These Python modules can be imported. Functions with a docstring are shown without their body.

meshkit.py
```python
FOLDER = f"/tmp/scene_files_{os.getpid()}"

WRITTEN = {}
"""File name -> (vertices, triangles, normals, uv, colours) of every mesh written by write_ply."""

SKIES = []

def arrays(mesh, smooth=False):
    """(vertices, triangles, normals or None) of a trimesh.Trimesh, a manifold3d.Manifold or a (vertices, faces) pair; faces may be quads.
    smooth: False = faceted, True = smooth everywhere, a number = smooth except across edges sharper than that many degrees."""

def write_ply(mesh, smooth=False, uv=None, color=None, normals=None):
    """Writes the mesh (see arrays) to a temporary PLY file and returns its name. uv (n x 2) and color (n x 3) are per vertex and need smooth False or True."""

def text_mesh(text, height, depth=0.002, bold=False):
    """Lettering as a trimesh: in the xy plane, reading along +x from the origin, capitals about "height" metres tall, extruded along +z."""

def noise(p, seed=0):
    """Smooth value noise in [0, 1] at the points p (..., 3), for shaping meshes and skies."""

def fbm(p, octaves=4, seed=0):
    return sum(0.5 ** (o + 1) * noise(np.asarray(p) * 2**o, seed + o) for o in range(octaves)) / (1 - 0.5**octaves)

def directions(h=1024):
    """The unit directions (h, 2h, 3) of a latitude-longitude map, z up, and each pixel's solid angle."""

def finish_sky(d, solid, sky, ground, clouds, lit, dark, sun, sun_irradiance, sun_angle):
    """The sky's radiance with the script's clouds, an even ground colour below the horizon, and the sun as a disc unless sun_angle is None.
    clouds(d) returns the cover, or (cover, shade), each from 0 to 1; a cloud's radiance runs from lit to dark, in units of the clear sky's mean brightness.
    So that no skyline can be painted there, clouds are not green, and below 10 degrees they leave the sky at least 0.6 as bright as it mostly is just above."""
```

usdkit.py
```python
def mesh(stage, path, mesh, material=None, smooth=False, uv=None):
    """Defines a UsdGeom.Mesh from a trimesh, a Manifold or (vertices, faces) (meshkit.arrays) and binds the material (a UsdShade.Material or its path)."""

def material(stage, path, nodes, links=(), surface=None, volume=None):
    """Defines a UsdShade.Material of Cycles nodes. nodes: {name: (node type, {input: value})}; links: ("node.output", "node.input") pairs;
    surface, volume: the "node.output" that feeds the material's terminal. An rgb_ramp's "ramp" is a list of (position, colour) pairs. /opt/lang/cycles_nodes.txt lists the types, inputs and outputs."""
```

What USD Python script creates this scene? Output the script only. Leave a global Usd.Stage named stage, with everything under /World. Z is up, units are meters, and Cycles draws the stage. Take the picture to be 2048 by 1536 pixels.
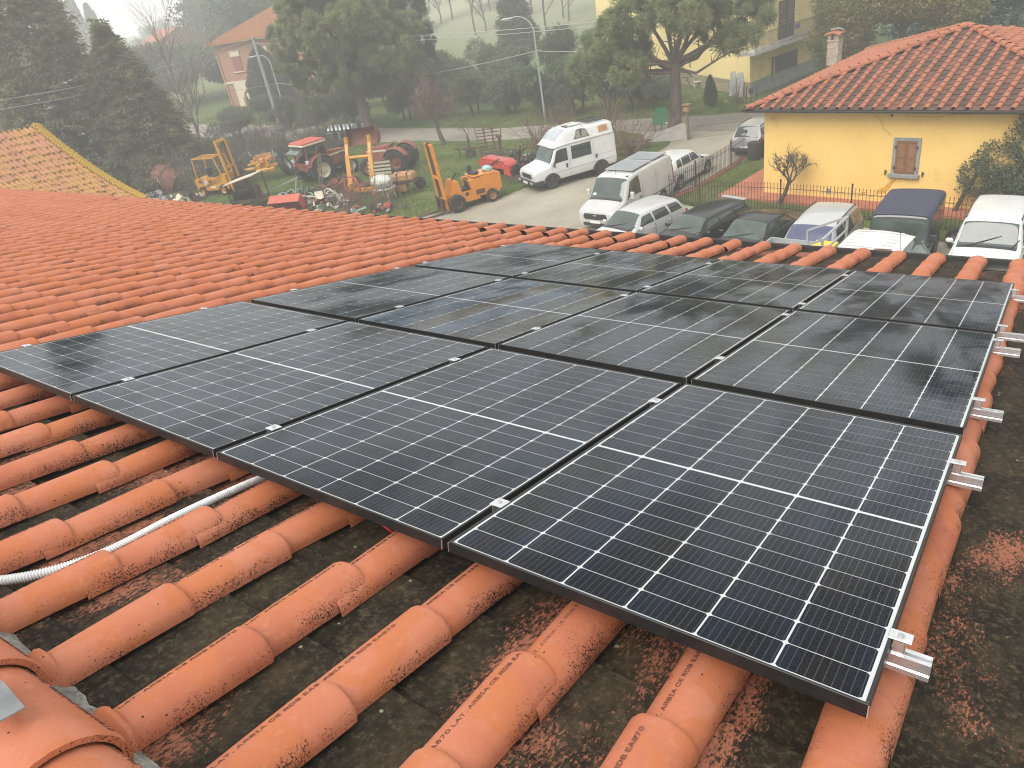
import math, random
import numpy as np, trimesh, manifold3d, meshkit, usdkit
from pxr import Usd, UsdGeom, UsdLux, UsdShade, Gf, Sdf, Vt
from scipy.interpolate import PchipInterpolator, RegularGridInterpolator

stage = Usd.Stage.CreateInMemory()
UsdGeom.SetStageUpAxis(stage, UsdGeom.Tokens.z); UsdGeom.SetStageMetersPerUnit(stage, 1.0)
UsdGeom.Xform.Define(stage, '/World'); UsdGeom.Scope.Define(stage, '/World/Looks')

# ---------------------------------------------------------------- camera
F = 1453.384
EYE = np.array([4.7371921, -1.0803127, 1.4191304])
RW = np.array([[0.8107222, 0.5638629, -0.1574429], [0.1753938, -0.4905235, -0.8535946], [-0.5585397, 0.6644135, -0.4965763]])
cam = UsdGeom.Camera.Define(stage, '/World/camera')
cam.CreateHorizontalApertureAttr(36.0); cam.CreateVerticalApertureAttr(27.0); cam.CreateFocalLengthAttr(36.0 * F / 2048)
cam.CreateClippingRangeAttr(Gf.Vec2f(0.05, 3000))
cam.AddTransformOp().Set(Gf.Matrix4d(*[float(x) for row in ((*RW[0], 0), (*-RW[1], 0), (*-RW[2], 0), (*EYE, 1)) for x in row]))
cam.CreateExposureAttr(1.22)

# ---------------------------------------------------------------- sky and sun (overcast)
SUN = np.array([-0.15, -0.62, 0.77]); SUN /= np.linalg.norm(SUN)
sun = UsdLux.DistantLight.Define(stage, '/World/sun')
sun.CreateIntensityAttr(0.4); sun.CreateAngleAttr(45.0); sun.CreateNormalizeAttr(True); sun.CreateColorAttr(Gf.Vec3f(1, 0.96, 0.9))
_z = SUN; _x = np.cross([0, 0, 1.0], _z); _x /= np.linalg.norm(_x); _y = np.cross(_z, _x)
sun.AddTransformOp().Set(Gf.Matrix4d(*[float(x) for row in ((*_x, 0), (*_y, 0), (*_z, 0), (0, 0, 60, 1)) for x in row]))
sky = UsdLux.DomeLight.Define(stage, '/World/sky')
sky.GetPrim().SetCustomDataByKey('kind', 'structure')
SKY = usdkit.material(stage, '/World/Looks/sky', {
    's': ('sky_texture', {'sky_type': 'single_scattering', 'sun_disc': False, 'sun_elevation': float(math.asin(SUN[2])), 'sun_rotation': float(math.atan2(SUN[0], SUN[1])), 'aerosol_density': 4.0}),
    'tc': ('texture_coordinate', {}), 'mp': ('mapping', {'scale': (1, 1, 2.2)}),
    'n': ('noise_texture', {'scale': 2.2, 'detail': 5, 'roughness': 0.55}),
    'r': ('rgb_ramp', {'ramp': [(0.3, (5.3, 5.35, 5.25)), (0.7, (6.6, 6.55, 6.3))]}),
    'm': ('mix', {'fac': 0.9}), 'b': ('background_shader', {'strength': 0.1})},
    [('tc.generated', 'mp.vector'), ('mp.vector', 'n.vector'), ('n.fac', 'r.fac'), ('s.color', 'm.color1'), ('r.color', 'm.color2'), ('m.color', 'b.color')], surface='b.background')
UsdShade.MaterialBindingAPI.Apply(sky.GetPrim()).Bind(SKY)

# ---------------------------------------------------------------- placing
TH = math.radians(14)
AX = np.array([[1, 0, 0], [0, math.cos(TH), -math.sin(TH)], [0, math.sin(TH), math.cos(TH)]])  # roof frame: along the eave, down the slope, out of it
Z0 = -9.0
def rp(u, v, h): return np.array([u, v, h]) @ AX
def smooth01(t): t = np.clip(t, 0, 1); return t * t * (3 - 2 * t)
def ground(x, y):
    x, y = np.asarray(x, float), np.asarray(y, float)
    z = 0.035 * np.clip(y - 50, 0, 220) * smooth01((y - 50) / 25) * (0.35 + 0.65 * smooth01((x + 150) / 90))
    z = z + 15 * np.exp(-(((x + 60) / 95) ** 2 + ((y - 240) / 110) ** 2)) * smooth01((y - 55) / 60)
    z = z + 5 * smooth01((-x - 120) / 200) * smooth01((y - 120) / 100)
    return Z0 + z
def ray(px, py): return np.array([(px - 1024) / F, (py - 768) / F, 1.0]) @ RW
def onz(px, py, z):
    d = ray(px, py); return EYE + d * (z - EYE[2]) / d[2]
def G(px, py):
    d = ray(px, py); s = 5.0
    for _ in range(4000):
        p = EYE + d * s
        if p[2] <= ground(p[0], p[1]): break
        s += 0.1
    return np.array([p[0], p[1], float(ground(p[0], p[1]))])
def GD(px, dist, py=150):
    """The ground at a horizontal distance in the direction of a column of the photograph."""
    d = ray(px, py); d = d[:2] / np.hypot(*d[:2]); x, y = EYE[:2] + d * dist
    return np.array([x, y, float(ground(x, y))])
def pix(p):
    c = RW @ (np.asarray(p, float) - EYE); return 1024 + F * c[0] / c[2], 768 + F * c[1] / c[2]
def tall(base, py):
    lo, hi = 0.0, 40.0
    for _ in range(50):
        m = (lo + hi) / 2
        if pix(base + [0, 0, m])[1] > py: lo = m
        else: hi = m
    return lo

# ---------------------------------------------------------------- materials
M = {}
GEO = ('geometry', {})
def mat(name, nodes, links, surface=None, volume=None): return usdkit.material(stage, '/World/Looks/' + name, nodes, links, surface, volume)
def pm(name, c, c2=None, scale=3.0, rough=0.6, bump=0.0, bscale=40.0, metal=0.0, coat=0.0, spec=0.5, detail=5, lo=0.35, hi=0.65, island=0.0, inst=0.0, dirt=None, dscale=6.0, dlo=0.55, dhi=0.7, stretch=None):
    c2 = c if c2 is None else c2
    nodes = {'g': GEO, 'n': ('noise_texture', {'scale': scale, 'detail': detail, 'roughness': 0.6}), 'r': ('rgb_ramp', {'ramp': [(lo, c), (hi, c2)]}),
             'p': ('principled_bsdf', {'roughness': rough, 'metallic': metal, 'coat_weight': coat, 'specular_ior_level': spec})}
    links = [('n.fac', 'r.fac')]; vec = 'g.position'
    if stretch:
        nodes['mp'] = ('mapping', {'scale': stretch}); links.append(('g.position', 'mp.vector')); vec = 'mp.vector'
    links.append((vec, 'n.vector')); col = 'r.color'
    if dirt is not None:
        nodes |= {'dn': ('noise_texture', {'scale': dscale, 'detail': 7, 'roughness': 0.7}), 'dr': ('map_range', {'from_min': dlo, 'from_max': dhi, 'clamp': True}), 'dm': ('mix', {'color2': dirt})}
        links += [(vec, 'dn.vector'), ('dn.fac', 'dr.value'), ('dr.result', 'dm.fac'), (col, 'dm.color1')]; col = 'dm.color'
    if island or inst:
        nodes |= {'o': ('object_info', {}), 'vr': ('map_range', {'to_min': 1 - (island or inst), 'to_max': 1 + (island or inst)}), 'h': ('hsv', {})}
        links += [('g.random_per_island' if island else 'o.random', 'vr.value'), ('vr.result', 'h.value'), (col, 'h.color')]; col = 'h.color'
    links.append((col, 'p.base_color'))
    if bump:
        nodes |= {'bn': ('noise_texture', {'scale': bscale, 'detail': 4}), 'b': ('bump', {'strength': bump, 'distance': 0.02})}
        links += [('g.position', 'bn.vector'), ('bn.fac', 'b.height'), ('b.normal', 'p.normal')]
    M[name] = mat(name, nodes, links, 'p.BSDF'); return M[name]
def leafmat(name, c, c2, trans=0.25, var=0.35, rough=0.55, scale=0.6):
    return mat(name, {'g': GEO, 'n': ('noise_texture', {'scale': scale, 'detail': 3}), 'r': ('rgb_ramp', {'ramp': [(0.35, c), (0.65, c2)]}),
        'vr': ('map_range', {'to_min': 1 - var, 'to_max': 1 + var}), 'h': ('hsv', {}), 'p': ('principled_bsdf', {'roughness': rough, 'specular_ior_level': 0.3}), 'tg': ('mix', {'mix_type': 'multiply', 'fac': 1.0, 'color2': (1.7, 1.75, 1.3)}), 't': ('translucent_bsdf', {}), 'm': ('mix_closure', {'fac': trans})},
        [('g.position', 'n.vector'), ('n.fac', 'r.fac'), ('g.random_per_island', 'vr.value'), ('vr.result', 'h.value'), ('r.color', 'h.color'), ('h.color', 'p.base_color'), ('h.color', 'tg.color1'), ('tg.color', 't.color'), ('p.BSDF', 'm.closure1'), ('t.BSDF', 'm.closure2')], 'm.closure')

def paint(name, c, rough=0.3, coat=0.6, c2=None): M[name] = pm(name, c, c2 or tuple(x * 0.9 for x in c), 1.5, rough, coat=coat, dirt=tuple(0.6 * x + 0.02 for x in c), dscale=5, dlo=0.6, dhi=0.9); return M[name]
paint('white_paint', (0.62, 0.63, 0.62)); paint('silver_paint', (0.38, 0.39, 0.39), 0.3); paint('pale_silver_paint', (0.45, 0.455, 0.445), 0.3); M['black_paint'] = pm('black_paint', (0.006, 0.007, 0.008), (0.009, 0.009, 0.010), 3, 0.22, spec=0.35, coat=0.15)
paint('grey_paint', (0.33, 0.335, 0.335), 0.3)
M['canvas'] = pm('canvas', (0.026, 0.028, 0.052), (0.036, 0.038, 0.066), 3, 0.75, 0.3, 8)
M['navy_paint'] = pm('navy_paint', (0.012, 0.014, 0.024), (0.016, 0.018, 0.03), 3, 0.25, coat=0.7)
M['car_glass'] = pm('car_glass', (0.014, 0.018, 0.018), (0.024, 0.03, 0.029), 2.0, 0.04, spec=0.6, coat=0.3)
M['screen_glass'] = pm('screen_glass', (0.035, 0.05, 0.046), (0.06, 0.08, 0.072), 1.6, 0.05, spec=0.6, coat=0.3)
M['sun_shade'] = pm('sun_shade', (0.05, 0.058, 0.115), (0.065, 0.075, 0.14), 2, 0.15, coat=0.3)
M['rubber'] = pm('rubber', (0.016, 0.016, 0.016), (0.03, 0.029, 0.027), 9, 0.8, 0.3, 60)
M['black_plastic'] = pm('black_plastic', (0.018, 0.018, 0.019), (0.026, 0.026, 0.027), 6, 0.5)
M['rim_metal'] = pm('rim_metal', (0.4, 0.4, 0.4), (0.3, 0.3, 0.3), 20, 0.35, metal=0.7)
M['lamp_glass'] = pm('lamp_glass', (0.55, 0.57, 0.58), (0.35, 0.37, 0.38), 25, 0.08, coat=1.0)
M['red_lamp'] = pm('red_lamp', (0.30, 0.012, 0.014), (0.2, 0.01, 0.01), 15, 0.12, coat=1.0)
M['orange_lamp'] = pm('orange_lamp', (0.6, 0.14, 0.01), (0.5, 0.1, 0.01), 15, 0.15, coat=1.0)
M['plate'] = pm('plate', (0.7, 0.7, 0.68), (0.62, 0.62, 0.6), 20, 0.4)
M['aluminium'] = pm('aluminium', (0.72, 0.73, 0.74), (0.6, 0.61, 0.62), 60, 0.32, metal=0.85, bump=0.05, bscale=200)
M['galvanised'] = pm('galvanised', (0.42, 0.44, 0.45), (0.34, 0.36, 0.37), 12, 0.5, metal=0.5)
M['dark_metal'] = pm('dark_metal', (0.025, 0.026, 0.026), (0.04, 0.036, 0.032), 8, 0.5)
M['rust'] = pm('rust', (0.13, 0.05, 0.03), (0.2, 0.085, 0.05), 5, 0.85, 0.3, 40, dirt=(0.05, 0.03, 0.022))
M['dark_rust'] = pm('dark_rust', (0.06, 0.035, 0.026), (0.1, 0.055, 0.036), 7, 0.85, 0.3, 40)
M['yellow_paint'] = pm('yellow_paint', (0.56, 0.27, 0.018), (0.46, 0.2, 0.016), 3, 0.45, coat=0.2, dirt=(0.16, 0.08, 0.03), dscale=5, dlo=0.56, dhi=0.72)
M['orange_yellow_paint'] = pm('orange_yellow_paint', (0.62, 0.225, 0.012), (0.54, 0.18, 0.012), 3, 0.4, coat=0.3, dirt=(0.14, 0.06, 0.025), dscale=4, dlo=0.6, dhi=0.74)
M['tractor_red'] = pm('tractor_red', (0.26, 0.062, 0.038), (0.18, 0.045, 0.03), 3, 0.6, dirt=(0.09, 0.042, 0.03), dscale=4, dlo=0.48, dhi=0.7)
M['faded_red'] = pm('faded_red', (0.29, 0.09, 0.06), (0.2, 0.065, 0.045), 3, 0.7, dirt=(0.11, 0.055, 0.04), dscale=4, dlo=0.48, dhi=0.7)
M['bright_red'] = pm('bright_red', (0.5, 0.05, 0.035), (0.36, 0.04, 0.03), 4, 0.45, coat=0.2)
M['crate_red'] = pm('crate_red', (0.46, 0.09, 0.055), (0.36, 0.07, 0.042), 4, 0.55)
M['cream'] = pm('cream', (0.6, 0.55, 0.42), (0.5, 0.44, 0.32), 4, 0.6, dirt=(0.2, 0.15, 0.1), dscale=6)
M['white_plastic'] = pm('white_plastic', (0.52, 0.55, 0.5), (0.4, 0.43, 0.38), 5, 0.5, dirt=(0.2, 0.2, 0.16), dscale=5, dlo=0.48, dhi=0.7)
M['tan'] = pm('tan', (0.38, 0.2, 0.09), (0.3, 0.15, 0.07), 6, 0.8)
M['grey_junk'] = pm('grey_junk', (0.2, 0.21, 0.2), (0.34, 0.35, 0.33), 6, 0.7, 0.2)
M['teal'] = pm('teal', (0.2, 0.34, 0.33), (0.3, 0.42, 0.4), 5, 0.6)
M['green_sign'] = pm('green_sign', (0.03, 0.2, 0.085), (0.025, 0.16, 0.07), 5, 0.5)
M['wood'] = pm('wood', (0.12, 0.085, 0.055), (0.19, 0.14, 0.09), 9, 0.8, 0.3, 30)
M['bark'] = pm('bark', (0.05, 0.042, 0.036), (0.1, 0.085, 0.072), 4, 0.9, 0.9, 9, stretch=(1, 1, 0.25))
M['pine_bark'] = pm('pine_bark', (0.07, 0.05, 0.042), (0.14, 0.105, 0.088), 5, 0.9, 1.0, 9, stretch=(1, 1, 0.22))
M['twig'] = pm('twig', (0.085, 0.07, 0.058), (0.14, 0.115, 0.095), 6, 0.9)
M['red_twig'] = pm('red_twig', (0.12, 0.065, 0.055), (0.17, 0.095, 0.08), 4, 0.9)
M['pale_twig'] = pm('pale_twig', (0.2, 0.18, 0.15), (0.28, 0.25, 0.21), 4, 0.9)
M['concrete'] = pm('concrete', (0.34, 0.325, 0.3), (0.42, 0.40, 0.37), 2, 0.9, 0.3, 30)
M['mortar'] = pm('mortar', (0.17, 0.17, 0.15), (0.33, 0.33, 0.3), 24, 0.95, 0.9, 70, dirt=(0.07, 0.08, 0.05), dscale=14)

# ---------------------------------------------------------------- mesh builder
class MB:
    def __init__(s): s.v, s.f, s.n = [], [], 0
    def add(s, v, f):
        v = np.asarray(v, float); f = np.asarray(f, int)
        if f.shape[1] == 4: f = np.vstack([f[:, :3], f[:, [0, 2, 3]]])
        s.v.append(v); s.f.append(f + s.n); s.n += len(v); return s
    def mesh(s, m): return s.add(np.array(m.vertices), np.array(m.faces))
    def box(s, c, size, rz=0.0, bev=0.0, rot=None):
        h = np.array(size, float) / 2
        if bev:
            b = min(bev, 0.45 * min(size)); pts = []
            for sx in (-1, 1):
                for sy in (-1, 1):
                    for sz in (-1, 1):
                        for k in range(3):
                            q = h.copy(); q[[i for i in range(3) if i != k]] -= b; pts.append(q * [sx, sy, sz])
            m = trimesh.convex.convex_hull(np.array(pts)); v, f = np.array(m.vertices), np.array(m.faces)
        else:
            v = np.array([[x, y, z] for x in (-1, 1) for y in (-1, 1) for z in (-1, 1)]) * h
            f = np.array([[0, 1, 3, 2], [4, 6, 7, 5], [0, 4, 5, 1], [2, 3, 7, 6], [0, 2, 6, 4], [1, 5, 7, 3]])
        if rot is not None: v = v @ np.asarray(rot).T
        if rz: c_, s_ = math.cos(rz), math.sin(rz); v = v @ np.array([[c_, s_, 0], [-s_, c_, 0], [0, 0, 1]])
        return s.add(v + np.array(c, float), f)
    def bar(s, a, b, w, h=None, up=(0, 0, 1)):
        a, b = np.array(a, float), np.array(b, float); d = b - a; L = np.linalg.norm(d)
        if L < 1e-9: return s
        d /= L; up = np.array(up, float)
        if abs(d @ up) > 0.98: up = np.array([1.0, 0, 0])
        y = np.cross(up, d); y /= np.linalg.norm(y); z = np.cross(d, y)
        return s.box((a + b) / 2, (L, w, h or w), rot=np.stack([d, y, z], 1))
    def tube(s, P, r, n=6, caps=True):
        P = np.asarray(P, float); k = len(P); r = np.broadcast_to(np.asarray(r, float), (k,))
        T = np.gradient(P, axis=0); T /= np.maximum(np.linalg.norm(T, axis=1, keepdims=True), 1e-9)
        u = np.cross(T[0], [0, 0, 1.0] if abs(T[0, 2]) < 0.9 else [1.0, 0, 0]); u /= np.linalg.norm(u)
        ang = np.arange(n) / n * 2 * np.pi; V = np.zeros((k, n, 3))
        for i in range(k):
            u = u - T[i] * (u @ T[i]); u /= max(np.linalg.norm(u), 1e-9); w = np.cross(T[i], u)
            V[i] = P[i] + r[i] * (np.cos(ang)[:, None] * u + np.sin(ang)[:, None] * w)
        i, j = np.meshgrid(np.arange(k - 1), np.arange(n), indexing='ij'); a = i * n + j; b = i * n + (j + 1) % n
        f = np.stack([a, b, b + n, a + n], -1).reshape(-1, 4); V = V.reshape(-1, 3)
        f = np.vstack([f[:, :3], f[:, [0, 2, 3]]])
        if caps and n > 3:
            V = np.vstack([V, P[0], P[-1]]); q = np.arange(n); m = k * n
            f = np.vstack([f, np.stack([(q + 1) % n, q, q * 0 + m], 1), np.stack([q + (k - 1) * n, (q + 1) % n + (k - 1) * n, q * 0 + m + 1], 1)])
        return s.add(V, f)
    def cyl(s, a, b, r, n=16, r2=None): return s.tube([a, b], [r, r if r2 is None else r2], n)
    def lathe(s, prof, axis='y', c=(0, 0, 0), n=24):
        """prof: (radius, offset along the axis) pairs."""
        prof = np.array(prof, float); k = len(prof); a = np.arange(n) / n * 2 * np.pi
        V = np.zeros((k, n, 3)); V[..., 0] = prof[:, :1] * np.cos(a); V[..., 2] = prof[:, :1] * np.sin(a); V[..., 1] = prof[:, 1:]
        if axis == 'z': V = V[..., [0, 2, 1]]
        if axis == 'x': V = V[..., [1, 0, 2]]
        i, j = np.meshgrid(np.arange(k - 1), np.arange(n), indexing='ij'); p = i * n + j; q = i * n + (j + 1) % n
        return s.add(V.reshape(-1, 3) + np.array(c, float), np.stack([p, q, q + n, p + n], -1).reshape(-1, 4))
    def prism(s, poly, y0, y1, axis='y'):
        """A convex polygon in the xz plane (or xy for axis z, yz for x), drawn out from y0 to y1."""
        P = np.array(poly, float); n = len(P); A = np.zeros((2 * n, 3))
        k = {'y': (0, 2, 1), 'z': (0, 1, 2), 'x': (1, 2, 0)}[axis]
        for i, y in enumerate((y0, y1)): A[i * n:(i + 1) * n, k[0]] = P[:, 0]; A[i * n:(i + 1) * n, k[1]] = P[:, 1]; A[i * n:(i + 1) * n, k[2]] = y
        f = [[0, i, i + 1] for i in range(1, n - 1)] + [[n, n + i + 1, n + i] for i in range(1, n - 1)]
        f += sum([[[i, (i + 1) % n, n + (i + 1) % n], [i, n + (i + 1) % n, n + i]] for i in range(n)], [])
        return s.add(A, f)
    def grid(s, V):
        """A sheet through an array of points (a, b, 3)."""
        a, b = V.shape[:2]; i, j = np.meshgrid(np.arange(a - 1), np.arange(b - 1), indexing='ij'); p = i * b + j
        return s.add(V.reshape(-1, 3), np.stack([p, p + b, p + b + 1, p + 1], -1).reshape(-1, 4))
    def get(s):
        return np.vstack(s.v), np.vstack(s.f)

used = {}
def numbered(path):
    k = used.get(path, 0); used[path] = k + 1
    return path if k == 0 else f'{path}_{k:03d}'
def tag(prim, label=None, cat=None, group=None, kind=None):
    for k, v in (('label', label), ('category', cat), ('group', group), ('kind', kind)):
        if v: prim.SetCustomDataByKey(k, v)
    return prim
def xform(path, loc=(0, 0, 0), rz=0.0, mtx=None):
    x = UsdGeom.Xform.Define(stage, path)
    if mtx is not None: x.AddTransformOp().Set(mtx)
    else:
        x.AddTranslateOp().Set(Gf.Vec3d(*map(float, loc)))
        if rz: x.AddRotateZOp().Set(math.degrees(rz))
    return x.GetPrim()
def thing(name, label, cat, loc=(0, 0, 0), rz=0.0, group=None, mtx=None):
    p = numbered('/World/' + name); tag(xform(p, loc, rz, mtx), label, cat, group); return p
def put(parent, name, mb, material, smooth=False, label=None, kind=None):
    """One Mesh prim under the parent (or at top level)."""
    p = numbered((parent or '/World') + '/' + name)
    m = usdkit.mesh(stage, p, mb.get() if isinstance(mb, MB) else mb, M[material] if isinstance(material, str) else material, smooth)
    tag(m.GetPrim(), label, None, None, kind); return p
def alone(name, mb, material, label, cat, group=None, kind=None, smooth=False):
    p = put(None, name, mb, material, smooth); tag(stage.GetPrimAtPath(p), label, cat, group, kind); return p
def copy(src, label, loc=None, rz=0.0, mtx=None, group=None):
    s = stage.GetPrimAtPath(src); base = src.split('/')[-1]
    import re
    p = numbered('/World/' + re.sub(r'_\d{3}$', '', base)); x = UsdGeom.Xform.Define(stage, p); x.GetPrim().GetReferences().AddInternalReference(src); x.GetPrim().SetInstanceable(True)
    x.ClearXformOpOrder()
    for a in list(x.GetPrim().GetAuthoredProperties()): pass
    if mtx is not None: x.MakeMatrixXform().Set(mtx)
    else:
        t = Gf.Transform(); t.SetTranslation(Gf.Vec3d(*map(float, loc))); t.SetRotation(Gf.Rotation(Gf.Vec3d(0, 0, 1), math.degrees(rz))); x.MakeMatrixXform().Set(t.GetMatrix())
    tag(x.GetPrim(), label, s.GetCustomDataByKey('category'), group or s.GetCustomDataByKey('group')); return p
# ================================================================ the tiled roof we stand on
def tile_material(name, bright=1.0, lichen=0.5):
    k = bright
    return mat(name, {
        'g': GEO, 'n': ('noise_texture', {'scale': 2.3, 'detail': 6, 'roughness': 0.6}), 'r': ('rgb_ramp', {'ramp': [(0.3, (0.44 * k, 0.162 * k, 0.072 * k)), (0.5, (0.535 * k, 0.216 * k, 0.1 * k)), (0.72, (0.57 * k, 0.252 * k, 0.13 * k))]}),
        'rnd': ('map_range', {'to_min': 0.78, 'to_max': 1.16}), 'h': ('hsv', {}), 'rnd2': ('map_range', {'to_min': 0.488, 'to_max': 0.508}),
        # damp patches with an outline of their own
        'dn': ('noise_texture', {'scale': 5.5, 'detail': 2, 'distortion': 0.6}), 'dr': ('map_range', {'from_min': 0.53, 'from_max': 0.56, 'to_max': 0.75, 'clamp': True}), 'dm': ('mix', {'color2': (0.41 * k, 0.135 * k, 0.056 * k)}),
        # pale bloom
        'pn': ('noise_texture', {'scale': 30, 'detail': 6, 'roughness': 0.7}), 'pr': ('map_range', {'from_min': 0.55, 'from_max': 0.8, 'to_max': 0.45, 'clamp': True}), 'pmx': ('mix', {'color2': (0.52 * k, 0.26 * k, 0.15 * k)}),
        # black lichen specks, thick on the flanks
        'sn': ('noise_texture', {'scale': 190, 'detail': 5, 'roughness': 0.7}), 'sm': ('noise_texture', {'scale': 4.0, 'detail': 4, 'roughness': 0.65}),
        'xyz': ('separate_xyz', {}), 'ax': ('math', {'math_type': 'absolute'}), 'am': ('map_range', {'from_min': 0.45, 'from_max': 0.98, 'to_min': 0.0, 'to_max': 0.24 * lichen, 'clamp': True}),
        's1': ('math', {'math_type': 'multiply_add', 'value2': 0.55}), 's2': ('math', {'math_type': 'add'}), 's3': ('math', {'math_type': 'add'}),
        'sr': ('map_range', {'from_min': 0.93, 'from_max': 1.0, 'clamp': True}), 'sx': ('mix', {'color2': (0.022, 0.017, 0.013)}),
        'pv': ('voronoi_texture', {'scale': 42}), 'pd': ('map_range', {'from_min': 0.10, 'from_max': 0.15, 'to_min': 1.0, 'to_max': 0.0, 'clamp': True}), 'pc': ('separate_color', {}), 'pg': ('math', {'math_type': 'greater_than', 'value2': 0.9}), 'pm': ('math', {'math_type': 'multiply'}), 'px': ('mix', {'color2': (0.05, 0.026, 0.018)}),
        'bn': ('noise_texture', {'scale': 130, 'detail': 4}), 'b': ('bump', {'strength': 0.25, 'distance': 0.004}),
        'rr': ('map_range', {'from_min': 0.35, 'from_max': 0.7, 'to_min': 0.55, 'to_max': 0.8}),
        'p': ('principled_bsdf', {'specular_ior_level': 0.22})},
        [('g.position', x + '.vector') for x in ('n', 'dn', 'pn', 'sn', 'sm', 'bn')] + [('n.fac', 'r.fac'), ('g.random_per_island', 'rnd.value'), ('g.random_per_island', 'rnd2.value'), ('rnd.result', 'h.value'), ('rnd2.result', 'h.hue'), ('r.color', 'h.color'),
         ('dn.fac', 'dr.value'), ('dr.result', 'dm.fac'), ('h.color', 'dm.color1'), ('pn.fac', 'pr.value'), ('pr.result', 'pmx.fac'), ('dm.color', 'pmx.color1'),
         ('g.normal', 'xyz.vector'), ('xyz.x', 'ax.value1'), ('ax.value', 'am.value'), ('sm.fac', 's1.value1'), ('sn.fac', 's1.value3'), ('s1.value', 's2.value1'), ('am.result', 's2.value2'),
         ('s2.value', 'sr.value'), ('sr.result', 'sx.fac'), ('pmx.color', 'sx.color1'), ('g.position', 'pv.vector'), ('pv.distance', 'pd.value'), ('pv.color', 'pc.color'), ('pc.r', 'pg.value1'), ('pd.result', 'pm.value1'), ('pg.value', 'pm.value2'), ('pm.value', 'px.fac'), ('sx.color', 'px.color1'), ('px.color', 'p.base_color'), ('dn.fac', 'rr.value'), ('rr.result', 'p.roughness'), ('bn.fac', 'b.height'), ('b.normal', 'p.normal')], 'p.BSDF')
M['roof_tile'] = tile_material('roof_tile')
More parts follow.
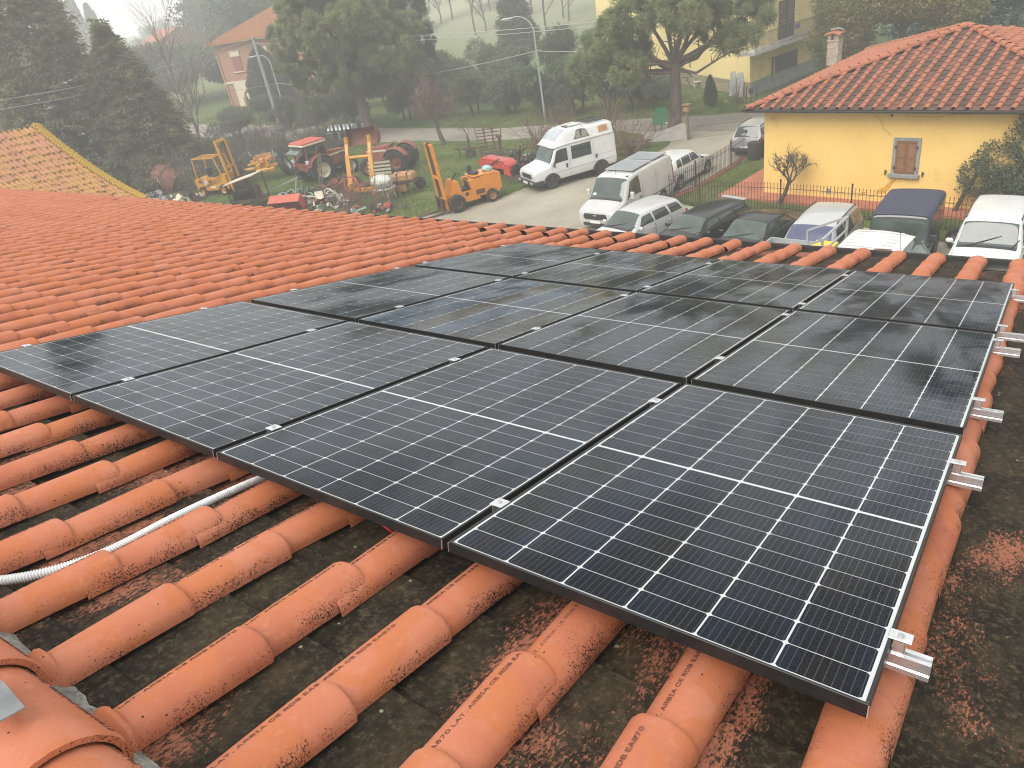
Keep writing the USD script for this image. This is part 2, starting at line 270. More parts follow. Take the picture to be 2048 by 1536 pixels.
M['pan_tile'] = mat('pan_tile', {
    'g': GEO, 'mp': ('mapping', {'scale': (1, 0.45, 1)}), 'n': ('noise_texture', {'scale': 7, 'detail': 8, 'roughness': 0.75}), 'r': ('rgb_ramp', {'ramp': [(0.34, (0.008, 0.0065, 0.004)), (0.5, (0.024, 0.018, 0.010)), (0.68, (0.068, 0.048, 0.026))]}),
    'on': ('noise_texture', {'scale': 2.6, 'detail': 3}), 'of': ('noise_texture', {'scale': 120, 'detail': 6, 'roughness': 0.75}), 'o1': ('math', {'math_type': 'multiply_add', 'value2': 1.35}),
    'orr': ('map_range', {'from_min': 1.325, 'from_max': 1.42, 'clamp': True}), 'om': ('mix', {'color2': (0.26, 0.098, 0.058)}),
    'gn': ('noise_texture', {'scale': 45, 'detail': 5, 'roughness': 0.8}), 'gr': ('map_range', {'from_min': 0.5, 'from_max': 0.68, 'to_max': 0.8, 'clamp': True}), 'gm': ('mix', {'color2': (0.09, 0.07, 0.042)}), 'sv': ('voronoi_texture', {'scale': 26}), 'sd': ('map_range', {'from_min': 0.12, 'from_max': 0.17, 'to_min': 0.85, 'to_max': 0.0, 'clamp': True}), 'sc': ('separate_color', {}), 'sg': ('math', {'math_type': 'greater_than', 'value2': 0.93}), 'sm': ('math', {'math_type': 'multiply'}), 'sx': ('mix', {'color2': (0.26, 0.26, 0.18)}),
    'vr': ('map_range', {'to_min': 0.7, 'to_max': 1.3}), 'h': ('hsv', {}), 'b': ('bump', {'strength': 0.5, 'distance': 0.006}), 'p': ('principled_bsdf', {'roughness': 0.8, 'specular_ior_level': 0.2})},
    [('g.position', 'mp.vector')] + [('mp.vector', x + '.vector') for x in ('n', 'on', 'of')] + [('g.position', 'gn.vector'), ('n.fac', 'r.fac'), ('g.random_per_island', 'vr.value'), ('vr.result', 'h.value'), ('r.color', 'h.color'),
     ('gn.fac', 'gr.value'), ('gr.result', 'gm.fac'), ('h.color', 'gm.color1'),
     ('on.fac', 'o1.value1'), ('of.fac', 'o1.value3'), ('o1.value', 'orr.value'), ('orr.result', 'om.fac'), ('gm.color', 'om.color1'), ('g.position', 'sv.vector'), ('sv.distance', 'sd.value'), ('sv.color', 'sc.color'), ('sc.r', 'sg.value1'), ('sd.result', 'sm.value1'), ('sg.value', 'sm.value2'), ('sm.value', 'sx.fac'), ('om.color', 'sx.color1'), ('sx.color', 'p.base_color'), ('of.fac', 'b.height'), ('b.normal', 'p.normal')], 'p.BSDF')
M['lettering'] = pm('lettering', (0.05, 0.025, 0.018), (0.16, 0.06, 0.04), 60, 0.8)

PITCH, COURSE = 0.3445, 0.352
def crest(v): return -0.105 + 0.0078 * v
def eave_v(u): return 6.93 - 0.031 * (u - 3.0)
rng = np.random.default_rng(11)

def coppo(u, v1, v0, hb, r1, r0, seg, du=0.0, thick=0.013, hgt=0.86):
    """A cover tile: half a tapering tube from its wide lower lip (v1) up to its narrow end (v0); hb is the height of the pan below."""
    a = np.linspace(0, np.pi, seg + 1)
    def arc(v, r, h): return np.stack([u + du * (v - v1) + r * np.cos(a), np.full(seg + 1, v), h + r * hgt * np.sin(a) ** 0.85], 1)
    lift = 0.015
    R = [arc(v0, r0, hb), arc((v0 + v1) / 2, (r0 + r1) / 2, hb + lift * 0.6), arc(v1 - 0.012, r1, hb + lift), arc(v1, r1 - 0.003, hb + lift - 0.001), arc(v1, r1 - thick, hb + lift - 0.002), arc(v1 - 0.06, r1 - thick - 0.002, hb + lift - 0.003)]
    k = seg + 1
    if seg > 8:
        nz = meshkit.fbm(np.stack([np.cos(a) * 2.2 + u * 31, np.sin(a) * 2.2 + v1 * 17, a * 0], 1), 3, 7) - 0.5
        for q in (2, 3, 4): R[q][:, 1] += nz * 0.012
        for q in (1, 2, 3): R[q][:, 2] += nz[::-1] * 0.004
    V = np.concatenate(R) @ AX
    f = [[i * k + j, (i + 1) * k + j, (i + 1) * k + j + 1, i * k + j + 1] for i in range(len(R) - 1) for j in range(seg)]
    return V, np.array(f)

ROOF = thing('tiled_roof_building', 'building under the orange terracotta tile roof that carries the solar panels', 'building', rp(-6, 3, -0.4))
ROOF_AT = rp(-6, 3, -0.4)
def roof_put(name, v, f, material, smooth=False, kind=None, parent=None):
    return put(parent or ROOF, name, (np.asarray(v) - (0 if parent else ROOF_AT), f), material, smooth, kind=kind)

PANEL_W, PANEL_L, GAP_U, ROW_V = 1.134, 1.722, 0.026, (0.0, 1.797, 3.581)
cols = np.arange(-70, 4)
covers, pans = [], []
for c in cols:
    u = 3.56 + PITCH * c
    ve = eave_v(u); n = 0
    vl = -0.168 + rng.normal(0, 0.012) * 0.6
    # lips from the ridge to the eave
    j = -2
    while True:
        v1 = vl + COURSE * j + rng.normal(0, 0.007)
        last = v1 > ve - 0.2
        if last: v1 = ve + 0.06
        hidden = 0.45 < u < 4.25 and 0.75 < v1 < 5.0
        if not hidden: covers.append((u + rng.normal(0, 0.006), v1, max(v1 - 0.455 - rng.uniform(0, 0.015), -0.93), rng.normal(0, 0.022), rng.uniform(0.079, 0.085)))
        if last: break
        j += 1
    for j in range(-2, 24):
        v1 = -0.02 + 0.365 * j + rng.normal(0, 0.008)
        if v1 > ve + 0.03: break
        hidden = 0.6 < u < 4.0 and 0.9 < v1 < 4.8
        if not hidden: pans.append((u + PITCH / 2, v1))
        if c == 3: pans.append((u + PITCH * 1.5 + 0.01, v1 + 0.11))
def seen_size(u, v):
    p = rp(u, v, -0.1); x, y = pix(p); d = np.linalg.norm(p - EYE)
    out = x < -60 or x > 2108 or y > 1640 or (RW @ (p - EYE))[2] < 0.2
    under = 0.1 < u < 4.5 and 0.12 < v < 5.2
    return d + (100 if out else 0) + (40 if under else 0)
covers.sort(key=lambda t: seen_size(t[0], t[1] - 0.2)); pans.sort(key=lambda t: seen_size(t[0], t[1] - 0.2))
def pan_mesh(u, v1):
    hb = crest(v1) - 0.077; w = 0.166; q = np.array([[-w, -0.40, 0], [-w + 0.02, -0.40, -0.004], [w - 0.02, -0.40, -0.004], [w, -0.40, 0]])
    t = rng.normal(0, 0.003, 2); ang = rng.normal(0, 0.01)
    def row(v, h): return np.array([[u - w, v, h + 0.016], [u - w + 0.03, v + ang * 0.1, h + t[0]], [u + w - 0.03, v - ang * 0.1, h + t[1]], [u + w, v, h + 0.016]])
    R = np.concatenate([row(v1 - 0.40, hb - 0.009), row(v1 - 0.005, hb + 0.013), row(v1, hb + 0.009), row(v1, hb - 0.012)]) @ AX
    f = [[i * 4 + j, (i + 1) * 4 + j, (i + 1) * 4 + j + 1, i * 4 + j + 1] for i in range(3) for j in range(3)]
    return R, np.array(f)
rest = MB()
for i, (u, v1) in enumerate(pans):
    v, f = pan_mesh(u, v1)
    if i < 290: roof_put('pan_tile', v, f, 'pan_tile')
    else: rest.add(v, f)
v, f = rest.get(); roof_put('far_pan_tile', v, f, 'pan_tile', kind='stuff')
rest = MB(); stamped = 0
STAMP = 'EA870 LAT. ARBIA CE RDB EA870'
tm = meshkit.text_mesh(STAMP, 0.0115, 0.0007)
tv = np.array(tm.vertices); tf = np.array(tm.faces); tv[:, 0] *= 0.40 / tv[:, 0].max()
for i, (u, v1, v0, du, r1) in enumerate(covers):
    near = i < 298
    hb = crest(v1) - 0.072
    v, f = coppo(u, v1, v0, hb, r1, r1 - 0.012, 20 if i < 130 else 12 if near else 6, du)
    if not near: rest.add(v, f); continue
    path = roof_put('cover_tile', v, f, 'roof_tile', 28)
    d = np.linalg.norm(rp(u, v1, 0) - EYE)
    if d < 3.6 and (v1 < 1.0 or u > 4.4) and rng.random() < 0.85:
        off = rng.uniform(-0.06, 0.08); tt = tv.copy()
        vv = v0 + 0.02 + tt[:, 0] + off; keep = (vv > v0 + 0.06) & (vv < v1 - 0.012)
        ff = tf[keep[tf].all(1)]
        if len(ff) < 40: continue
        s = (vv - v0) / (v1 - v0); r = (r1 - 0.012) * (1 - s) + r1 * s; h = hb + 0.015 * np.minimum(s * 1.15, 1)
        ang = math.radians(108) + tt[:, 1] / r
        P = np.stack([u + du * (vv - v1) + (r + 0.0006 + tt[:, 2]) * np.cos(ang), vv, h + (r * 0.86 + 0.0006 + tt[:, 2]) * np.sin(ang) ** 0.85], 1) @ AX
        used_v, inv = np.unique(ff, return_inverse=True)
        put(path, 'stamped_lettering', (P[used_v] - ROOF_AT, inv.reshape(ff.shape)), 'lettering'); stamped += 1
v, f = rest.get(); roof_put('far_cover_tile', v, f, 'roof_tile', 40, kind='stuff')
# deck, far slope, walls, gutter
def roof_slab(us, v0f, v1f, h0, h1, material, name):
    P = [[rp(u, v0f(u), h0(v0f(u))), rp(u, v1f(u), h0(v1f(u))), rp(u, v1f(u), h1(v1f(u))), rp(u, v0f(u), h1(v0f(u)))] for u in us]
    P = np.array(P); m = MB()
    m.grid(np.concatenate([P, P[:, :1]], 1)); m.add(P[0], [[0, 1, 2, 3]]); m.add(P[-1], [[3, 2, 1, 0]])
    v, f = m.get(); roof_put(name, v, f, material)
us = np.linspace(-20.5, 5.05, 12)
roof_slab(us, lambda u: -1.08, lambda u: eave_v(u) + 0.0, lambda v: crest(v) - 0.115, lambda v: crest(v) - 0.23, 'dark_rust', 'roof_deck')
m = MB(); RZ = rp(0, -1.08, -0.2)
m.box((-7.7, RZ[1] - 3.2, RZ[2] - 0.85), (25.4, 6.6, 0.16), rot=np.array([[1, 0, 0], [0, math.cos(TH), -math.sin(TH)], [0, math.sin(TH), math.cos(TH)]]))
v, f = m.get(); roof_put('back_slope', v, f, 'roof_tile')
EV = rp(0, eave_v(-6), -0.4)
m = MB(); m.box((-7.7, EV[1] - 3.9, (EV[2] - 0.25 + Z0) / 2 - 0.15), (24.6, 6.9, EV[2] - 0.55 - Z0)); v, f = m.get(); roof_put('wall', v, f, pm('own_wall', (0.5, 0.42, 0.3), (0.44, 0.36, 0.26), 1.5, 0.9, 0.2))
a = np.linspace(math.pi, 2 * math.pi, 9); prof = [(0.10 * math.cos(x), 0.11 * math.sin(x)) for x in a] + [(0.1, 0.03), (0.112, 0.04), (0.1, 0.045), (0.092, 0.03)] + [(0.092 * math.cos(x), 0.1 * math.sin(x)) for x in a[::-1]]
rows = []
for u in np.linspace(-20.5, 5.1, 24):
    p = rp(u, eave_v(u) + 0.12, crest(7) - 0.09); rows.append([p + [0, y, z] for y, z in prof])
m = MB(); m.grid(np.array(rows)); v, f = m.get(); roof_put('gutter', v, f, 'dark_metal', 30)
for u in np.arange(-17.4, 4.7, 1.05):
    m = MB(); e = eave_v(u)
    m.tube([rp(u, e - 0.06, crest(7) - 0.045), rp(u, e + 0.03, crest(7) - 0.05), rp(u, e + 0.12, crest(7) - 0.055) + [0, 0, 0.0], rp(u, e + 0.222, crest(7) - 0.04)], 0.008, 5)
    v, f = m.get(); roof_put('gutter_bracket', v, f, 'galvanised')
def on_roof(px, py, h):
    d = AX @ ray(px, py); e = AX @ EYE; s = (h - e[2]) / d[2]; return e + d * s
# ridge caps, mortar, flashing
for k in range(56):
    u1 = 3.36 + 0.40 * (4 - k) + rng.normal(0, 0.006); u0 = u1 - 0.47
    if u1 < -18: break
    sg = 18 if k < 12 else 8; a = np.linspace(-0.25, np.pi + 0.25, sg + 1)
    def arc(u, r, h): return np.stack([np.full(sg + 1, u), -1.035 - r * np.cos(a), h + r * 0.9 * np.sin(a)], 1)
    R = [arc(u0, 0.122, -0.122), arc(u1 - 0.02, 0.142, -0.108), arc(u1, 0.14, -0.11), arc(u1, 0.125, -0.11), arc(u1 - 0.06, 0.122, -0.11)]
    V = np.concatenate(R) @ AX; q = sg + 1; f = np.array([[i * q + j, i * q + j + 1, (i + 1) * q + j + 1, (i + 1) * q + j] for i in range(len(R) - 1) for j in range(sg)])
    pth = roof_put('ridge_tile', V, f, 'roof_tile', 40)
    if 3 <= k <= 7:
        tt = tv.copy(); uu = u0 + 0.03 + tt[:, 0] * 1.05; s = (uu - u0) / (u1 - u0); r = 0.122 + 0.02 * s; h = -0.122 + 0.014 * s
        ang = math.radians(150) - tt[:, 1] / r * 1.6
        P = np.stack([uu, -1.035 - (r + 0.001 + tt[:, 2]) * np.cos(ang), h + (r * 0.9 + 0.001 + tt[:, 2]) * np.sin(ang)], 1) @ AX
        keep = uu < u1 - 0.015; ff = tf[keep[tf].all(1)]; used_v, inv = np.unique(ff, return_inverse=True)
        put(pth, 'stamped_lettering', (P[used_v] - ROOF_AT, inv.reshape(ff.shape)), 'lettering')
n = 420; uu = np.linspace(-18, 5, n); ss = np.linspace(0, 1, 7)
V = np.zeros((n, 7, 3))
for j, s in enumerate(ss):
    q = np.stack([uu * 9, uu * 0 + j * 2.3, uu * 0], 1); nz = meshkit.fbm(q, 4, 3) - 0.5
    V[:, j] = np.stack([uu, -0.955 + s * 0.12 + 0.012 * nz * (s > 0.5), -0.105 - 0.085 * s ** 1.2 + 0.022 * nz], 1) @ AX
m = MB(); m.grid(V); v, f = m.get(); roof_put('ridge_mortar', v, f, 'mortar', True)
fl = MB(); P = [on_roof(x, y, h) @ AX for x, y, h in ((-60, 1352, 0.03), (6, 1362, 0.03), (50, 1414, 0.045), (-20, 1452, 0.06))]; fl.add(P + [p - [0, 0, 0.004] for p in P], [[0, 1, 2, 3], [7, 6, 5, 4], [0, 4, 5, 1], [1, 5, 6, 2], [2, 6, 7, 3], [3, 7, 4, 0]])
alone('metal_flashing', fl, pm('flashing_metal', (0.2, 0.21, 0.215), (0.28, 0.29, 0.3), 14, 0.55, metal=0.5), 'small grey metal sheet lying on the ridge tiles in the bottom left corner', 'metal sheet')

# ================================================================ solar panels
M['cell'] = mat('cell', {
    'g': GEO, 'tc': ('texture_coordinate', {}), 'mp': ('mapping', {'scale': (1, 0.12, 1)}), 'n': ('noise_texture', {'scale': 6.5, 'detail': 1.5, 'roughness': 0.5}),
    'r': ('rgb_ramp', {'ramp': [(0.34, (0.014, 0.0115, 0.012)), (0.47, (0.009, 0.010, 0.015)), (0.56, (0.009, 0.012, 0.021)), (0.7, (0.013, 0.020, 0.036))]}),
    'x': ('separate_xyz', {}), 'sc': ('math', {'math_type': 'multiply_add', 'value2': 1 / 0.0184, 'value3': -0.017 / 0.0184}), 'fr': ('math', {'math_type': 'fraction'}), 'c': ('math', {'math_type': 'subtract', 'value2': 0.5}), 'ab': ('math', {'math_type': 'absolute'}),
    'lt': ('map_range', {'from_min': 0.03, 'from_max': 0.06, 'to_min': 0.3, 'to_max': 0.0, 'clamp': True}), 'bm': ('mix', {'color2': (0.25, 0.26, 0.28)}),
    'p': ('principled_bsdf', {'roughness': 0.5, 'specular_ior_level': 0.0})},
    [('g.position', 'mp.vector'), ('mp.vector', 'n.vector'), ('n.fac', 'r.fac'), ('tc.object', 'x.vector'), ('x.x', 'sc.value1'), ('sc.value', 'fr.value1'), ('fr.value', 'c.value1'), ('c.value', 'ab.value1'), ('ab.value', 'lt.value'), ('lt.result', 'bm.fac'), ('r.color', 'bm.color1'), ('bm.color', 'p.base_color')], 'p.BSDF')
M['backsheet'] = pm('backsheet', (0.74, 0.76, 0.76), (0.7, 0.72, 0.72), 8, 0.5)
M['black_frame'] = pm('black_frame', (0.012, 0.012, 0.013), (0.02, 0.02, 0.02), 20, 0.38, metal=0.3)
M['frame_edge'] = M['aluminium']
# wet glass: fine dew that breaks the reflection up, streaked where water ran
M['wet_glass'] = mat('wet_glass', {
    'g': GEO, 'f': ('fresnel', {'IOR': 1.19}), 't': ('transparent_bsdf', {'color': (0.97, 0.98, 0.98)}),
    'v': ('voronoi_texture', {'scale': 170, 'randomness': 1.0}), 'vb': ('map_range', {'from_min': 0.1, 'from_max': 0.5, 'to_min': 1.0, 'to_max': 0.0, 'clamp': True}),
    'mk': ('noise_texture', {'scale': 2.3, 'detail': 5, 'roughness': 0.65, 'distortion': 0.4}), 'mp': ('mapping', {'rotation': (0, 0, 0.6), 'scale': (1.0, 0.45, 1)}), 'mr': ('map_range', {'from_min': 0.42, 'from_max': 0.56, 'clamp': True}),
    'st': ('map_range', {'to_min': 0.015, 'to_max': 0.08}), 'b': ('bump', {'distance': 0.003}), 'rg': ('map_range', {'to_min': 0.07, 'to_max': 0.2}), 'gl': ('glossy_bsdf', {'color': (0.95, 0.97, 1.0)}), 'm': ('mix_closure', {}),
    'df': ('diffuse_bsdf', {'color': (0.44, 0.5, 0.56)}), 'dk': ('map_range', {'to_min': 0.002, 'to_max': 0.010}), 'lw': ('layer_weight', {'blend': 0.5}), 'lm': ('map_range', {'from_min': 0.45, 'from_max': 0.9, 'to_min': 0.4, 'to_max': 6.0}), 'dm': ('math', {'math_type': 'multiply'}), 'm2': ('mix_closure', {})},
    [('g.position', 'v.vector'), ('g.position', 'mp.vector'), ('mp.vector', 'mk.vector'), ('mk.fac', 'mr.value'), ('mr.result', 'st.value'), ('st.result', 'b.strength'), ('v.distance', 'vb.value'), ('vb.result', 'b.height'),
     ('mr.result', 'rg.value'), ('rg.result', 'gl.roughness'), ('b.normal', 'gl.normal'), ('f.fac', 'm.fac'), ('t.BSDF', 'm.closure1'), ('gl.BSDF', 'm.closure2'), ('mr.result', 'dk.value'), ('lw.facing', 'lm.value'), ('lm.result', 'dm.value1'), ('dk.result', 'dm.value2'), ('dm.value', 'm2.fac'), ('m.closure', 'm2.closure1'), ('df.BSDF', 'm2.closure2')], 'm2.closure')
AXM = lambda u, v, h: Gf.Matrix4d(*[float(x) for row in ((*AX[0], 0), (*AX[1], 0), (*AX[2], 0), (*rp(u, v, h), 1)) for x in row])
order = ['first', 'second', 'third', 'fourth']
rows_l = ['front row', 'middle row', 'back row']
def panel_label(r, c):
    if (r, c) == (0, 3): return 'largest nearest solar panel, at the right end of the front row'
    if (r, c) == (1, 1): return 'solar panel with blue and brown striped cells, second from left in middle row'
    side = {0: 'at the left end', 1: 'second from left', 2: 'third from left', 3: 'at the right end'}[c]
    return f'dark wet solar panel {side} of the {["front row nearest the camera", "middle row", "back row beside the gutter"][r]}'
def cellmat(name, c, c2):
    M[name] = mat(name, {'g': GEO, 'n': ('noise_texture', {'scale': 5, 'detail': 2}), 'r': ('rgb_ramp', {'ramp': [(0.35, c), (0.65, c2)]}), 'p': ('principled_bsdf', {'roughness': 0.5, 'specular_ior_level': 0.0})}, [('g.position', 'n.vector'), ('n.fac', 'r.fac'), ('r.color', 'p.base_color')], 'p.BSDF'); return name
BLUE, BROWN = cellmat('blue_cell', (0.016, 0.034, 0.062), (0.03, 0.052, 0.085)), cellmat('brown_cell', (0.036, 0.03, 0.022), (0.055, 0.046, 0.03))
def build_panel(label, mtx, cm):
    PN = thing('solar_panel', label, 'solar panel', group='solar panels on the roof', mtx=mtx)
    W_, L_, T = PANEL_W, PANEL_L, 0.035
    for q, (x0, x1, y0, y1) in enumerate(((0, W_, 0, 0.008), (0, W_, L_ - 0.008, L_), (0, 0.008, 0.008, L_ - 0.008), (W_ - 0.008, W_, 0.008, L_ - 0.008))):
        m = MB(); m.box(((x0 + x1) / 2, (y0 + y1) / 2, -T / 2), (x1 - x0, y1 - y0, T), bev=0.0012); put(PN, 'frame_rail', m, 'black_frame')
    for x in (0.0, W_):
        for y in (0.0, L_):
            m = MB(); m.box((x, y, -T / 2 - 0.001), (0.0024, 0.0024, T - 0.004)); put(PN, 'corner_seam', m, 'aluminium')
    m = MB(); m.box((W_ / 2, L_ / 2, -0.0065), (W_ - 0.017, L_ - 0.017, 0.004)); put(PN, 'backsheet', m, 'backsheet')
    m = MB()
    for x in (0.17, 0.5, 0.83): m.box((W_ * x, L_ / 2, -0.022), (0.07, 0.1, 0.018))
    put(PN, 'junction_box', m, 'black_plastic')
    cw, cl, gu, gv, mid = 0.1790, 0.0901, 0.0051, 0.0034, 0.0145
    u0 = (W_ - 6 * cw - 5 * gu) / 2; v0 = (L_ - 18 * cl - 16 * gv - mid) / 2
    for j in range(18):
        for i in range(6):
            x = u0 + i * (cw + gu); y = v0 + j * (cl + gv) + (mid - gv if j > 8 else 0); k = 0.006
            m = MB(); m.prism([(x + k, y), (x + cw - k, y), (x + cw, y + k), (x + cw, y + cl - k), (x + cw - k, y + cl), (x + k, y + cl), (x, y + cl - k), (x, y + k)], -0.0044, -0.0036, 'z'); put(PN, 'solar_cell', m, cm[i])
    e = 0.0083; m = MB(); m.add([[e, e, -0.0012], [W_ - e, e, -0.0012], [W_ - e, L_ - e, -0.0012], [e, L_ - e, -0.0012]], [[0, 1, 2, 3]]); put(PN, 'glass_pane', m, 'wet_glass')
    return PN
PN = None
for r in (0, 1, 2):
    for c in (3, 2, 1, 0):
        h = rng.normal(0, 0.0015); mtx = AXM(c * (PANEL_W + GAP_U), ROW_V[r], h)
        if (r, c) == (1, 1): build_panel(panel_label(r, c), mtx, [BLUE, BLUE, BROWN, BLUE, 'cell', BROWN])
        elif PN: copy(PN, panel_label(r, c), mtx=mtx)
        else: PN = build_panel(panel_label(r, c), mtx, ['cell'] * 6)
# rails and clamps
RAILS = (0.27, 1.42, 2.2, 3.36, 3.74, 5.0)
def clamp_at(u, v, end, first=[None, None]):
    if first[end]:
        return first[end]
for i, v in enumerate(RAILS):
    m = MB(); hb = -0.0365
    top, bot = hb, hb - 0.043
    prof = [(-0.02, bot), (0.02, bot), (0.02, bot + 0.012), (0.0165, bot + 0.016), (0.0165, bot + 0.021), (0.02, bot + 0.025), (0.02, top), (0.006, top), (0.006, top - 0.012), (-0.006, top - 0.012), (-0.006, top), (-0.02, top), (-0.02, bot + 0.025), (-0.0165, bot + 0.021), (-0.0165, bot + 0.016), (-0.02, bot + 0.012)]
    P = np.array(prof); A = np.array([[[u, v + y, h] for y, h in prof + prof[:1]] for u in (-0.09, 2.3, 4.70 + 0.014 * i)]) @ AX
    m.grid(A)
    for e in (0, -1):
        q = A[e][:-1]; cidx = [[0, 1, 2], [0, 2, 15], [2, 3, 14], [2, 14, 15], [3, 4, 13], [3, 13, 14], [4, 5, 12], [4, 12, 13], [5, 6, 7], [5, 7, 8], [5, 8, 9], [5, 9, 12], [9, 10, 12], [10, 11, 12]]
        m.add(q, cidx if e else [x[::-1] for x in cidx])
    alone('mounting_rail', m, 'aluminium', f'aluminium mounting rail under the {["front", "front", "middle", "middle", "back", "back"][i]} row, on its {"near" if i % 2 == 0 else "far"} half', 'rail', 'aluminium rails under the panels')
ORD = {0: 'first and second', 1: 'second and third', 2: 'third and fourth'}
for i, v in enumerate(RAILS):
    rw = ['front', 'middle', 'back'][i // 2]; nf = ['near', 'far'][i % 2]
    for c in range(3):
        u = (c + 1) * PANEL_W + (c + 0.5) * GAP_U
        t = thing('panel_clamp', f'small aluminium clamp between the {ORD[c]} panels of the {rw} row, {nf} end', 'clamp', group='clamps between solar panels', mtx=AXM(u, v, 0))
        m = MB(); m.box((0, 0, 0.004), (0.046, 0.05, 0.004), bev=0.001); m.box((-0.012, 0, -0.012), (0.004, 0.05, 0.03)); m.box((0.012, 0, -0.012), (0.004, 0.05, 0.03)); put(t, 'plate', m, 'aluminium')
        m = MB(); m.lathe([(0, 0.012), (0.004, 0.012), (0.005, 0.011), (0.0075, 0.011), (0.0075, 0.006), (0, 0.006)], 'z', n=12); put(t, 'bolt', m, 'galvanised')
    for e, u in ((0, -0.012), (1, 3 * (PANEL_W + GAP_U) + PANEL_W + 0.016)):
        s = 1 if e else -1
        t = thing('end_clamp', f'aluminium end clamp holding the {"right" if e else "left"} edge of the {rw} row, {nf} end', 'clamp', group='clamps at the row ends', mtx=AXM(u, v, 0))
        m = MB(); m.box((0, 0, 0.0035), (0.05, 0.04, 0.004), bev=0.001); m.box((0.0 * s, 0.012, -0.017), (0.026, 0.004, 0.038)); m.box((0, -0.012, -0.017), (0.026, 0.004, 0.038)); m.box((0.012 * s, 0, -0.018), (0.004, 0.028, 0.036)); put(t, 'bracket', m, 'aluminium')
        m = MB(); m.lathe([(0, 0.011), (0.003, 0.011), (0.004, 0.009), (0.007, 0.009), (0.007, 0.0055), (0, 0.0055)], 'z', n=12); put(t, 'bolt', m, 'galvanised')
# conduit and cable
from scipy.interpolate import CubicSpline
ctl = [on_roof(x, y, h) for x, y, h in ((-60, 1168, -0.160), (60, 1152, -0.160), (150, 1128, -0.160), (240, 1092, -0.160), (330, 1045, -0.160), (430, 997, -0.160), (527, 955, -0.164), (620, 920, -0.155))]
ctl = np.array(ctl); cs = CubicSpline(np.linspace(0, 1, len(ctl)), ctl); tt = np.linspace(0, 1, 700); P = cs(tt) @ AX
L = np.r_[0, np.cumsum(np.linalg.norm(np.diff(P, axis=0), axis=1))]
m = MB(); m.tube(P, 0.0148 + 0.0022 * np.cos(L / 0.0085 * 2 * np.pi), 12)
alone('corrugated_conduit', m, pm('conduit', (0.66, 0.68, 0.68), (0.6, 0.62, 0.62), 9, 0.5, dirt=(0.35, 0.34, 0.31), dscale=12, dlo=0.6, dhi=0.8), 'light grey corrugated conduit snaking over the tiles from under the panels', 'conduit', smooth=40)
ctl = np.array([on_roof(x, y, -0.1 - 0.02 * i) for i, (x, y) in enumerate(((752, 1035), (768, 1052), (785, 1064), (800, 1068)))]); m = MB(); m.tube(CubicSpline(np.linspace(0, 1, 4), ctl)(np.linspace(0, 1, 20)) @ AX, 0.004, 6)
alone('red_cable', m, pm('red_cable', (0.5, 0.012, 0.02), None, 3, 0.4), 'short red cable hanging below the front panel edge', 'cable', smooth=True)
# ================================================================ ground, road, yard, haze
def axis_pts(a, b, c0, c1, fine, n):
    return np.unique(np.r_[a - (np.geomspace(1, 1 + (a - c0), n) - 1), np.arange(a, b, fine), b + (np.geomspace(1, 1 + (c1 - b), n) - 1)])
xs = axis_pts(-75, 30, -500, 250, 0.9, 40)[::1]; ys = axis_pts(5, 75, -120, 560, 0.9, 45)
X, Y = np.meshgrid(xs, ys, indexing='ij')
bumpz = (meshkit.fbm(np.stack([X * 0.4, Y * 0.4, X * 0], -1), 3, 5) - 0.5) * 0.14
flat = smooth01((np.hypot(X + 8, Y - 28) - 22) / 8); bumpz *= np.maximum(flat, 0)
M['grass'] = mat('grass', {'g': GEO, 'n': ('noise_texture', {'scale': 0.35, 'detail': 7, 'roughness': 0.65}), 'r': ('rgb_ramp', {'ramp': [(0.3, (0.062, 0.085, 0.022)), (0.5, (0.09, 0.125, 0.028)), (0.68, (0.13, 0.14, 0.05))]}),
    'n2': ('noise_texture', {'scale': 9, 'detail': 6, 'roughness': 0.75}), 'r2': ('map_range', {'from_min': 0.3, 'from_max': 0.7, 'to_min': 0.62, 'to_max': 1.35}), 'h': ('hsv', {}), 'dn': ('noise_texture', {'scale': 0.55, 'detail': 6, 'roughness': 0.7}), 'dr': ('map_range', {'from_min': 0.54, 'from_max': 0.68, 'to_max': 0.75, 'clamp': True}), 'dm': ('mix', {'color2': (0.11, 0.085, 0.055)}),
    'x': ('separate_xyz', {}), 'fr': ('map_range', {'from_min': 62, 'from_max': 110, 'to_max': 0.9, 'clamp': True}), 'fm': ('mix', {'color2': (0.31, 0.325, 0.225)}), 'b': ('bump', {'strength': 0.9, 'distance': 0.08}), 'p': ('principled_bsdf', {'roughness': 0.9, 'specular_ior_level': 0.15})},  # grass beyond the road pales with distance: bright haze mixed into its colour
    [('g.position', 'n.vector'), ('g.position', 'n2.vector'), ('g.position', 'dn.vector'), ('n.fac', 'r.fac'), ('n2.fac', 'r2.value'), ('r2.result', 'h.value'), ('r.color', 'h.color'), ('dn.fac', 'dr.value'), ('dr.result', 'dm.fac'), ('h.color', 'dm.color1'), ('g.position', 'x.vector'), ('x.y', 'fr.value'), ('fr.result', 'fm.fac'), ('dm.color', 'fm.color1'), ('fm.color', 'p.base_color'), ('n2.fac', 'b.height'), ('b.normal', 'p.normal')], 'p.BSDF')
m = MB(); m.grid(np.stack([X, Y, ground(X, Y) + np.minimum(bumpz, 0) - 0.004], -1)); alone('ground', m, 'grass', None, None, kind='structure', smooth=True)

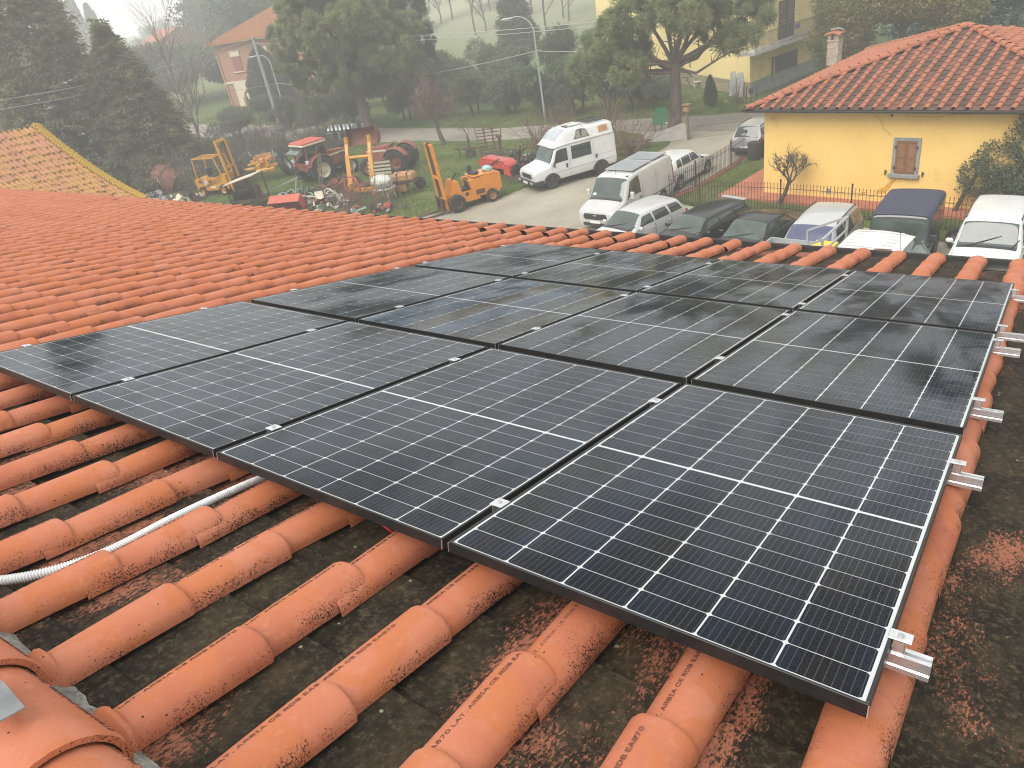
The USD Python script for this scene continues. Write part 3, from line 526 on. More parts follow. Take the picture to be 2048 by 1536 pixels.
def sheet(name, poly, lift, material, step=1.2):
    """A flat sheet of the given outline laid over the ground, cut fine enough to follow it."""
    from shapely.geometry import Polygon
    P = Polygon(poly).buffer(0); v, f = trimesh.creation.triangulate_polygon(P, engine='earcut')
    v3 = np.c_[v, np.zeros(len(v))]
    v3, f = trimesh.remesh.subdivide_to_size(v3, f, step, max_iter=12)
    v3[:, 2] = ground(v3[:, 0], v3[:, 1]) + lift
    n = np.cross(v3[f[:, 1]] - v3[f[:, 0]], v3[f[:, 2]] - v3[f[:, 0]]); f = np.where(n[:, 2:] < 0, f[:, ::-1], f)
    alone(name, (v3, f), material, None, None, kind='structure', smooth=True)
def ring(*px): return [tuple(G(x, y)[:2]) for x, y in px]
def rough(line, amp, seed, step=0.8):
    """An outline made uneven."""
    out = []
    for (a, b) in zip(line, line[1:]):
        a, b = np.array(a), np.array(b); k = max(1, int(np.linalg.norm(b - a) / step))
        for i in range(k): out.append(a + (b - a) * i / k)
    out.append(np.array(line[-1])); out = np.array(out)
    out += amp * 2 * (np.stack([meshkit.fbm(np.c_[out * 0.9, out[:, :1] * 0], 3, seed), meshkit.fbm(np.c_[out * 0.9, out[:, :1] * 0], 3, seed + 9)], 1) - 0.5)
    return [tuple(p) for p in out]
M['road'] = pm('road', (0.20, 0.178, 0.145), (0.265, 0.237, 0.195), 0.5, 0.85, 0.4, 40, dirt=(0.17, 0.155, 0.13), dscale=1.3, dlo=0.5, dhi=0.72)
M['yard'] = pm('yard', (0.25, 0.225, 0.175), (0.345, 0.31, 0.245), 0.55, 0.85, 0.5, 25, dirt=(0.2, 0.185, 0.15), dscale=1.1, dlo=0.52, dhi=0.78, stretch=(1.0, 0.6, 1))
road_n = [(-330, 62), (-130, 50.5)] + ring((420, 248), (600, 252), (800, 257), (1000, 257), (1100, 250), (1300, 237), (1420, 231), (1520, 222)) + [(8, 46.2), (60, 49), (150, 52)]
road_s = [(-330, 56), (-130, 45)] + ring((420, 275), (600, 282), (800, 284), (1000, 281), (1130, 272))
drive_l = ring((1250, 262), (1340, 281), (1330, 296), (1262, 335), (1226, 350), (1060, 374), (1000, 398), (925, 418), (860, 428), (838, 433)) + [(-22.6, 22.0), (-23.5, 16), (-23, 9)]
drive_r = [(8, 9), (8, 25.4)] + ring((1960, 500), (1560, 424), (1400, 417), (1333, 404), (1380, 381), (1460, 337), (1538, 292), (1546, 268), (1600, 262)) + [(8, 39.8), (60, 42), (150, 45)]
sheet('road', road_n + ([(150, 45), (60, 42), (8, 39.8)] + ring((1600, 262), (1250, 262))) + rough(road_s[::-1], 0.35, 2), 0.004, 'road')
sheet('yard_pavement', rough(drive_l, 0.3, 4) + drive_r[:-2] , 0.008, 'yard')
jt = MB()
for (xa, ya), (xb, yb) in (((1392, 252), (1515, 241)), ((1318, 287), (1462, 267)), ((1225, 322), (1330, 318))):
    a, b = G(xa, ya), G(xb, yb); jt.bar(a + [0, 0, 0.006], b + [0, 0, 0.006], 0.07, 0.012)
v, f = jt.get(); alone('road_joints', (v, f), pm('road_joint', (0.09, 0.085, 0.075), None, 4, 0.9), None, None, kind='structure')
# road markings are worn away; two pale joint lines remain
HAZE = usdkit.material(stage, '/World/Looks/haze', {'v': ('principled_volume', {'color': (0.99, 0.995, 0.97), 'density': 0.0028, 'anisotropy': 0.0})}, [], volume='v.volume')
m = MB(); m.box((-125, 220, 25), (770, 700, 160)); 
v, f = m.get(); v[:, 2] = np.where(v[:, 2] < 0, Z0 - 1.5, 26.0); alone('haze', (v, f), HAZE, 'pale morning mist filling the air over the valley', None, kind='stuff')
# ================================================================ houses
def wallmat(name, c, c2, stain): return pm(name, c, c2, 0.5, 0.9, 0.25, 60, dirt=stain, dscale=1.1, dlo=0.58, dhi=0.85)
M['yellow_wall'] = wallmat('yellow_wall', (0.80, 0.54, 0.175), (0.75, 0.49, 0.145), (0.55, 0.34, 0.09))
M['far_tile'] = pm('far_tile', (0.44, 0.15, 0.072), (0.36, 0.115, 0.056), 1.6, 0.75, 0.2, 60, island=0.22, dirt=(0.2, 0.09, 0.06), dscale=3.0, dlo=0.56, dhi=0.72)
M['far_pan'] = pm('far_pan', (0.13, 0.075, 0.052), (0.40, 0.15, 0.095), 0.9, 0.85, 0.2, 60, island=0.5, lo=0.46, hi=0.66)
M['stone_trim'] = pm('stone_trim', (0.2, 0.21, 0.2), (0.27, 0.275, 0.26), 5, 0.85, 0.3, 60)
M['brown_shutter'] = pm('brown_shutter', (0.23, 0.095, 0.03), (0.17, 0.07, 0.024), 5, 0.6)
M['dark_shutter'] = pm('dark_shutter', (0.05, 0.036, 0.034), (0.07, 0.05, 0.045), 5, 0.6)
M['crack'] = pm('crack', (0.2, 0.12, 0.04), None, 5, 0.9)
M['terrace'] = pm('terrace', (0.40, 0.14, 0.075), (0.32, 0.115, 0.065), 1.5, 0.85, 0.3, 30, dirt=(0.2, 0.11, 0.07), dscale=3)
def unit(a): return np.asarray(a, float) / np.linalg.norm(a)

# ---- yellow house with the pyramid roof
E1 = onz(1527, 389, Z0); E2 = onz(1905, 421, Z0); d1 = unit((E2 - E1) * [1, 1, 0]); d2 = np.array([-d1[1], d1[0], 0]); up = np.array([0, 0, 1.0])
HE = tall(E1, 213)
def yh(a, b, z): return E1 + d1 * a + d2 * b + up * z      # along the front, into the house, up
YR = np.stack([d1, d2, up], 1)
OV = 0.55
corner = yh(-OV, -OV, HE - 0.02)
best = None
for A in np.arange(5, 14, 0.05):
    for T in np.arange(0.2, 0.6, 0.01):
        q = pix(corner + (d1 + d2) * A + up * A * T); e = np.hypot(q[0] - 1938, q[1] - 54)
        if best is None or e < best[0]: best = (e, A, T)
_, RA, RT = best
HOUSE = thing('yellow_house', 'bright yellow single storey house with terracotta pyramid roof and brown shutters', 'house', E1, math.atan2(d1[1], d1[0]))
WW = 2 * RA - 2 * OV
def hl(mb): return mb                         # parts are given in the house's own axes: x along the front, y into it, z up
m = MB(); m.box((WW / 2, WW / 2, HE / 2 - 0.05), (WW, WW, HE + 0.1)); put(HOUSE, 'wall', m, 'yellow_wall')
SL = math.atan(RT); ez0 = HE - 0.02
def fr(a, s, h): return np.array([-OV + a, -OV + s * math.cos(SL) - h * math.sin(SL), ez0 + s * math.sin(SL) + h * math.cos(SL)])
def rotface(p, k):                             # the k-th of the four faces
    q = np.asarray(p, float) - [WW / 2, WW / 2, 0]; c_, s_ = [(1, 0), (0, 1), (-1, 0), (0, -1)][k]
    return np.stack([q[..., 0] * c_ - q[..., 1] * s_, q[..., 0] * s_ + q[..., 1] * c_, q[..., 2]], -1) + [WW / 2, WW / 2, 0]
SLEN = RA / math.cos(SL)
m = MB()
for k in range(4): m.add(rotface([[-OV, -OV, ez0 - 0.02], [WW + OV, -OV, ez0 - 0.02], [WW / 2, WW / 2, ez0 + RA * RT - 0.02]], k), [[0, 1, 2]])
m.add([[-OV, -OV, ez0 - 0.06], [WW + OV, -OV, ez0 - 0.06], [WW + OV, WW + OV, ez0 - 0.06], [-OV, WW + OV, ez0 - 0.06]], [[3, 2, 1, 0]])
m.box((WW / 2, -OV + 0.02, ez0 - 0.05), (WW + 2 * OV, 0.05, 0.09)); m.box((-OV + 0.02, WW / 2, ez0 - 0.05), (0.05, WW + 2 * OV - 0.1, 0.09))
RF = put(HOUSE, 'roof', m, 'dark_rust')
pt, cr = 0.425, 0.36; rg = np.random.default_rng(5); cnt = 0; pan = MB(); far = MB()
for k in (0, 1, 3):
    ncol = int(2 * RA / pt)
    for i in range(ncol):
        a = (i + 0.5) * 2 * RA / ncol; smax = min(a, 2 * RA - a) / math.cos(SL)
        j = 0
        while cr * j < smax - 0.15:
            s0 = cr * j; s1 = min(s0 + 0.46, smax)
            r0 = 0.10 + rg.uniform(-0.004, 0.006); du = rg.normal(0, 0.012)
            sg = 8 if k == 0 else 4; an = np.linspace(0, np.pi, sg + 1)
            def arc(s, r, h): return np.array([fr(a + du * (s - s0) + r * math.cos(t), s, h + 0.85 * r * math.sin(t)) for t in an])
            R = [arc(s1, r0 - 0.02, 0.045), arc(s0, r0, 0.07), arc(s0, r0 - 0.016, 0.07)]
            V = rotface(np.concatenate(R), k); q = sg + 1; f = np.array([[x * q + y, (x + 1) * q + y, (x + 1) * q + y + 1, x * q + y + 1] for x in range(2) for y in range(sg)])
            if k == 0 and cnt < 296 and i < 30: put(RF, 'cover_tile', (V, f), 'far_tile', 40); cnt += 1
            else: far.add(V, f)
            if k == 0 or j % 1 == 0:
                hb = 0.0; w = pt / 2 - 0.015; sa, sb = s0 - 0.02, min(s0 + cr + 0.02, smax + 0.2)
                tilt = rg.normal(0, 0.006)
                V = np.array([fr(a + pt / 2 - w, sa, 0.05 + tilt), fr(a + pt / 2 + w, sa, 0.05 - tilt), fr(a + pt / 2 + w, sb, 0.012), fr(a + pt / 2 - w, sb, 0.012), fr(a + pt / 2 - w, sa, 0.01), fr(a + pt / 2 + w, sa, 0.01)])
                pan.add(rotface(V, k), [[0, 1, 2, 3], [4, 5, 1, 0]])
            j += 1
put(RF, 'far_cover_tile', far, 'far_tile', 40, kind='stuff'); put(RF, 'far_pan_tile', pan, 'far_pan', kind='stuff')
for k in range(4):                              # hip caps
    A = np.array([-OV, -OV, ez0 + 0.03]); Bp = np.array([WW / 2, WW / 2, ez0 + RA * RT + 0.06]); Lh = np.linalg.norm(Bp - A); n = int(Lh / 0.38); D = (Bp - A) / Lh
    sd = unit(np.cross(D, up)); nn = np.cross(sd, D)
    for i in range(n):
        an = np.linspace(-0.2, np.pi + 0.2, 9); r0, r1 = 0.15, 0.122
        def arc(t, r, h): return np.array([A + D * t + sd * r * math.cos(x) + nn * (h + r * 0.8 * math.sin(x)) for x in an])
        V = rotface(np.concatenate([arc((i + 1.15) * Lh / n, r1, 0.03), arc(i * Lh / n, r0, 0.06), arc(i * Lh / n, r0 - 0.02, 0.06)]), k)
        f = np.array([[x * 9 + y, (x + 1) * 9 + y, (x + 1) * 9 + y + 1, x * 9 + y + 1] for x in range(2) for y in range(8)])
        if k in (0, 1, 3): put(RF, 'hip_tile', (V, f), 'far_tile', 40)
# gutters
a = np.linspace(math.pi, 2 * math.pi, 7)
for k in (0, 3):
    rows = [rotface(np.array([[x, -OV - 0.07 + 0.075 * math.cos(t), ez0 - 0.0 + 0.08 * math.sin(t)] for t in a] + [[x, -OV - 0.07 + 0.065 * math.cos(t), ez0 + 0.07 * math.sin(t)] for t in a[::-1]]), k) for x in (-OV - 0.08, WW / 2, WW + OV + 0.08)]
    m = MB(); m.grid(np.array(rows)); 
    for e in (rows[0], rows[-1]): m.add(e[:7], [[0, i, i + 1] for i in range(1, 6)]); m.add(e[:7], [[0, i + 1, i] for i in range(1, 6)])
    put(HOUSE, 'gutter', m, 'dark_metal', 30)
# front wall details from the photograph
def onfront(px, py):
    d = ray(px, py); s = ((E1 - EYE) @ d2) / (d @ d2); q = EYE + d * s - E1; return float(q @ d1), float(q[2])
xa, zb = onfront(1781, 351); xb, zt = onfront(1842, 276); xl = (onfront(1789, 276)[0] + xa) / 2; xr = (onfront(1838, 350)[0] + xb) / 2
W1, W2, Z1, Z2 = xl, xr, zb, zt
win = MB(); t = 0.12; dpt = 0.06
for c, s in (((W1 + t / 2, -0.02, (Z1 + Z2) / 2), (t, dpt, Z2 - Z1)), ((W2 - t / 2, -0.02, (Z1 + Z2) / 2), (t, dpt, Z2 - Z1)), (((W1 + W2) / 2, -0.02, Z2 - t / 2), (W2 - W1 - 2 * t, dpt, t))): win.box(c, s, bev=0.008)
WIN = put(HOUSE, 'window_frame', win, 'stone_trim')
m = MB(); m.box(((W1 + W2) / 2, -0.06, Z1 + 0.03), (W2 - W1 + 0.14, 0.2, 0.13), bev=0.012); put(WIN, 'sill', m, 'stone_trim')
zA, zB = Z1 + 0.1, Z2 - t - 0.005
for s, (x0, x1) in enumerate(((W1 + t + 0.004, (W1 + W2) / 2 - 0.004), ((W1 + W2) / 2 + 0.004, W2 - t - 0.004))):
    m = MB(); e = 0.06
    for c, q in (((x0 + e / 2, -0.03, (zA + zB) / 2), (e, 0.045, zB - zA)), ((x1 - e / 2, -0.03, (zA + zB) / 2), (e, 0.045, zB - zA)), (((x0 + x1) / 2, -0.03, zA + e / 2), (x1 - x0 - 2 * e, 0.045, e)), (((x0 + x1) / 2, -0.03, zB - e / 2), (x1 - x0 - 2 * e, 0.045, e)), (((x0 + x1) / 2, -0.03, (zA + zB) / 2), (x1 - x0 - 2 * e, 0.045, e))): m.box(c, q)
    SH = put(HOUSE, 'shutter', m, 'brown_shutter')
    m = MB(); m.box(((x0 + x1) / 2, -0.012, (zA + zB) / 2), (x1 - x0 - 2 * e, 0.012, zB - zA - 2 * e)); put(SH, 'back_board', m, 'dark_shutter')
    n = 16
    for i in range(n):
        z = zA + e + 0.02 + (zB - zA - 2 * e - 0.04) * (i + 0.5) / n
        m = MB(); m.box(((x0 + x1) / 2, -0.028, z), (x1 - x0 - 2 * e, 0.012, 0.062), rot=np.array([[1, 0, 0], [0, 0.94, 0.34], [0, -0.34, 0.94]])); put(SH, 'slat', m, 'brown_shutter')
    for z in (zA + 0.22, zB - 0.22):
        m = MB(); m.box((x0 - 0.02 if s == 0 else x1 + 0.02, -0.06, z), (0.07, 0.02, 0.1)); put(SH, 'hinge', m, 'dark_metal')
for x in (W1 - 0.2, W2 + 0.16):
    m = MB(); m.box((x, -0.04, Z1 + 0.12), (0.035, 0.06, 0.16)); m.box((x + 0.03, -0.06, Z1 + 0.17), (0.07, 0.03, 0.04)); put(HOUSE, 'shutter_stay', m, 'dark_metal')
x, z = onfront(1657, 382); m = MB(); m.box((x, -0.006, z), (0.18, 0.02, 0.2)); put(HOUSE, 'vent_grille', m, 'stone_trim')
x, z = onfront(1784, 231); m = MB(); m.cyl([x, -0.004, z], [x, 0.02, z], 0.05, 12); put(HOUSE, 'vent_hole', m, 'dark_metal')
def crackline(pts, r=0.006):
    P = [onfront(*p) for p in pts]; Q = [P[0]]
    for a_, b_ in zip(P, P[1:]):
        for i in range(1, 5): s = i / 4; Q.append((a_[0] + (b_[0] - a_[0]) * s + rg.normal(0, 0.018), a_[1] + (b_[1] - a_[1]) * s + rg.normal(0, 0.018)))
    m = MB(); m.tube([[x, -0.001, z] for x, z in Q], r, 4); put(HOUSE, 'crack', m, 'crack')
crackline([(1592, 222), (1650, 223), (1720, 221), (1757, 233), (1765, 245), (1768, 258), (1783, 272)]); crackline([(1810, 232), (1860, 234), (1910, 230), (1990, 228)], 0.005); crackline([(1723, 388), (1733, 383)], 0.014); crackline([(1640, 384), (1700, 390), (1780, 392)], 0.007)
ps = [onfront(*p) for p in ((1790, 358), (1776, 366), (1768, 374), (1754, 381), (1752, 387), (1764, 388), (1776, 382), (1782, 372), (1793, 360))]
m = MB(); m.add([[x, -0.003, z] for x, z in ps], [[0, 1, 8], [1, 7, 8], [1, 2, 7], [2, 6, 7], [2, 3, 6], [3, 5, 6], [3, 4, 5]]); put(HOUSE, 'rust_stain', m, pm('wall_stain', (0.55, 0.27, 0.03), (0.62, 0.36, 0.06), 9, 0.95))
# chimney on the left slope
def onleft(px, py):                             # left slope plane: z = ez0 + (x + OV) * RT
    d = ray(px, py); n = -d1 * RT + up; s = ((E1 + up * (ez0 + OV * RT) - EYE) @ n) / (d @ n); return EYE + d * s - E1
q = onleft(1668, 118); cx, cy = float(q @ d1), float(q @ d2); cz = float(q[2])
top = tall(E1 + q * [1, 1, 0], 57) - 0.0
wd = 0.62
M['old_brick'] = mat('old_brick', {'g': GEO, 'b': ('brick_texture', {'scale': 1.0, 'color1': (0.33, 0.16, 0.1), 'color2': (0.36, 0.27, 0.19), 'mortar': (0.36, 0.33, 0.27), 'mortar_size': 0.012, 'brick_width': 0.26, 'row_height': 0.075}), 'x': ('separate_xyz', {}), 'a': ('math', {'math_type': 'add'}), 'c': ('combine_xyz', {}),
    'n': ('noise_texture', {'scale': 5, 'detail': 6}), 'mx': ('mix', {'color2': (0.4, 0.37, 0.31)}), 'mr': ('map_range', {'from_min': 0.48, 'from_max': 0.6, 'clamp': True}), 'bp': ('bump', {'strength': 0.4, 'distance': 0.01}), 'p': ('principled_bsdf', {'roughness': 0.9})},
    [('g.position', 'x.vector'), ('x.x', 'a.value1'), ('x.y', 'a.value2'), ('a.value', 'c.x'), ('x.z', 'c.y'), ('c.vector', 'b.vector'), ('g.position', 'n.vector'), ('n.fac', 'mr.value'), ('mr.result', 'mx.fac'), ('b.color', 'mx.color1'), ('mx.color', 'p.base_color'), ('b.fac', 'bp.height'), ('bp.normal', 'p.normal')], 'p.BSDF')
hb = top - 0.62
m = MB(); m.box((cx, cy, (cz - 0.3 + hb) / 2), (wd, wd, hb - cz + 0.3), bev=0.02)
CH = put(HOUSE, 'chimney', m, 'old_brick')
m = MB(); m.box((cx, cy, hb + 0.03), (wd + 0.06, wd + 0.06, 0.06), bev=0.01)
for sx in (-1, 1):
    for sy in (-1, 1): m.box((cx + sx * 0.21, cy + sy * 0.21, hb + 0.2), (0.17, 0.17, 0.30))
m.box((cx, cy, hb + 0.17), (0.1, 0.3, 0.24)); put(CH, 'flue_openings', m, 'old_brick')
for i in range(3):
    for sx in (-1, 1):
        m = MB(); an = np.linspace(0, np.pi, 7); yy = cy + (i - 1) * 0.26
        R = [np.array([[cx + sx * xx, yy + 0.13 * math.cos(t), zz + 0.1 * math.sin(t)] for t in an]) for xx, zz in ((0.0, hb + 0.44), (0.46, hb + 0.33))]
        m.grid(np.array(R)); m.grid(np.array(R) - [0, 0, 0.02]); put(CH, 'cap_tile', m, 'far_tile', 40)
for dx, dy, dz in ((-0.16, 0, 0.56), (0.13, -0.02, 0.6), (0.26, 0.1, 0.52)):
    s = trimesh.creation.icosphere(2, 0.11); s.vertices *= [1.5, 1.1, 0.55]; s.vertices += meshkit.noise(s.vertices * 9, 4)[:, None] * 0.04; s.vertices += [cx + dx, cy + dy, hb + dz]; m = MB(); m.mesh(s); put(CH, 'stone', m, 'mortar', True)
# terrace round the house
m = MB(); m.box((WW / 2, -0.45, 0.055), (WW + 3.4, 0.9, 0.11)); m.box((-0.85, WW / 2, 0.055), (1.7, WW, 0.11)); TER = alone('house_terrace', (hl(m).get()[0] @ YR.T + E1, m.get()[1]), 'terrace', None, None, kind='structure')

# ---- pale yellow house with a balcony behind
M['pale_yellow'] = wallmat('pale_yellow', (0.78, 0.63, 0.28), (0.72, 0.57, 0.25), (0.5, 0.38, 0.18))
M['plinth'] = pm('plinth', (0.22, 0.235, 0.22), (0.28, 0.29, 0.27), 3, 0.9)
c0 = G(1500, 194); c1 = G(1385, 172)
b1 = unit((c1 - c0) * [1, 1, 0])               # left face runs away to the left
fx = np.array([math.cos(math.radians(25)), math.sin(math.radians(25)), 0])
cand = []
for ang in range(0, 80, 2):
    q = np.array([math.cos(math.radians(ang)), math.sin(math.radians(ang)), 0]); p0, p1 = c0 + up * 6, c0 + q * 8 + up * 6
    A, Bq = pix(p0), pix(p1); cand.append((abs((Bq[1] - A[1]) / (Bq[0] - A[0]) + 0.285), ang))
ang = math.radians(min(cand)[1]); b2 = np.array([math.cos(ang), math.sin(ang), 0]); b2n = np.array([math.sin(ang), -math.cos(ang), 0])
VILLA = thing('balcony_house', 'tall pale yellow house with dark shutters and a long balcony, behind the big pine', 'house', c0, ang)
HV = 8.6
bl = np.array([b1 @ b2, b1 @ -b2n]);            # left face in local axes (x along the right face, y into the house)
m = MB(); poly = [(0, 0), (16, 0), (16, 12), tuple(bl * 14 + [0, 10]) if False else tuple(bl * 14 + np.array([4.0, 10.0])), tuple(bl * 14)]
m.prism(poly, 0.0, HV, 'z'); put(VILLA, 'wall', m, 'pale_yellow')
def onface(px, py):
    d = ray(px, py); s = ((c0 - EYE) @ b2n) / (d @ b2n); q = EYE + d * s - c0; return float(q @ b2), float(q[2])
m = MB(); m.box((8, -0.03, 0.42), (16, 0.06, 0.95)); d_ = np.array([bl[0], bl[1]]); nrm = np.array([bl[1], -bl[0]]); nrm = nrm if nrm[1] < 0 else -nrm
P = [bl * 0 + nrm * 0.06, bl * 14 + nrm * 0.06, bl * 14, bl * 0]; m.prism(P, -0.05, 0.9, 'z'); put(VILLA, 'plinth', m, 'plinth')
bx0, bz0 = onface(1530, 86); bx1, bz1 = onface(1632, 57); slabz = (bz0 + bz1) / 2
m = MB(); m.box(((bx0 - 3 + 14) / 2, -0.6, slabz - 0.09), (14 - bx0 + 3, 1.2, 0.18)); BAL = put(VILLA, 'balcony', m, 'concrete')
for x in np.arange(bx0 - 1.5, 14, 2.6):
    m = MB(); m.box((x, -0.45, slabz - 0.28), (0.16, 0.9, 0.2)); put(BAL, 'bracket', m, 'concrete')
m = MB()
for z in (0.06, 1.0): m.box(((bx0 - 3 + 14) / 2, -1.15, slabz + z), (14 - bx0 + 3, 0.035, 0.03))
RAILING = put(BAL, 'railing', m, 'dark_metal')
for x in np.arange(bx0 - 2.9, 14, 0.13):
    m = MB(); post = abs((x - bx0 + 2.9) % 1.95) < 0.07; m.box((x, -1.15, slabz + 0.52), (0.035 if post else 0.016, 0.02, 0.95)); put(BAL, 'baluster', m, 'dark_metal')
def shutter(parent, x0, x1, z0, z1, open_deg=0.0, side=0, n=26, mt='dark_shutter'):
    m = MB(); w = x1 - x0; e = 0.07
    for c, q in (((e / 2, 0, (z0 + z1) / 2), (e, 0.05, z1 - z0)), ((w - e / 2, 0, (z0 + z1) / 2), (e, 0.05, z1 - z0)), ((w / 2, 0, z0 + e / 2), (w - 2 * e, 0.05, e)), ((w / 2, 0, z1 - e / 2), (w - 2 * e, 0.05, e))): m.box(c, q)
    for i in range(n): m.box((w / 2, 0, z0 + e + (z1 - z0 - 2 * e) * (i + 0.5) / n), (w - 2 * e, 0.05, 0.03), rot=np.array([[1, 0, 0], [0, 0.8, 0.6], [0, -0.6, 0.8]]))
    v, f = m.get(); a = math.radians(open_deg)
    if side: v[:, 0] -= w
    v = v @ np.array([[math.cos(a), math.sin(a), 0], [-math.sin(a), math.cos(a), 0], [0, 0, 1]])
    v += [x1 if side else x0, -0.05, 0]; put(parent, 'shutter', (v, f), mt)
def dark_door(x0, x1, z0, z1):
    m = MB(); m.box(((x0 + x1) / 2, -0.01, (z0 + z1) / 2), (x1 - x0, 0.05, z1 - z0)); put(VILLA, 'door_recess', m, 'dark_shutter')
xa, _ = onface(1557, 40); xb, _ = onface(1587, 35); zt = slabz + 2.35
shutter(VILLA, xa, (xa + xb) / 2, slabz, zt); shutter(VILLA, (xa + xb) / 2 + 0.01, xb, slabz, zt)
xa2, _ = onface(1634, 20); shutter(VILLA, xa2, xa2 + 0.55, slabz, zt); shutter(VILLA, xa2 + 0.56, xa2 + 1.1, slabz, zt)
xa, z1a = onface(1545, 112); xb, z0a = onface(1592, 165); dz = max(0.15, z0a - 0.3); dark_door(xa + 0.35, xb - 0.1, 0.25, z1a - 0.1)
shutter(VILLA, xa - 0.1, xa + 0.55, 0.25, z1a - 0.08, 12); shutter(VILLA, xb - 0.75, xb - 0.02, 0.25, z1a - 0.08, -40, 1)
m = MB(); m.box((8, 4.5, HV + 0.1), (17.2, 13, 0.2)); put(VILLA, 'roof', m, 'far_tile')
x, z = onface(1612, 46); m = MB(); m.box((x - 3.2, -1.19, slabz + 0.75), (0.62, 0.02, 0.3)); put(BAL, 'purple_cloth', m, pm('purple_cloth', (0.16, 0.09, 0.26), None, 3, 0.9))
bp = thing('flower_box', 'terracotta flower box hanging on the balcony railing by the tree', 'planter', c0 + b2 * (onface(1640, 35)[0]) + b2n * 1.22 + up * (slabz + 0.72), ang)
m = MB(); m.box((0, 0, 0.1), (0.7, 0.2, 0.2), bev=0.02); put(bp, 'box', m, 'faded_red'); m = MB()
for i in range(60): q = rg.normal(0, 1, 3) * [0.25, 0.07, 0.06] + [0, 0, 0.25]; a_, b_ = rg.normal(0, 0.05, (2, 3)); m.add([q - a_, q + b_, q + a_, q - b_], [[0, 1, 2, 3]])
put(bp, 'plants', m, leafmat('box_leaf', (0.05, 0.09, 0.03), (0.12, 0.1, 0.06)))
# things by its wall
cb = c0 + b1 * 0.9 + up * 0.0
for nm, cap, lab, cat_, loc, ang_ in (('leaning_board', None, 'narrow grey board leaning on the pale house wall, left one', 'board', c0 + b1 * 2.0, 0), ('leaning_board', None, 'narrow grey board leaning on the pale house wall, right one', 'board', c0 + b1 * 1.1, 0)):
    m = MB(); o = loc + np.array([0.1, -0.6, 0]); m.bar(o, o + [-0.05, 0.45, 1.5], 0.45, 0.04); alone(nm, m, 'grey_junk', lab, cat_)

# ---- brick house on the left
M['brick_wall'] = mat('brick_wall', {'g': GEO, 'x': ('separate_xyz', {}), 'a': ('math', {'math_type': 'add'}), 'c': ('combine_xyz', {}), 'b': ('brick_texture', {'scale': 1.0, 'color1': (0.34, 0.15, 0.09), 'color2': (0.27, 0.115, 0.07), 'mortar': (0.34, 0.21, 0.15), 'mortar_size': 0.012, 'brick_width': 0.26, 'row_height': 0.08}), 'p': ('principled_bsdf', {'roughness': 0.9})},
    [('g.position', 'x.vector'), ('x.x', 'a.value1'), ('x.y', 'a.value2'), ('a.value', 'c.x'), ('x.z', 'c.y'), ('c.vector', 'b.vector'), ('b.color', 'p.base_color')], 'p.BSDF')
M['ochre_tile'] = pm('ochre_tile', (0.47, 0.2, 0.075), (0.38, 0.15, 0.06), 2, 0.8, 0.2, 40, island=0.25)
def gable_house(name, label, px, dist, yaw, W, D, H, rise, wall, roof, ov=0.7, rows=True, hip=False):
    b = GD(px, dist); t = thing(name, label, 'house', b, yaw)
    m = MB(); m.box((W / 2, D / 2, H / 2 - 0.5), (W, D, H + 1.0)); w = put(t, 'wall', m, wall)
    e = 0.12; A = [(-ov, -ov, H), (W + ov, -ov, H), (W + ov, D + ov, H), (-ov, D + ov, H)]
    rz = H + rise; k = (D / 2 + ov) if hip else -ov
    r0, r1 = (-ov + (k + ov if hip else 0), D / 2, rz), (W + ov - (k + ov if hip else 0), D / 2, rz)
    if hip: r0, r1 = (min(D / 2, W / 2 - 0.1), D / 2, rz), (max(W - D / 2, W / 2 + 0.1), D / 2, rz)
    P = np.array(A + [r0, r1]); m = MB(); Pd = P - [0, 0, e]
    for V in (P, Pd): m.add(V, [[0, 1, 5, 4], [2, 3, 4, 5]]); m.add(V, [[1, 2, 5], [3, 0, 4]])
    m.add(np.vstack([P[:4], Pd[:4]]), [[0, 1, 5, 4], [1, 2, 6, 5], [2, 3, 7, 6], [3, 0, 4, 7]])
    if not hip:
        g = MB(); g.prism([(0.02, H - 0.01), (D - 0.02, H - 0.01), (D / 2, rz - 0.25)], 0.0, 0.15, 'x'); g.prism([(0.02, H - 0.01), (D - 0.02, H - 0.01), (D / 2, rz - 0.25)], W - 0.15, W, 'x'); put(t, 'gable', g, wall)
    rf = put(t, 'roof', m, roof); far = MB()
    if rows:                                   # rows of cover tiles down each slope
        for sgn in (0, 1):
            for a_ in np.arange(-ov + 0.15, W + ov, 0.33):
                s = 1.0
                if hip: s = min(1.0, max(0.05, (min(a_ + ov, W + ov - a_)) / (D / 2 + ov)))
                y0, y1 = -ov, -ov + (D / 2 + ov) * s; z1 = H + rise * s
                if sgn: y0, y1 = D - y0, D - y1
                far.tube([[a_, y0, H + 0.03], [a_, y1, z1 + 0.03]], [0.1, 0.09], 5)
        put(rf, 'cover_tile_row', far, roof, kind='stuff')
    return t, b
BH, bb = gable_house('brick_house', 'two storey red brick house with ochre tile roof behind the utility pole', 445, 100, math.radians(12), 17, 12, 7.6, 2.9, 'brick_wall', 'ochre_tile', hip=True)
m = MB(); m.box((2.6, -0.05, 1.4), (2.6, 0.08, 3.6)); put(BH, 'white_panel', m, 'cream'); m = MB(); m.box((6.5, -0.06, 3.3), (13.1, 0.1, 0.22)); put(BH, 'string_course', m, 'cream')
for x in (2.2, 6.4, 10.4):
    m = MB(); m.box((x + 0.65, -0.04, 5.2), (1.25, 0.07, 1.6)); w = put(BH, 'window', m, 'faded_red'); m = MB(); m.box((x + 0.65, -0.06, 6.32), (1.4, 0.1, 0.6)); put(w, 'lintel', m, 'cream'); m = MB(); m.box((x + 0.65, -0.08, 4.35), (1.6, 0.16, 0.1)); put(w, 'sill', m, 'cream')
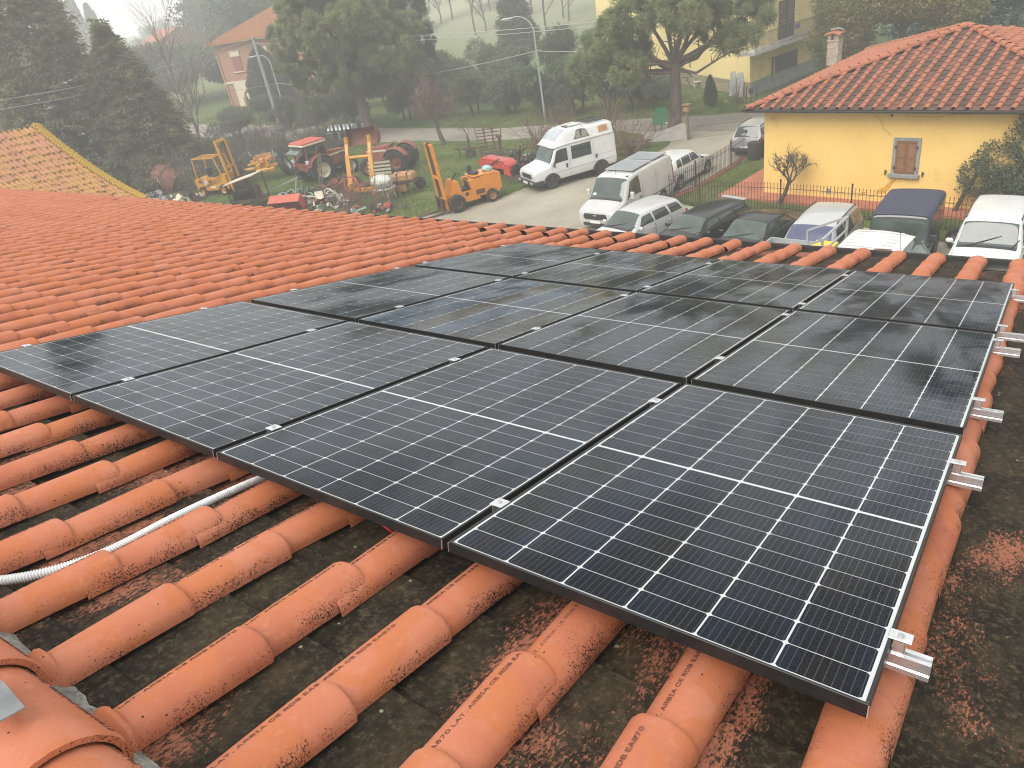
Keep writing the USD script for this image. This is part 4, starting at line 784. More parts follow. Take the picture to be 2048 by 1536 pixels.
m = MB(); m.box((0.12, -0.05, 3), (0.24, 0.14, 7.4)); put(BH, 'downpipe', m, 'tan')
for x in (4.8, 7.4, 10.0):
    m = MB(); an = np.linspace(0, math.pi, 12); m.tube([[x + 1.2 * math.cos(t), -1.3, 1.6 + 1.0 * math.sin(t)] for t in an], 0.16, 4); m.box((x - 1.2, -1.3, 0.7), (0.4, 0.4, 2.0)); put(BH, 'porch_arch', m, 'brick_wall')
gable_house('mist_house', 'faint pale house with a low gable roof almost lost in the mist', 292, 190, math.radians(-20), 17, 12, 6.0, 2.8, 'cream', 'far_tile', rows=False)
gable_house('distant_roof_house', 'small far house half hidden by mist and the dark hedge behind the bare tree', 470, 185, math.radians(15), 12, 9, 5.0, 2.0, 'cream', 'far_tile', rows=False)

# ---- neighbouring roof with yellow lichen, far left
M['lichen_tile'] = mat('lichen_tile', {'g': GEO, 'n': ('noise_texture', {'scale': 1.3, 'detail': 5, 'roughness': 0.6}), 'r': ('rgb_ramp', {'ramp': [(0.35, (0.56, 0.26, 0.135)), (0.6, (0.48, 0.21, 0.11))]}), 'y': ('noise_texture', {'scale': 0.55, 'detail': 7, 'roughness': 0.75}), 'yr': ('map_range', {'from_min': 0.46, 'from_max': 0.64, 'to_max': 0.7, 'clamp': True}), 'm': ('mix', {'color2': (0.4, 0.24, 0.03)}),
    'vr': ('map_range', {'to_min': 0.75, 'to_max': 1.2}), 'h': ('hsv', {}), 'p': ('principled_bsdf', {'roughness': 0.85})}, [('g.position', 'n.vector'), ('g.position', 'y.vector'), ('n.fac', 'r.fac'), ('y.fac', 'yr.value'), ('yr.result', 'm.fac'), ('g.random_per_island', 'vr.value'), ('vr.result', 'h.value'), ('r.color', 'h.color'), ('h.color', 'm.color1'), ('m.color', 'p.base_color')], 'p.BSDF')
M['lichen'] = pm('lichen', (0.42, 0.25, 0.02), (0.3, 0.19, 0.03), 8, 0.95)
ZR = -2.0
R0 = onz(75, 254, ZR); R1 = onz(-260, 318, ZR); rd = unit((R1 - R0) * [1, 1, 0])       # ridge, running to the left
N0 = onz(290, 398, -5.9)
SH_ = thing('lichen_roof_shed', 'neighbouring low roof of orange tiles with yellow lichen along the courses, far left', 'building', [R0[0], R0[1], Z0])
O = np.array([R0[0], R0[1], Z0]); LR = 22.0
vd = N0 - R0                                     # the verge, curving down to the eave
def rpt(a, s):
    p = R0 + rd * a + vd * s; p = p + up * (-1.5 * s * (1 - s)); return p - O
nA, nS = 60, 15
deck = np.array([[rpt(LR * i / 12, s) - [0, 0, 0.12] for s in np.linspace(-0.02, 1.0, 12)] for i in range(13)]); m = MB(); m.grid(deck); put(SH_, 'roof_deck', m, 'dark_rust')
tl = MB(); li = MB(); cnt = 0; tri = []
for j in range(nS):
    s0, s1 = j / nS, (j + 1.12) / nS
    for i in range(int(LR / 0.26)):
        a_ = i * 0.26; pts = []
        for s, lift in ((s0, 0.0), (s1, 0.09)):
            for t, hh in ((0.0, 0.0), (0.045, 0.075), (0.1, 0.10), (0.155, 0.075), (0.2, 0.0), (0.262, -0.005)): pts.append(rpt(a_ + t, min(s, 1.02)) + [0, 0, hh + lift])
        pts += [p - np.array([0, 0, 0.1]) for p in pts[6:]]
        tri.append((np.array(pts), [[k, k + 1, k + 7, k + 6] for k in range(5)] + [[k + 6, k + 7, k + 13, k + 12] for k in range(5)], np.linalg.norm(pts[3] + O - EYE), a_))
tri.sort(key=lambda t: t[2] + t[3] * 0.5)
for k, (v, f, _, _) in enumerate(tri):
    if k < 290: put(SH_, 'roof_tile', (v, f), 'lichen_tile', 50)
    else: tl.add(v, f)
put(SH_, 'far_roof_tile', tl, 'lichen_tile', 50, kind='stuff')
for j in range(nS + 1):
    m = MB(); rgl = np.random.default_rng(j)
    for a_ in np.arange(0, LR, 0.13):
        if rgl.random() < 0.62:
            p = rpt(a_ + rgl.uniform(-0.03, 0.03), j / nS + 0.12 / nS + rgl.uniform(-0.01, 0.01)) + [0, 0, 0.17 if (a_ % 0.26) < 0.19 else 0.1]; w = rgl.uniform(0.03, 0.09); m.box(p, (w * 1.3, w * 1.3, 0.05), rz=rgl.uniform(0, 1))
    put(SH_, 'lichen_band', m, 'lichen', kind='stuff')
m = MB()
for s in np.linspace(0, 1, 70):
    p = rpt(0.02, s) + [0, 0, 0.1]; m.box(p, (0.34, 0.34, 0.12), rz=s * 40, bev=0.03)
put(SH_, 'verge_tiles', m, 'lichen')
m = MB(); q = [rpt(0.5, 1) * [1, 1, 0], rpt(LR, 1) * [1, 1, 0], rpt(LR, 0) * [1, 1, 0] , rpt(0.5, 0) * [1, 1, 0]]
m.prism([(p[0], p[1]) for p in q], -0.1, 2.9, 'z'); put(SH_, 'wall', m, 'cream')
m = MB(); b_ = [rpt(0.6, 0.02), rpt(LR, 0.02)]; back = -vd * [1, 1, 0] * 0.8
m.add([rpt(0, 0), rpt(LR, 0), rpt(LR, 0) + back + [0, 0, -2.0], rpt(0, 0) + back + [0, 0, -2.0]], [[0, 1, 2, 3]]); put(SH_, 'back_slope', m, 'lichen_tile')
# ================================================================ trees and plants
def rdir(rg, n): v = rg.normal(0, 1, (n, 3)); return v / np.linalg.norm(v, axis=1, keepdims=True)
def leafmesh(P, A, Bv):
    """One pointed leaf (two triangles) at each point, along A and as wide as B."""
    n = len(P); V = np.stack([P - A, P + Bv - 0.15 * A, P + A, P - Bv - 0.15 * A], 1).reshape(-1, 3); i = np.arange(n)[:, None] * 4
    return V, np.concatenate([i + [0, 1, 2], i + [0, 2, 3]])
def leaves(rg, P, size, aspect=0.45, along=None, spread=1.0):
    n = len(P); A = rdir(rg, n)
    if along is not None: A = along + A * spread; A /= np.linalg.norm(A, axis=1, keepdims=True)
    Bv = np.cross(A, rdir(rg, n)); Bv /= np.maximum(np.linalg.norm(Bv, axis=1, keepdims=True), 1e-6)
    s = size * rg.uniform(0.6, 1.3, (n, 1)); return leafmesh(P, A * s * 0.5, Bv * s * aspect * 0.5)
def in_blobs(rg, blobs, n, shell=0.55, gap=0.0, seed=1, gs=0.8):
    bl = np.array(blobs, float); w = bl[:, 3] * bl[:, 4] + bl[:, 4] * bl[:, 5]; k = rg.choice(len(bl), n, p=w / w.sum())
    D = rdir(rg, n); r = (shell + (1 - shell) * rg.random(n)) ** 0.8; lump = 0.78 + 0.44 * meshkit.noise(D * 2.3 + bl[k, :3] * 1.7, seed)
    P = bl[k, :3] + D * (r * lump)[:, None] * bl[k, 3:6]
    if gap: keep = meshkit.fbm(P * gs, 2, seed + 3) > gap; P, D, k = P[keep], D[keep], k[keep]
    return P, D, k
def limb(m, tw, rg, p, d, L, r, lv, maxlv, spec):
    n = 5 if lv < 2 else 4; P = [np.array(p, float)]; d = np.array(d, float)
    for i in range(n):
        d = d + rg.normal(0, spec.get('wob', 0.13), 3) + np.array([0, 0, spec.get('up', 0.06)]) * (lv > 0); d /= np.linalg.norm(d); P.append(P[-1] + d * L / n)
    P = np.array(P); R = r * np.linspace(1, spec.get('taper', 0.55), n + 1); R = R if lv < maxlv else r * np.linspace(1, 0.35, n + 1)
    (m if lv < spec.get('split', 2) else tw).tube(P, R, 8 if lv == 0 else 5 if lv < 2 else 3, lv < 2)
    if lv >= maxlv: return
    k = spec['kids'][lv]
    for i in range(k):
        s = spec.get('start', 0.35) if lv else spec.get('fork', 0.55); s = s + (1 - s) * (i + rg.random()) / k
        if lv == 0 and i == k - 1: s = 1.0
        j = min(int(s * n), n - 1); q = P[j] + (P[j + 1] - P[j]) * (s * n - j); ax = (P[j + 1] - P[j]) / np.linalg.norm(P[j + 1] - P[j])
        side = np.cross(ax, rdir(rg, 1)[0]); side /= np.linalg.norm(side); a = math.radians(spec.get('angle', 40) * rg.uniform(0.6, 1.3)) * (0.35 if s > 0.98 else 1)
        if lv == 0: az = 2.4 * i + rg.uniform(-0.5, 0.5); side = np.array([math.cos(az), math.sin(az), 0.0])
        limb(m, tw, rg, q, ax * math.cos(a) + side * math.sin(a), L * spec.get('ratio', 0.62) * rg.uniform(0.75, 1.2), max(r * spec.get('rr', 0.55) * (1 - 0.35 * s if lv == 0 else 1), spec.get('rmin', 0.006)), lv + 1, maxlv, spec)
def bare_tree(name, label, base, H, seed, spec, trunk='bark', twig='twig', cat='tree', group=None, r=None, lean=(0, 0, 1), levels=4):
    rg = np.random.default_rng(seed); t = thing(name, label, cat, base, group=group); m, tw = MB(), MB()
    limb(m, tw, rg, [0, 0, -0.1], unit(lean), H * spec.get('stem', 0.45), r or H * 0.022, 0, levels, spec)
    put(t, 'trunk', m, trunk, True)
    if tw.n: put(t, 'twigs', tw, twig)
    return t
def leafy(name, label, base, blobs, n, size, lm, seed, trunk='bark', stems=((0, 0),), aspect=0.45, gap=0.0, tr=0.12, cat='tree', group=None, shell=0.5, up=0.0, spread=1.0, limbs=True, trunk_top=None):
    rg = np.random.default_rng(seed); t = thing(name, label, cat, base, group=group); P, D, k = in_blobs(rg, blobs, n, shell, gap, seed)
    v, f = leaves(rg, P, size, aspect, D + np.array([0, 0, up]), spread); put(t, 'crown', (v, f), lm)
    bl = np.array(blobs); m = MB(); top = trunk_top or bl[:, 2].mean()
    for (sx, sy) in stems:
        q = np.array([sx * 2.2, sy * 2.2, top]) + rg.normal(0, 0.1, 3); m.tube([[sx, sy, -0.15], (np.array([sx, sy, 0]) * 1.2 + q) / 2 * [1, 1, 0.9], q], [tr, tr * 0.8, tr * 0.45], 7)
        if limbs:
            for b in bl[rg.permutation(len(bl))[:max(4, len(bl) // len(stems))]]: m.tube([q * [1, 1, rg.uniform(0.55, 0.95)], (q + b[:3]) / 2 + rg.normal(0, 0.15, 3), b[:3]], [tr * 0.5, tr * 0.3, tr * 0.12], 5)
    put(t, 'trunk', m, trunk, True); return t
M['pine_leaf'] = leafmat('pine_leaf', (0.23, 0.28, 0.14), (0.35, 0.385, 0.19), 0.3, 0.4)
M['pine_leaf_dark'] = leafmat('pine_leaf_dark', (0.13, 0.175, 0.1), (0.2, 0.245, 0.13), 0.25, 0.4)
M['conifer_leaf'] = leafmat('conifer_leaf', (0.22, 0.222, 0.125), (0.33, 0.29, 0.17), 0.2, 0.45, scale=0.4)
M['olive_leaf'] = leafmat('olive_leaf', (0.22, 0.25, 0.165), (0.14, 0.175, 0.1), 0.2, 0.45)
M['dark_leaf'] = leafmat('dark_leaf', (0.11, 0.145, 0.09), (0.17, 0.2, 0.115), 0.2, 0.4)
M['magnolia_leaf'] = leafmat('magnolia_leaf', (0.181, 0.2353, 0.0724), (0.4222, 0.3167, 0.1086), 0.25, 0.5, 0.4, 0.5)
M['cedar_leaf'] = leafmat('cedar_leaf', (0.0905, 0.175, 0.1357), (0.1448, 0.2413, 0.175), 0.2, 0.4)
M['bush_leaf'] = leafmat('bush_leaf', (0.125, 0.165, 0.085), (0.185, 0.22, 0.1), 0.2, 0.5, 0.35)
M['hedge_leaf'] = leafmat('hedge_leaf', (0.2262, 0.2564, 0.1357), (0.2865, 0.2564, 0.1659), 0.2, 0.45)

def stone_pine(name, label, base, lobes, seed, n, H_fork, lean, tr, lm, size=0.26):
    """lobes: (x, y, z, rx, ry, rz) umbrella lobes; each is filled with tufts of needles."""
    rg = np.random.default_rng(seed); t = thing(name, label, 'tree', base); tufts = []
    lb = np.array(lobes, float)
    for b in lb:
        kk = max(24, int(15 * b[3] * b[4])); D = rdir(rg, kk); D[:, 2] = D[:, 2] * 0.9 + 0.12
        lump = 0.80 + 0.3 * meshkit.noise(D * 2.0 + b[:3], seed); q = b[:3] + D * (rg.uniform(0.55, 1.0, kk) ** 0.5 * lump)[:, None] * b[3:6]
        tufts += [(p, d) for p, d in zip(q, D)]
    tp = np.array([x[0] for x in tufts]); td = np.array([x[1] for x in tufts]); k = rg.integers(0, len(tp), n)
    R = rg.uniform(0.28, 0.6, len(tp)); D = rdir(rg, n); D = D + td[k] * 0.55 + [0, 0, 0.35]; D /= np.linalg.norm(D, axis=1, keepdims=True)
    P = tp[k] + D * (R[k] * rg.uniform(0.3, 1.0, n))[:, None]
    v, f = leaves(rg, P, size, 0.17, D, 0.45); put(t, 'crown', (v, f), lm)
    m = MB(); fk = np.array(lean) * H_fork; bend = fk * 0.5 + rg.normal(0, 0.06, 3)
    m.tube([[0, 0, -0.3], fk * 0.04, fk * 0.25 + rg.normal(0, 0.03, 3), bend, fk * 0.8, fk], [tr * 1.35, tr * 1.12, tr, tr * 0.9, tr * 0.82, tr * 0.72], 14)
    put(t, 'trunk', m, 'pine_bark', True)
    for b in lb:
        for r_ in range(1):
            e = b[:3] + rg.normal(0, 0.35, 3) * b[3:6]; s = fk * rg.uniform(0.86, 1.0); mid = (s + e) / 2 + rg.normal(0, 0.25, 3) - [0, 0, 0.25]
            m = MB(); m.tube([s, s * 0.6 + mid * 0.4 + rg.normal(0, 0.08, 3), mid, e], [tr * 0.4, tr * 0.3, tr * 0.2, 0.04], 7)
            for q in range(9):
                a_ = mid + (e - mid) * rg.uniform(-0.5, 0.9); m.tube([a_, a_ + rdir(rg, 1)[0] * rg.uniform(0.5, 1.2) + [0, 0, 0.4]], [0.035, 0.012], 4)
            put(t, 'limb', m, 'pine_bark', True)
    return t
def lobes_px(base, pts, k=1.0):
    """Lobes given as (dx, z, dy, rx, ry, rz): dx across the view, dy away from it."""
    d = unit((base - EYE) * [1, 1, 0]); r = np.array([d[1], -d[0], 0]); return [np.r_[r * a + d * c + np.array([0, 0, z]), rx * k, ry * k, rz * k] for a, z, c, rx, ry, rz in pts]
# right pine (trunk by the green boards)
b = G(1352, 276)
LP = []
for a, z, c, rx, rz in ((-3.6, 5.2, 0.5, 1.7, 1.25), (-2.2, 6.6, -0.8, 1.9, 1.4), (-0.6, 7.6, 0.4, 2.0, 1.5), (1.4, 7.7, -0.4, 2.0, 1.5), (2.8, 6.9, 0.4, 1.8, 1.4), (3.9, 5.6, -0.4, 1.5, 1.2), (-2.8, 5.0, 1.8, 1.7, 1.1), (2.8, 5.2, 1.4, 1.6, 1.0), (-4.6, 4.3, -0.3, 1.35, 1.0), (0.2, 6.9, 2.0, 2.0, 1.4), (0.8, 6.6, -2.0, 1.9, 1.2), (3.3, 4.7, -1.2, 1.2, 0.8), (-2.6, 4.1, -1.4, 1.35, 0.85), (-1.2, 8.5, 0, 1.6, 1.1), (1.6, 8.9, 0.6, 1.6, 1.0), (4.4, 6.4, 0.6, 1.0, 0.9)): LP.append((a, z + 0.1, c, rx, rx, rz))
stone_pine('stone_pine', 'broad umbrella pine with forked leaning trunk in front of the balcony house', b, [np.r_[q[:3], q[3:] * 0.86] for q in lobes_px(b, LP)], 21, 130000, 4.2, unit([0.03, 0.0, 1]), 0.37, 'pine_leaf')
# left pine, two crowns in one
b = G(742, 270)
LP = []
for a, z, c, rx, rz in ((-6.4, 6.6, 0.5, 2.2, 2.0), (-5.4, 9.0, -0.4, 2.5, 2.2), (-3.2, 10.9, 0.6, 2.7, 2.2), (-0.8, 11.2, -0.6, 2.6, 2.2), (-3.6, 7.6, -1.8, 2.8, 2.2), (-1.2, 8.3, -2.0, 2.7, 2.1), (0.4, 6.0, -1.8, 2.5, 2.0), (-3.0, 5.0, -1.0, 2.5, 1.8), (-5.6, 4.9, 1.0, 2.0, 1.6), (1.8, 4.4, -0.6, 2.1, 1.6), (-2.2, 9.5, 2.2, 3.0, 2.2), (-7.2, 7.6, 1.0, 1.5, 1.6), (-0.6, 3.6, 0.6, 2.0, 1.2), (1.8, 7.2, -0.8, 1.9, 1.5), (-4.4, 12.2, 0, 1.9, 1.4), (-1.8, 12.6, 0.4, 2.0, 1.4)): LP.append((a, z, c, rx, rx, rz))
stone_pine('stone_pine', 'huge rounded pine above the red tractor, its trunk behind the yellow loader arms', b, [np.r_[q[:3], q[3:] * 0.88] for q in lobes_px(b, [(a + 2.3, z, c, rx, ry, rz) for a, z, c, rx, ry, rz in LP])], 22, 200000, 4.6, unit([-0.10, 0.04, 1]), 0.46, 'pine_leaf', 0.34)
b2 = GD(815, 70)
LP = [(a, z, c, rx, rx, rz) for a, z, c, rx, rz in ((0.4, 10.2, 0, 2.0, 2.0), (1.0, 7.8, 0.4, 1.7, 2.0), (-0.8, 8.6, -0.4, 2.0, 2.0), (1.5, 5.6, 0, 1.5, 1.8), (0.2, 5.4, 0.4, 1.8, 1.8), (1.6, 4.0, 0, 1.2, 1.3), (-0.6, 11.8, 0, 1.6, 1.4))]
stone_pine('stone_pine', 'darker narrow pine close behind the right side of the huge rounded pine', b2, lobes_px(b2, LP), 23, 80000, 3.2, unit([0.02, 0, 1]), 0.3, 'pine_leaf_dark', 0.32)

def drooping_conifer(name, label, base, H, R, seed, n, lm='conifer_leaf', z0=0.0, pw=0.8, size=0.34, flat=0.0):
    rg = np.random.default_rng(seed); t = thing(name, label, 'tree', base); C, CA, CR = [], [], []
    nb = int(70 + R * H * 5); m = MB(); m.tube([[0, 0, -0.2], [0.05, 0, H * 0.5], [0, 0, H * 0.98]], [0.024 * H, 0.0145 * H, 0.02], 8)
    for i in range(nb):
        h = z0 + (H - z0) * (i + rg.random()) / nb; az = i * 2.39996 + rg.uniform(-0.4, 0.4); d = np.array([math.cos(az), math.sin(az), 0])
        L = R * max(0.05, 1 - (h - z0) / (H - z0)) ** pw * rg.uniform(0.62, 1.0) * (0.8 + 0.45 * float(meshkit.noise(np.array([math.cos(az) * 1.6, math.sin(az) * 1.6, h * 0.45]), seed)))
        for c in range(int(3 + 3.2 * L)):
            s = 0.35 + 0.65 * rg.random() ** 0.7; w = L * 0.28 * (1.2 - s) + 0.1
            C.append(d * s * L + np.array([-d[1], d[0], 0]) * rg.normal(0, w * (1.5 if flat else 1)) + [0, 0, h + L * 0.22 * s - L * (0.5 if not flat else 0.18) * s ** 2 + rg.normal(0, 0.05 if flat else 0.15)]); CA.append(d * 0.75 + [0, 0, -0.35 if not flat else 0.0]); CR.append(rg.uniform(0.28, 0.62) * (0.6 + 0.4 * min(1, L / 2.5)))
        if i % 3 == 0: m.tube([[0, 0, h], d * L * 0.45 + [0, 0, h + L * 0.05], d * L * 0.85 + [0, 0, h - L * 0.15]], [0.05, 0.035, 0.015], 4)
    C, CA, CR = np.array(C), np.array(CA), np.array(CR); k = rg.integers(0, len(C), n); D = rdir(rg, n) * [1, 1, 0.62 if not flat else 0.22]
    P = C[k] + D * (CR[k] * rg.random(n) ** 0.5)[:, None]; v, f = leaves(rg, P, size, 0.24, CA[k] + D * 0.9, 0.5); put(t, 'crown', (v, f), lm); put(t, 'trunk', m, 'bark', True); return t
b = GD(88, 66); drooping_conifer('drooping_conifer', 'very large brownish green conifer rising behind the lichen covered roof', b, 21, 7.6, 31, 130000)
b = GD(238, 63); drooping_conifer('drooping_conifer', 'smaller pointed conifer right of the very large one, beside the bare tree', b, 11.2, 5.4, 32, 95000, pw=0.75)
b = GD(0, 64); drooping_conifer('drooping_conifer', 'low dark conifer at the left picture edge behind the lichen covered roof', b, 8, 4.6, 33, 36000, pw=0.7)
# clipped rounded conifer before the brick house
def cone(name, label, base, H, R, n, seed, lm, size=0.3, pw=0.6, cat='tree', group=None):
    rg = np.random.default_rng(seed); t = thing(name, label, cat, base, group=group); h = H * rg.random(n) ** 0.8; az = rg.random(n) * 2 * np.pi; r = R * np.clip(np.sin(np.clip(h / H, 0, 1) ** 0.55 * np.pi), 0.03, 1) ** pw * (0.75 + 0.3 * rg.random(n)) * (0.85 + 0.3 * meshkit.noise(np.stack([np.cos(az) * 2, np.sin(az) * 2, h * 1.2], 1), seed))
    P = np.stack([r * np.cos(az), r * np.sin(az), h + 0.1], 1); v, f = leaves(rg, P, size, 0.4, np.stack([np.cos(az) * 0.4, np.sin(az) * 0.4, h * 0 + 1], 1), 0.6); put(t, 'crown', (v, f), lm)
    m = MB(); m.tube([[0, 0, -0.2], [0, 0, H * 0.8]], [0.12, 0.04], 6); put(t, 'trunk', m, 'bark'); return t
b = GD(530, 92); cone('cypress_bush', 'dark green rounded conifer in front of the brick house', b, 6.8, 2.3, 16000, 41, 'dark_leaf', 0.34)
for i, (px, dist, H, lab) in enumerate(((150, 230, 30, 'leftmost tall thin cypress fading in the mist'), (176, 225, 26, 'second thin cypress in the mist, just right of the leftmost'), (198, 235, 29, 'third thin cypress in the mist'), (228, 240, 24, 'shortest misty cypress, nearest the pale misty house'))): cone('cypress', lab + ' above the conifers', GD(px, dist), H * 0.72, 2.3, 3500, 50 + i, 'dark_leaf', 0.8, 0.5, group='misty cypresses')
# olives and shrubs along the far side of the road
OL = [(610, 70, 3.6, 2.1), (676, 69, 4.0, 2.2), (795, 66, 4.2, 2.0), (846, 66, 4.4, 2.3), (937, 62, 4.3, 2.4), (1012, 60, 3.6, 1.7), (1082, 57, 3.9, 2.0), (1150, 56, 4.0, 2.0), (1215, 53, 3.9, 1.9), (1268, 56, 4.2, 1.8), (545, 76, 2.8, 2.2), (700, 80, 5.2, 2.6), (760, 78, 5.0, 2.6), (905, 72, 4.6, 2.4), (985, 74, 4.4, 2.2), (1120, 70, 4.6, 2.2), (1190, 68, 4.8, 2.3), (435, 78, 2.6, 2.6), (500, 86, 2.3, 2.2), (1040, 68, 4.0, 2.0)]
near_ = ['under the huge pine', 'behind the red tractor', 'right of the big pine trunk', 'second right of the big pine trunk', 'behind the reddish bare tree', 'just left of the street lamp', 'right of the street lamp', 'behind the camper van', 'left of the umbrella pine', 'touching the umbrella pine on its left', 'right of the two poles', 'in the second row behind the red tractor', 'in the second row behind the big pine trunk', 'in the second row behind the reddish tree', 'in the second row left of the lamp', 'in the second row above the camper van', 'in the second row by the umbrella pine', 'below the brick house corner', 'below the white panel of the brick house', 'in the second row behind the lamp']
for i, (px, dist, H, R) in enumerate(OL):
    b = GD(px, dist * 1.01); rg = np.random.default_rng(60 + i); bl = [np.r_[rg.normal(0, 0.36, 2) * R, H * rg.uniform(0.34, 0.86), rg.uniform(0.42, 0.62) * R, rg.uniform(0.42, 0.62) * R, rg.uniform(0.2, 0.28) * H] for _ in range(9)]
    leafy('olive_tree', f'grey green olive tree {near_[i]}', b, bl, 11000, 0.24, 'olive_leaf' if i % 3 else 'bush_leaf', 60 + i, stems=((-0.25, 0), (0.25, 0.1), (0.0, -0.2))[: 1 + i % 3], aspect=0.3, gap=0.36, tr=0.11, group='olive trees along the road')
# bare trees
SP = dict(kids=[6, 5, 4, 4], angle=38, ratio=0.66, up=0.05, wob=0.1, stem=0.42, fork=0.3, rr=0.5)
b = GD(350, 70); bare_tree('bare_tree', 'pale leafless tree with upswept branches between the conifers and brick house', b, 14.5, 71, dict(SP, kids=[8, 6, 5, 4], angle=30), 'pale_twig', 'pale_twig', r=0.16)
b = G(889, 291); bare_tree('bare_tree', 'leafless tree with a dense reddish twig crown at the roadside behind the forklift', b, 6.2, 72, dict(SP, kids=[6, 6, 5, 5], angle=42, up=0.09, stem=0.3, fork=0.75, ratio=0.72, rmin=0.012), 'bark', 'red_twig', r=0.2)
for i, (px, dist, H, lab) in enumerate(((965, 112, 17, 'tall pale leafless tree on the grassy hillside left of the street lamp'), (925, 130, 16, 'faint leafless tree on the hillside right of the double pine'), (1105, 96, 17, 'tall leafless tree on the misty slope right of the street lamp'), (1150, 105, 15, 'faint leafless tree left of the umbrella pine crown'), (1000, 128, 14, 'faint small leafless tree on the hillside'), (410, 150, 11, 'faint leafless tree against the sky left of the brick house roof'))): bare_tree('bare_tree', lab, GD(px, dist), H, 73 + i, dict(SP, kids=[9, 6, 5, 4], angle=34, up=0.07, rmin=0.022, fork=0.2, stem=0.55, ratio=0.5), 'twig', 'twig', r=0.13, levels=4)
rg = np.random.default_rng(77); src = None
NTH = ['leftmost', 'second', 'third', 'fourth', 'fifth', 'sixth', 'seventh', 'eighth', 'ninth', 'tenth', 'eleventh', 'twelfth', 'thirteenth', 'rightmost']
for i in range(14):
    px = 880 + i * 26 + rg.uniform(-8, 8); dist = rg.uniform(100, 190); lab = f'{NTH[i]}{"" if i in (0, 13) else " from the left"} of the small faint leafless trees on the misty hillside'; gr = 'faint leafless trees on the misty hillside'
    if src: copy(src, lab, GD(px, dist), rg.uniform(0, 6.28), group=gr)
    else: src = bare_tree('hill_tree', lab, GD(px, dist), 10.5, 79, dict(SP, kids=[9, 6, 5, 3], angle=36, up=0.08, rmin=0.024, fork=0.18, stem=0.55, ratio=0.5), 'twig', 'pale_twig', r=0.12, levels=4, group=gr)
b = GD(1045, 92); drooping_conifer('drooping_conifer', 'dark conifer behind the curved street lamp', b, 8.6, 2.9, 34, 16000, 'dark_leaf', 0.6, 0.55, 0.55)
for i, (px, dist, R, H, lab) in enumerate(((368, 120, 7.5, 9.0, 'dark round tree left of the brick house'), (450, 165, 9, 14, 'misty tree behind the brick house on its left'), (575, 122, 7.5, 13.5, 'dark tall tree directly behind the brick house'), (630, 112, 6, 12, 'dark tree behind the huge pine crown on its left'))):
    rg = np.random.default_rng(90 + i); bl = [np.r_[rg.normal(0, 0.42, 2) * R, H * rg.uniform(0.3, 0.85), rg.uniform(0.35, 0.6) * R, rg.uniform(0.35, 0.6) * R, rg.uniform(0.16, 0.25) * H] for _ in range(12)]
    leafy('broad_tree', lab, GD(px, dist), bl, 14000, 0.62, 'dark_leaf', 90 + i, tr=0.3, gap=0.3)
# hillside woods that read as one mass
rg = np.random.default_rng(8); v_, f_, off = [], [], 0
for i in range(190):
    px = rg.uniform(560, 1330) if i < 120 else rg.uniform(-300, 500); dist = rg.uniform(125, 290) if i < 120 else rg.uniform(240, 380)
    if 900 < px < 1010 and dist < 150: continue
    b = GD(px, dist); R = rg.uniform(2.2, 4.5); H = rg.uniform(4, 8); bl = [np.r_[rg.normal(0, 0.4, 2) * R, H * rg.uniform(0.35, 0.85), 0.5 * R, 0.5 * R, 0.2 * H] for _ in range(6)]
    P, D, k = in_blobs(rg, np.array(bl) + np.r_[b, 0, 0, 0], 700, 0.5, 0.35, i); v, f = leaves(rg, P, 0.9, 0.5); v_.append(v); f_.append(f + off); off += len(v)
alone('hillside_wood', (np.vstack(v_), np.vstack(f_)), leafmat('hazed_hill_leaf', (0.27, 0.285, 0.19), (0.34, 0.32, 0.24), 0.2, 0.4, 0.5, 0.1), 'misty scrub and trees covering the hillside behind', None, kind='stuff')  # leaf colour paled to carry the brightness of distant haze
# scrub behind the machinery
BR = [(330, 62, 3.4, 2.6), (375, 63, 3.2, 2.4), (420, 64, 3.6, 2.5), (300, 58, 2.6, 2.2), (470, 66, 3.0, 2.4), (520, 64, 2.8, 2.2), (585, 63, 2.6, 2.0), (640, 62, 2.2, 1.8), (355, 56, 2.2, 2.0), (400, 58, 2.4, 2.2), (455, 60, 2.0, 1.8)]
wh = ['behind the rusty tank', 'behind the old yellow forklift', 'left of the yellow wheeled axle', 'at the foot of the pointed conifer', 'at the foot of the utility pole', 'right of the utility pole', 'left of the red tractor cab', 'behind the red tractor cab', 'beside the rusty tank', 'above the old yellow forklift', 'above the yellow wheeled axle']
for i, (px, dist, H, R) in enumerate(BR):
    b = GD(px, dist); t = thing('bramble_bush', f'tangled leafless scrub {wh[i]}', 'bush', b, group='leafless scrub behind the machines'); m = MB(); rg = np.random.default_rng(120 + i)
    for s in range(76):
        a = rg.uniform(0, 6.28); q = np.array([math.cos(a), math.sin(a), 0]) * R * rg.uniform(0, 0.8); d = unit(np.r_[rg.normal(0, 0.5, 2), 1.1]); L = 1.35 * H * rg.uniform(0.5, 1.0); P = [q]
        for _ in range(5): d = unit(d + rg.normal(0, 0.22, 3) - [0, 0, 0.05]); P.append(P[-1] + d * L / 5)
        m.tube(P, np.linspace(0.02, 0.007, 6), 3, False)
        for c in range(4):
            j = rg.integers(1, 5); e = unit(d + rg.normal(0, 0.7, 3)); m.tube([P[j], P[j] + e * 0.4, P[j] + e * 0.8 + rg.normal(0, 0.1, 3)], [0.012, 0.008, 0.005], 3, False)
    put(t, 'stems', m, 'twig'); P, D, k = in_blobs(rg, [np.r_[rg.normal(0, 0.4, 2) * R, H * rg.uniform(0.1, 0.5), 0.5 * R, 0.5 * R, 0.25 * H] for _ in range(6)], 1500, 0.3, 0.42, i); v, f = leaves(rg, P, 0.17, 0.5); put(t, 'leaves', (v, f), 'hedge_leaf')
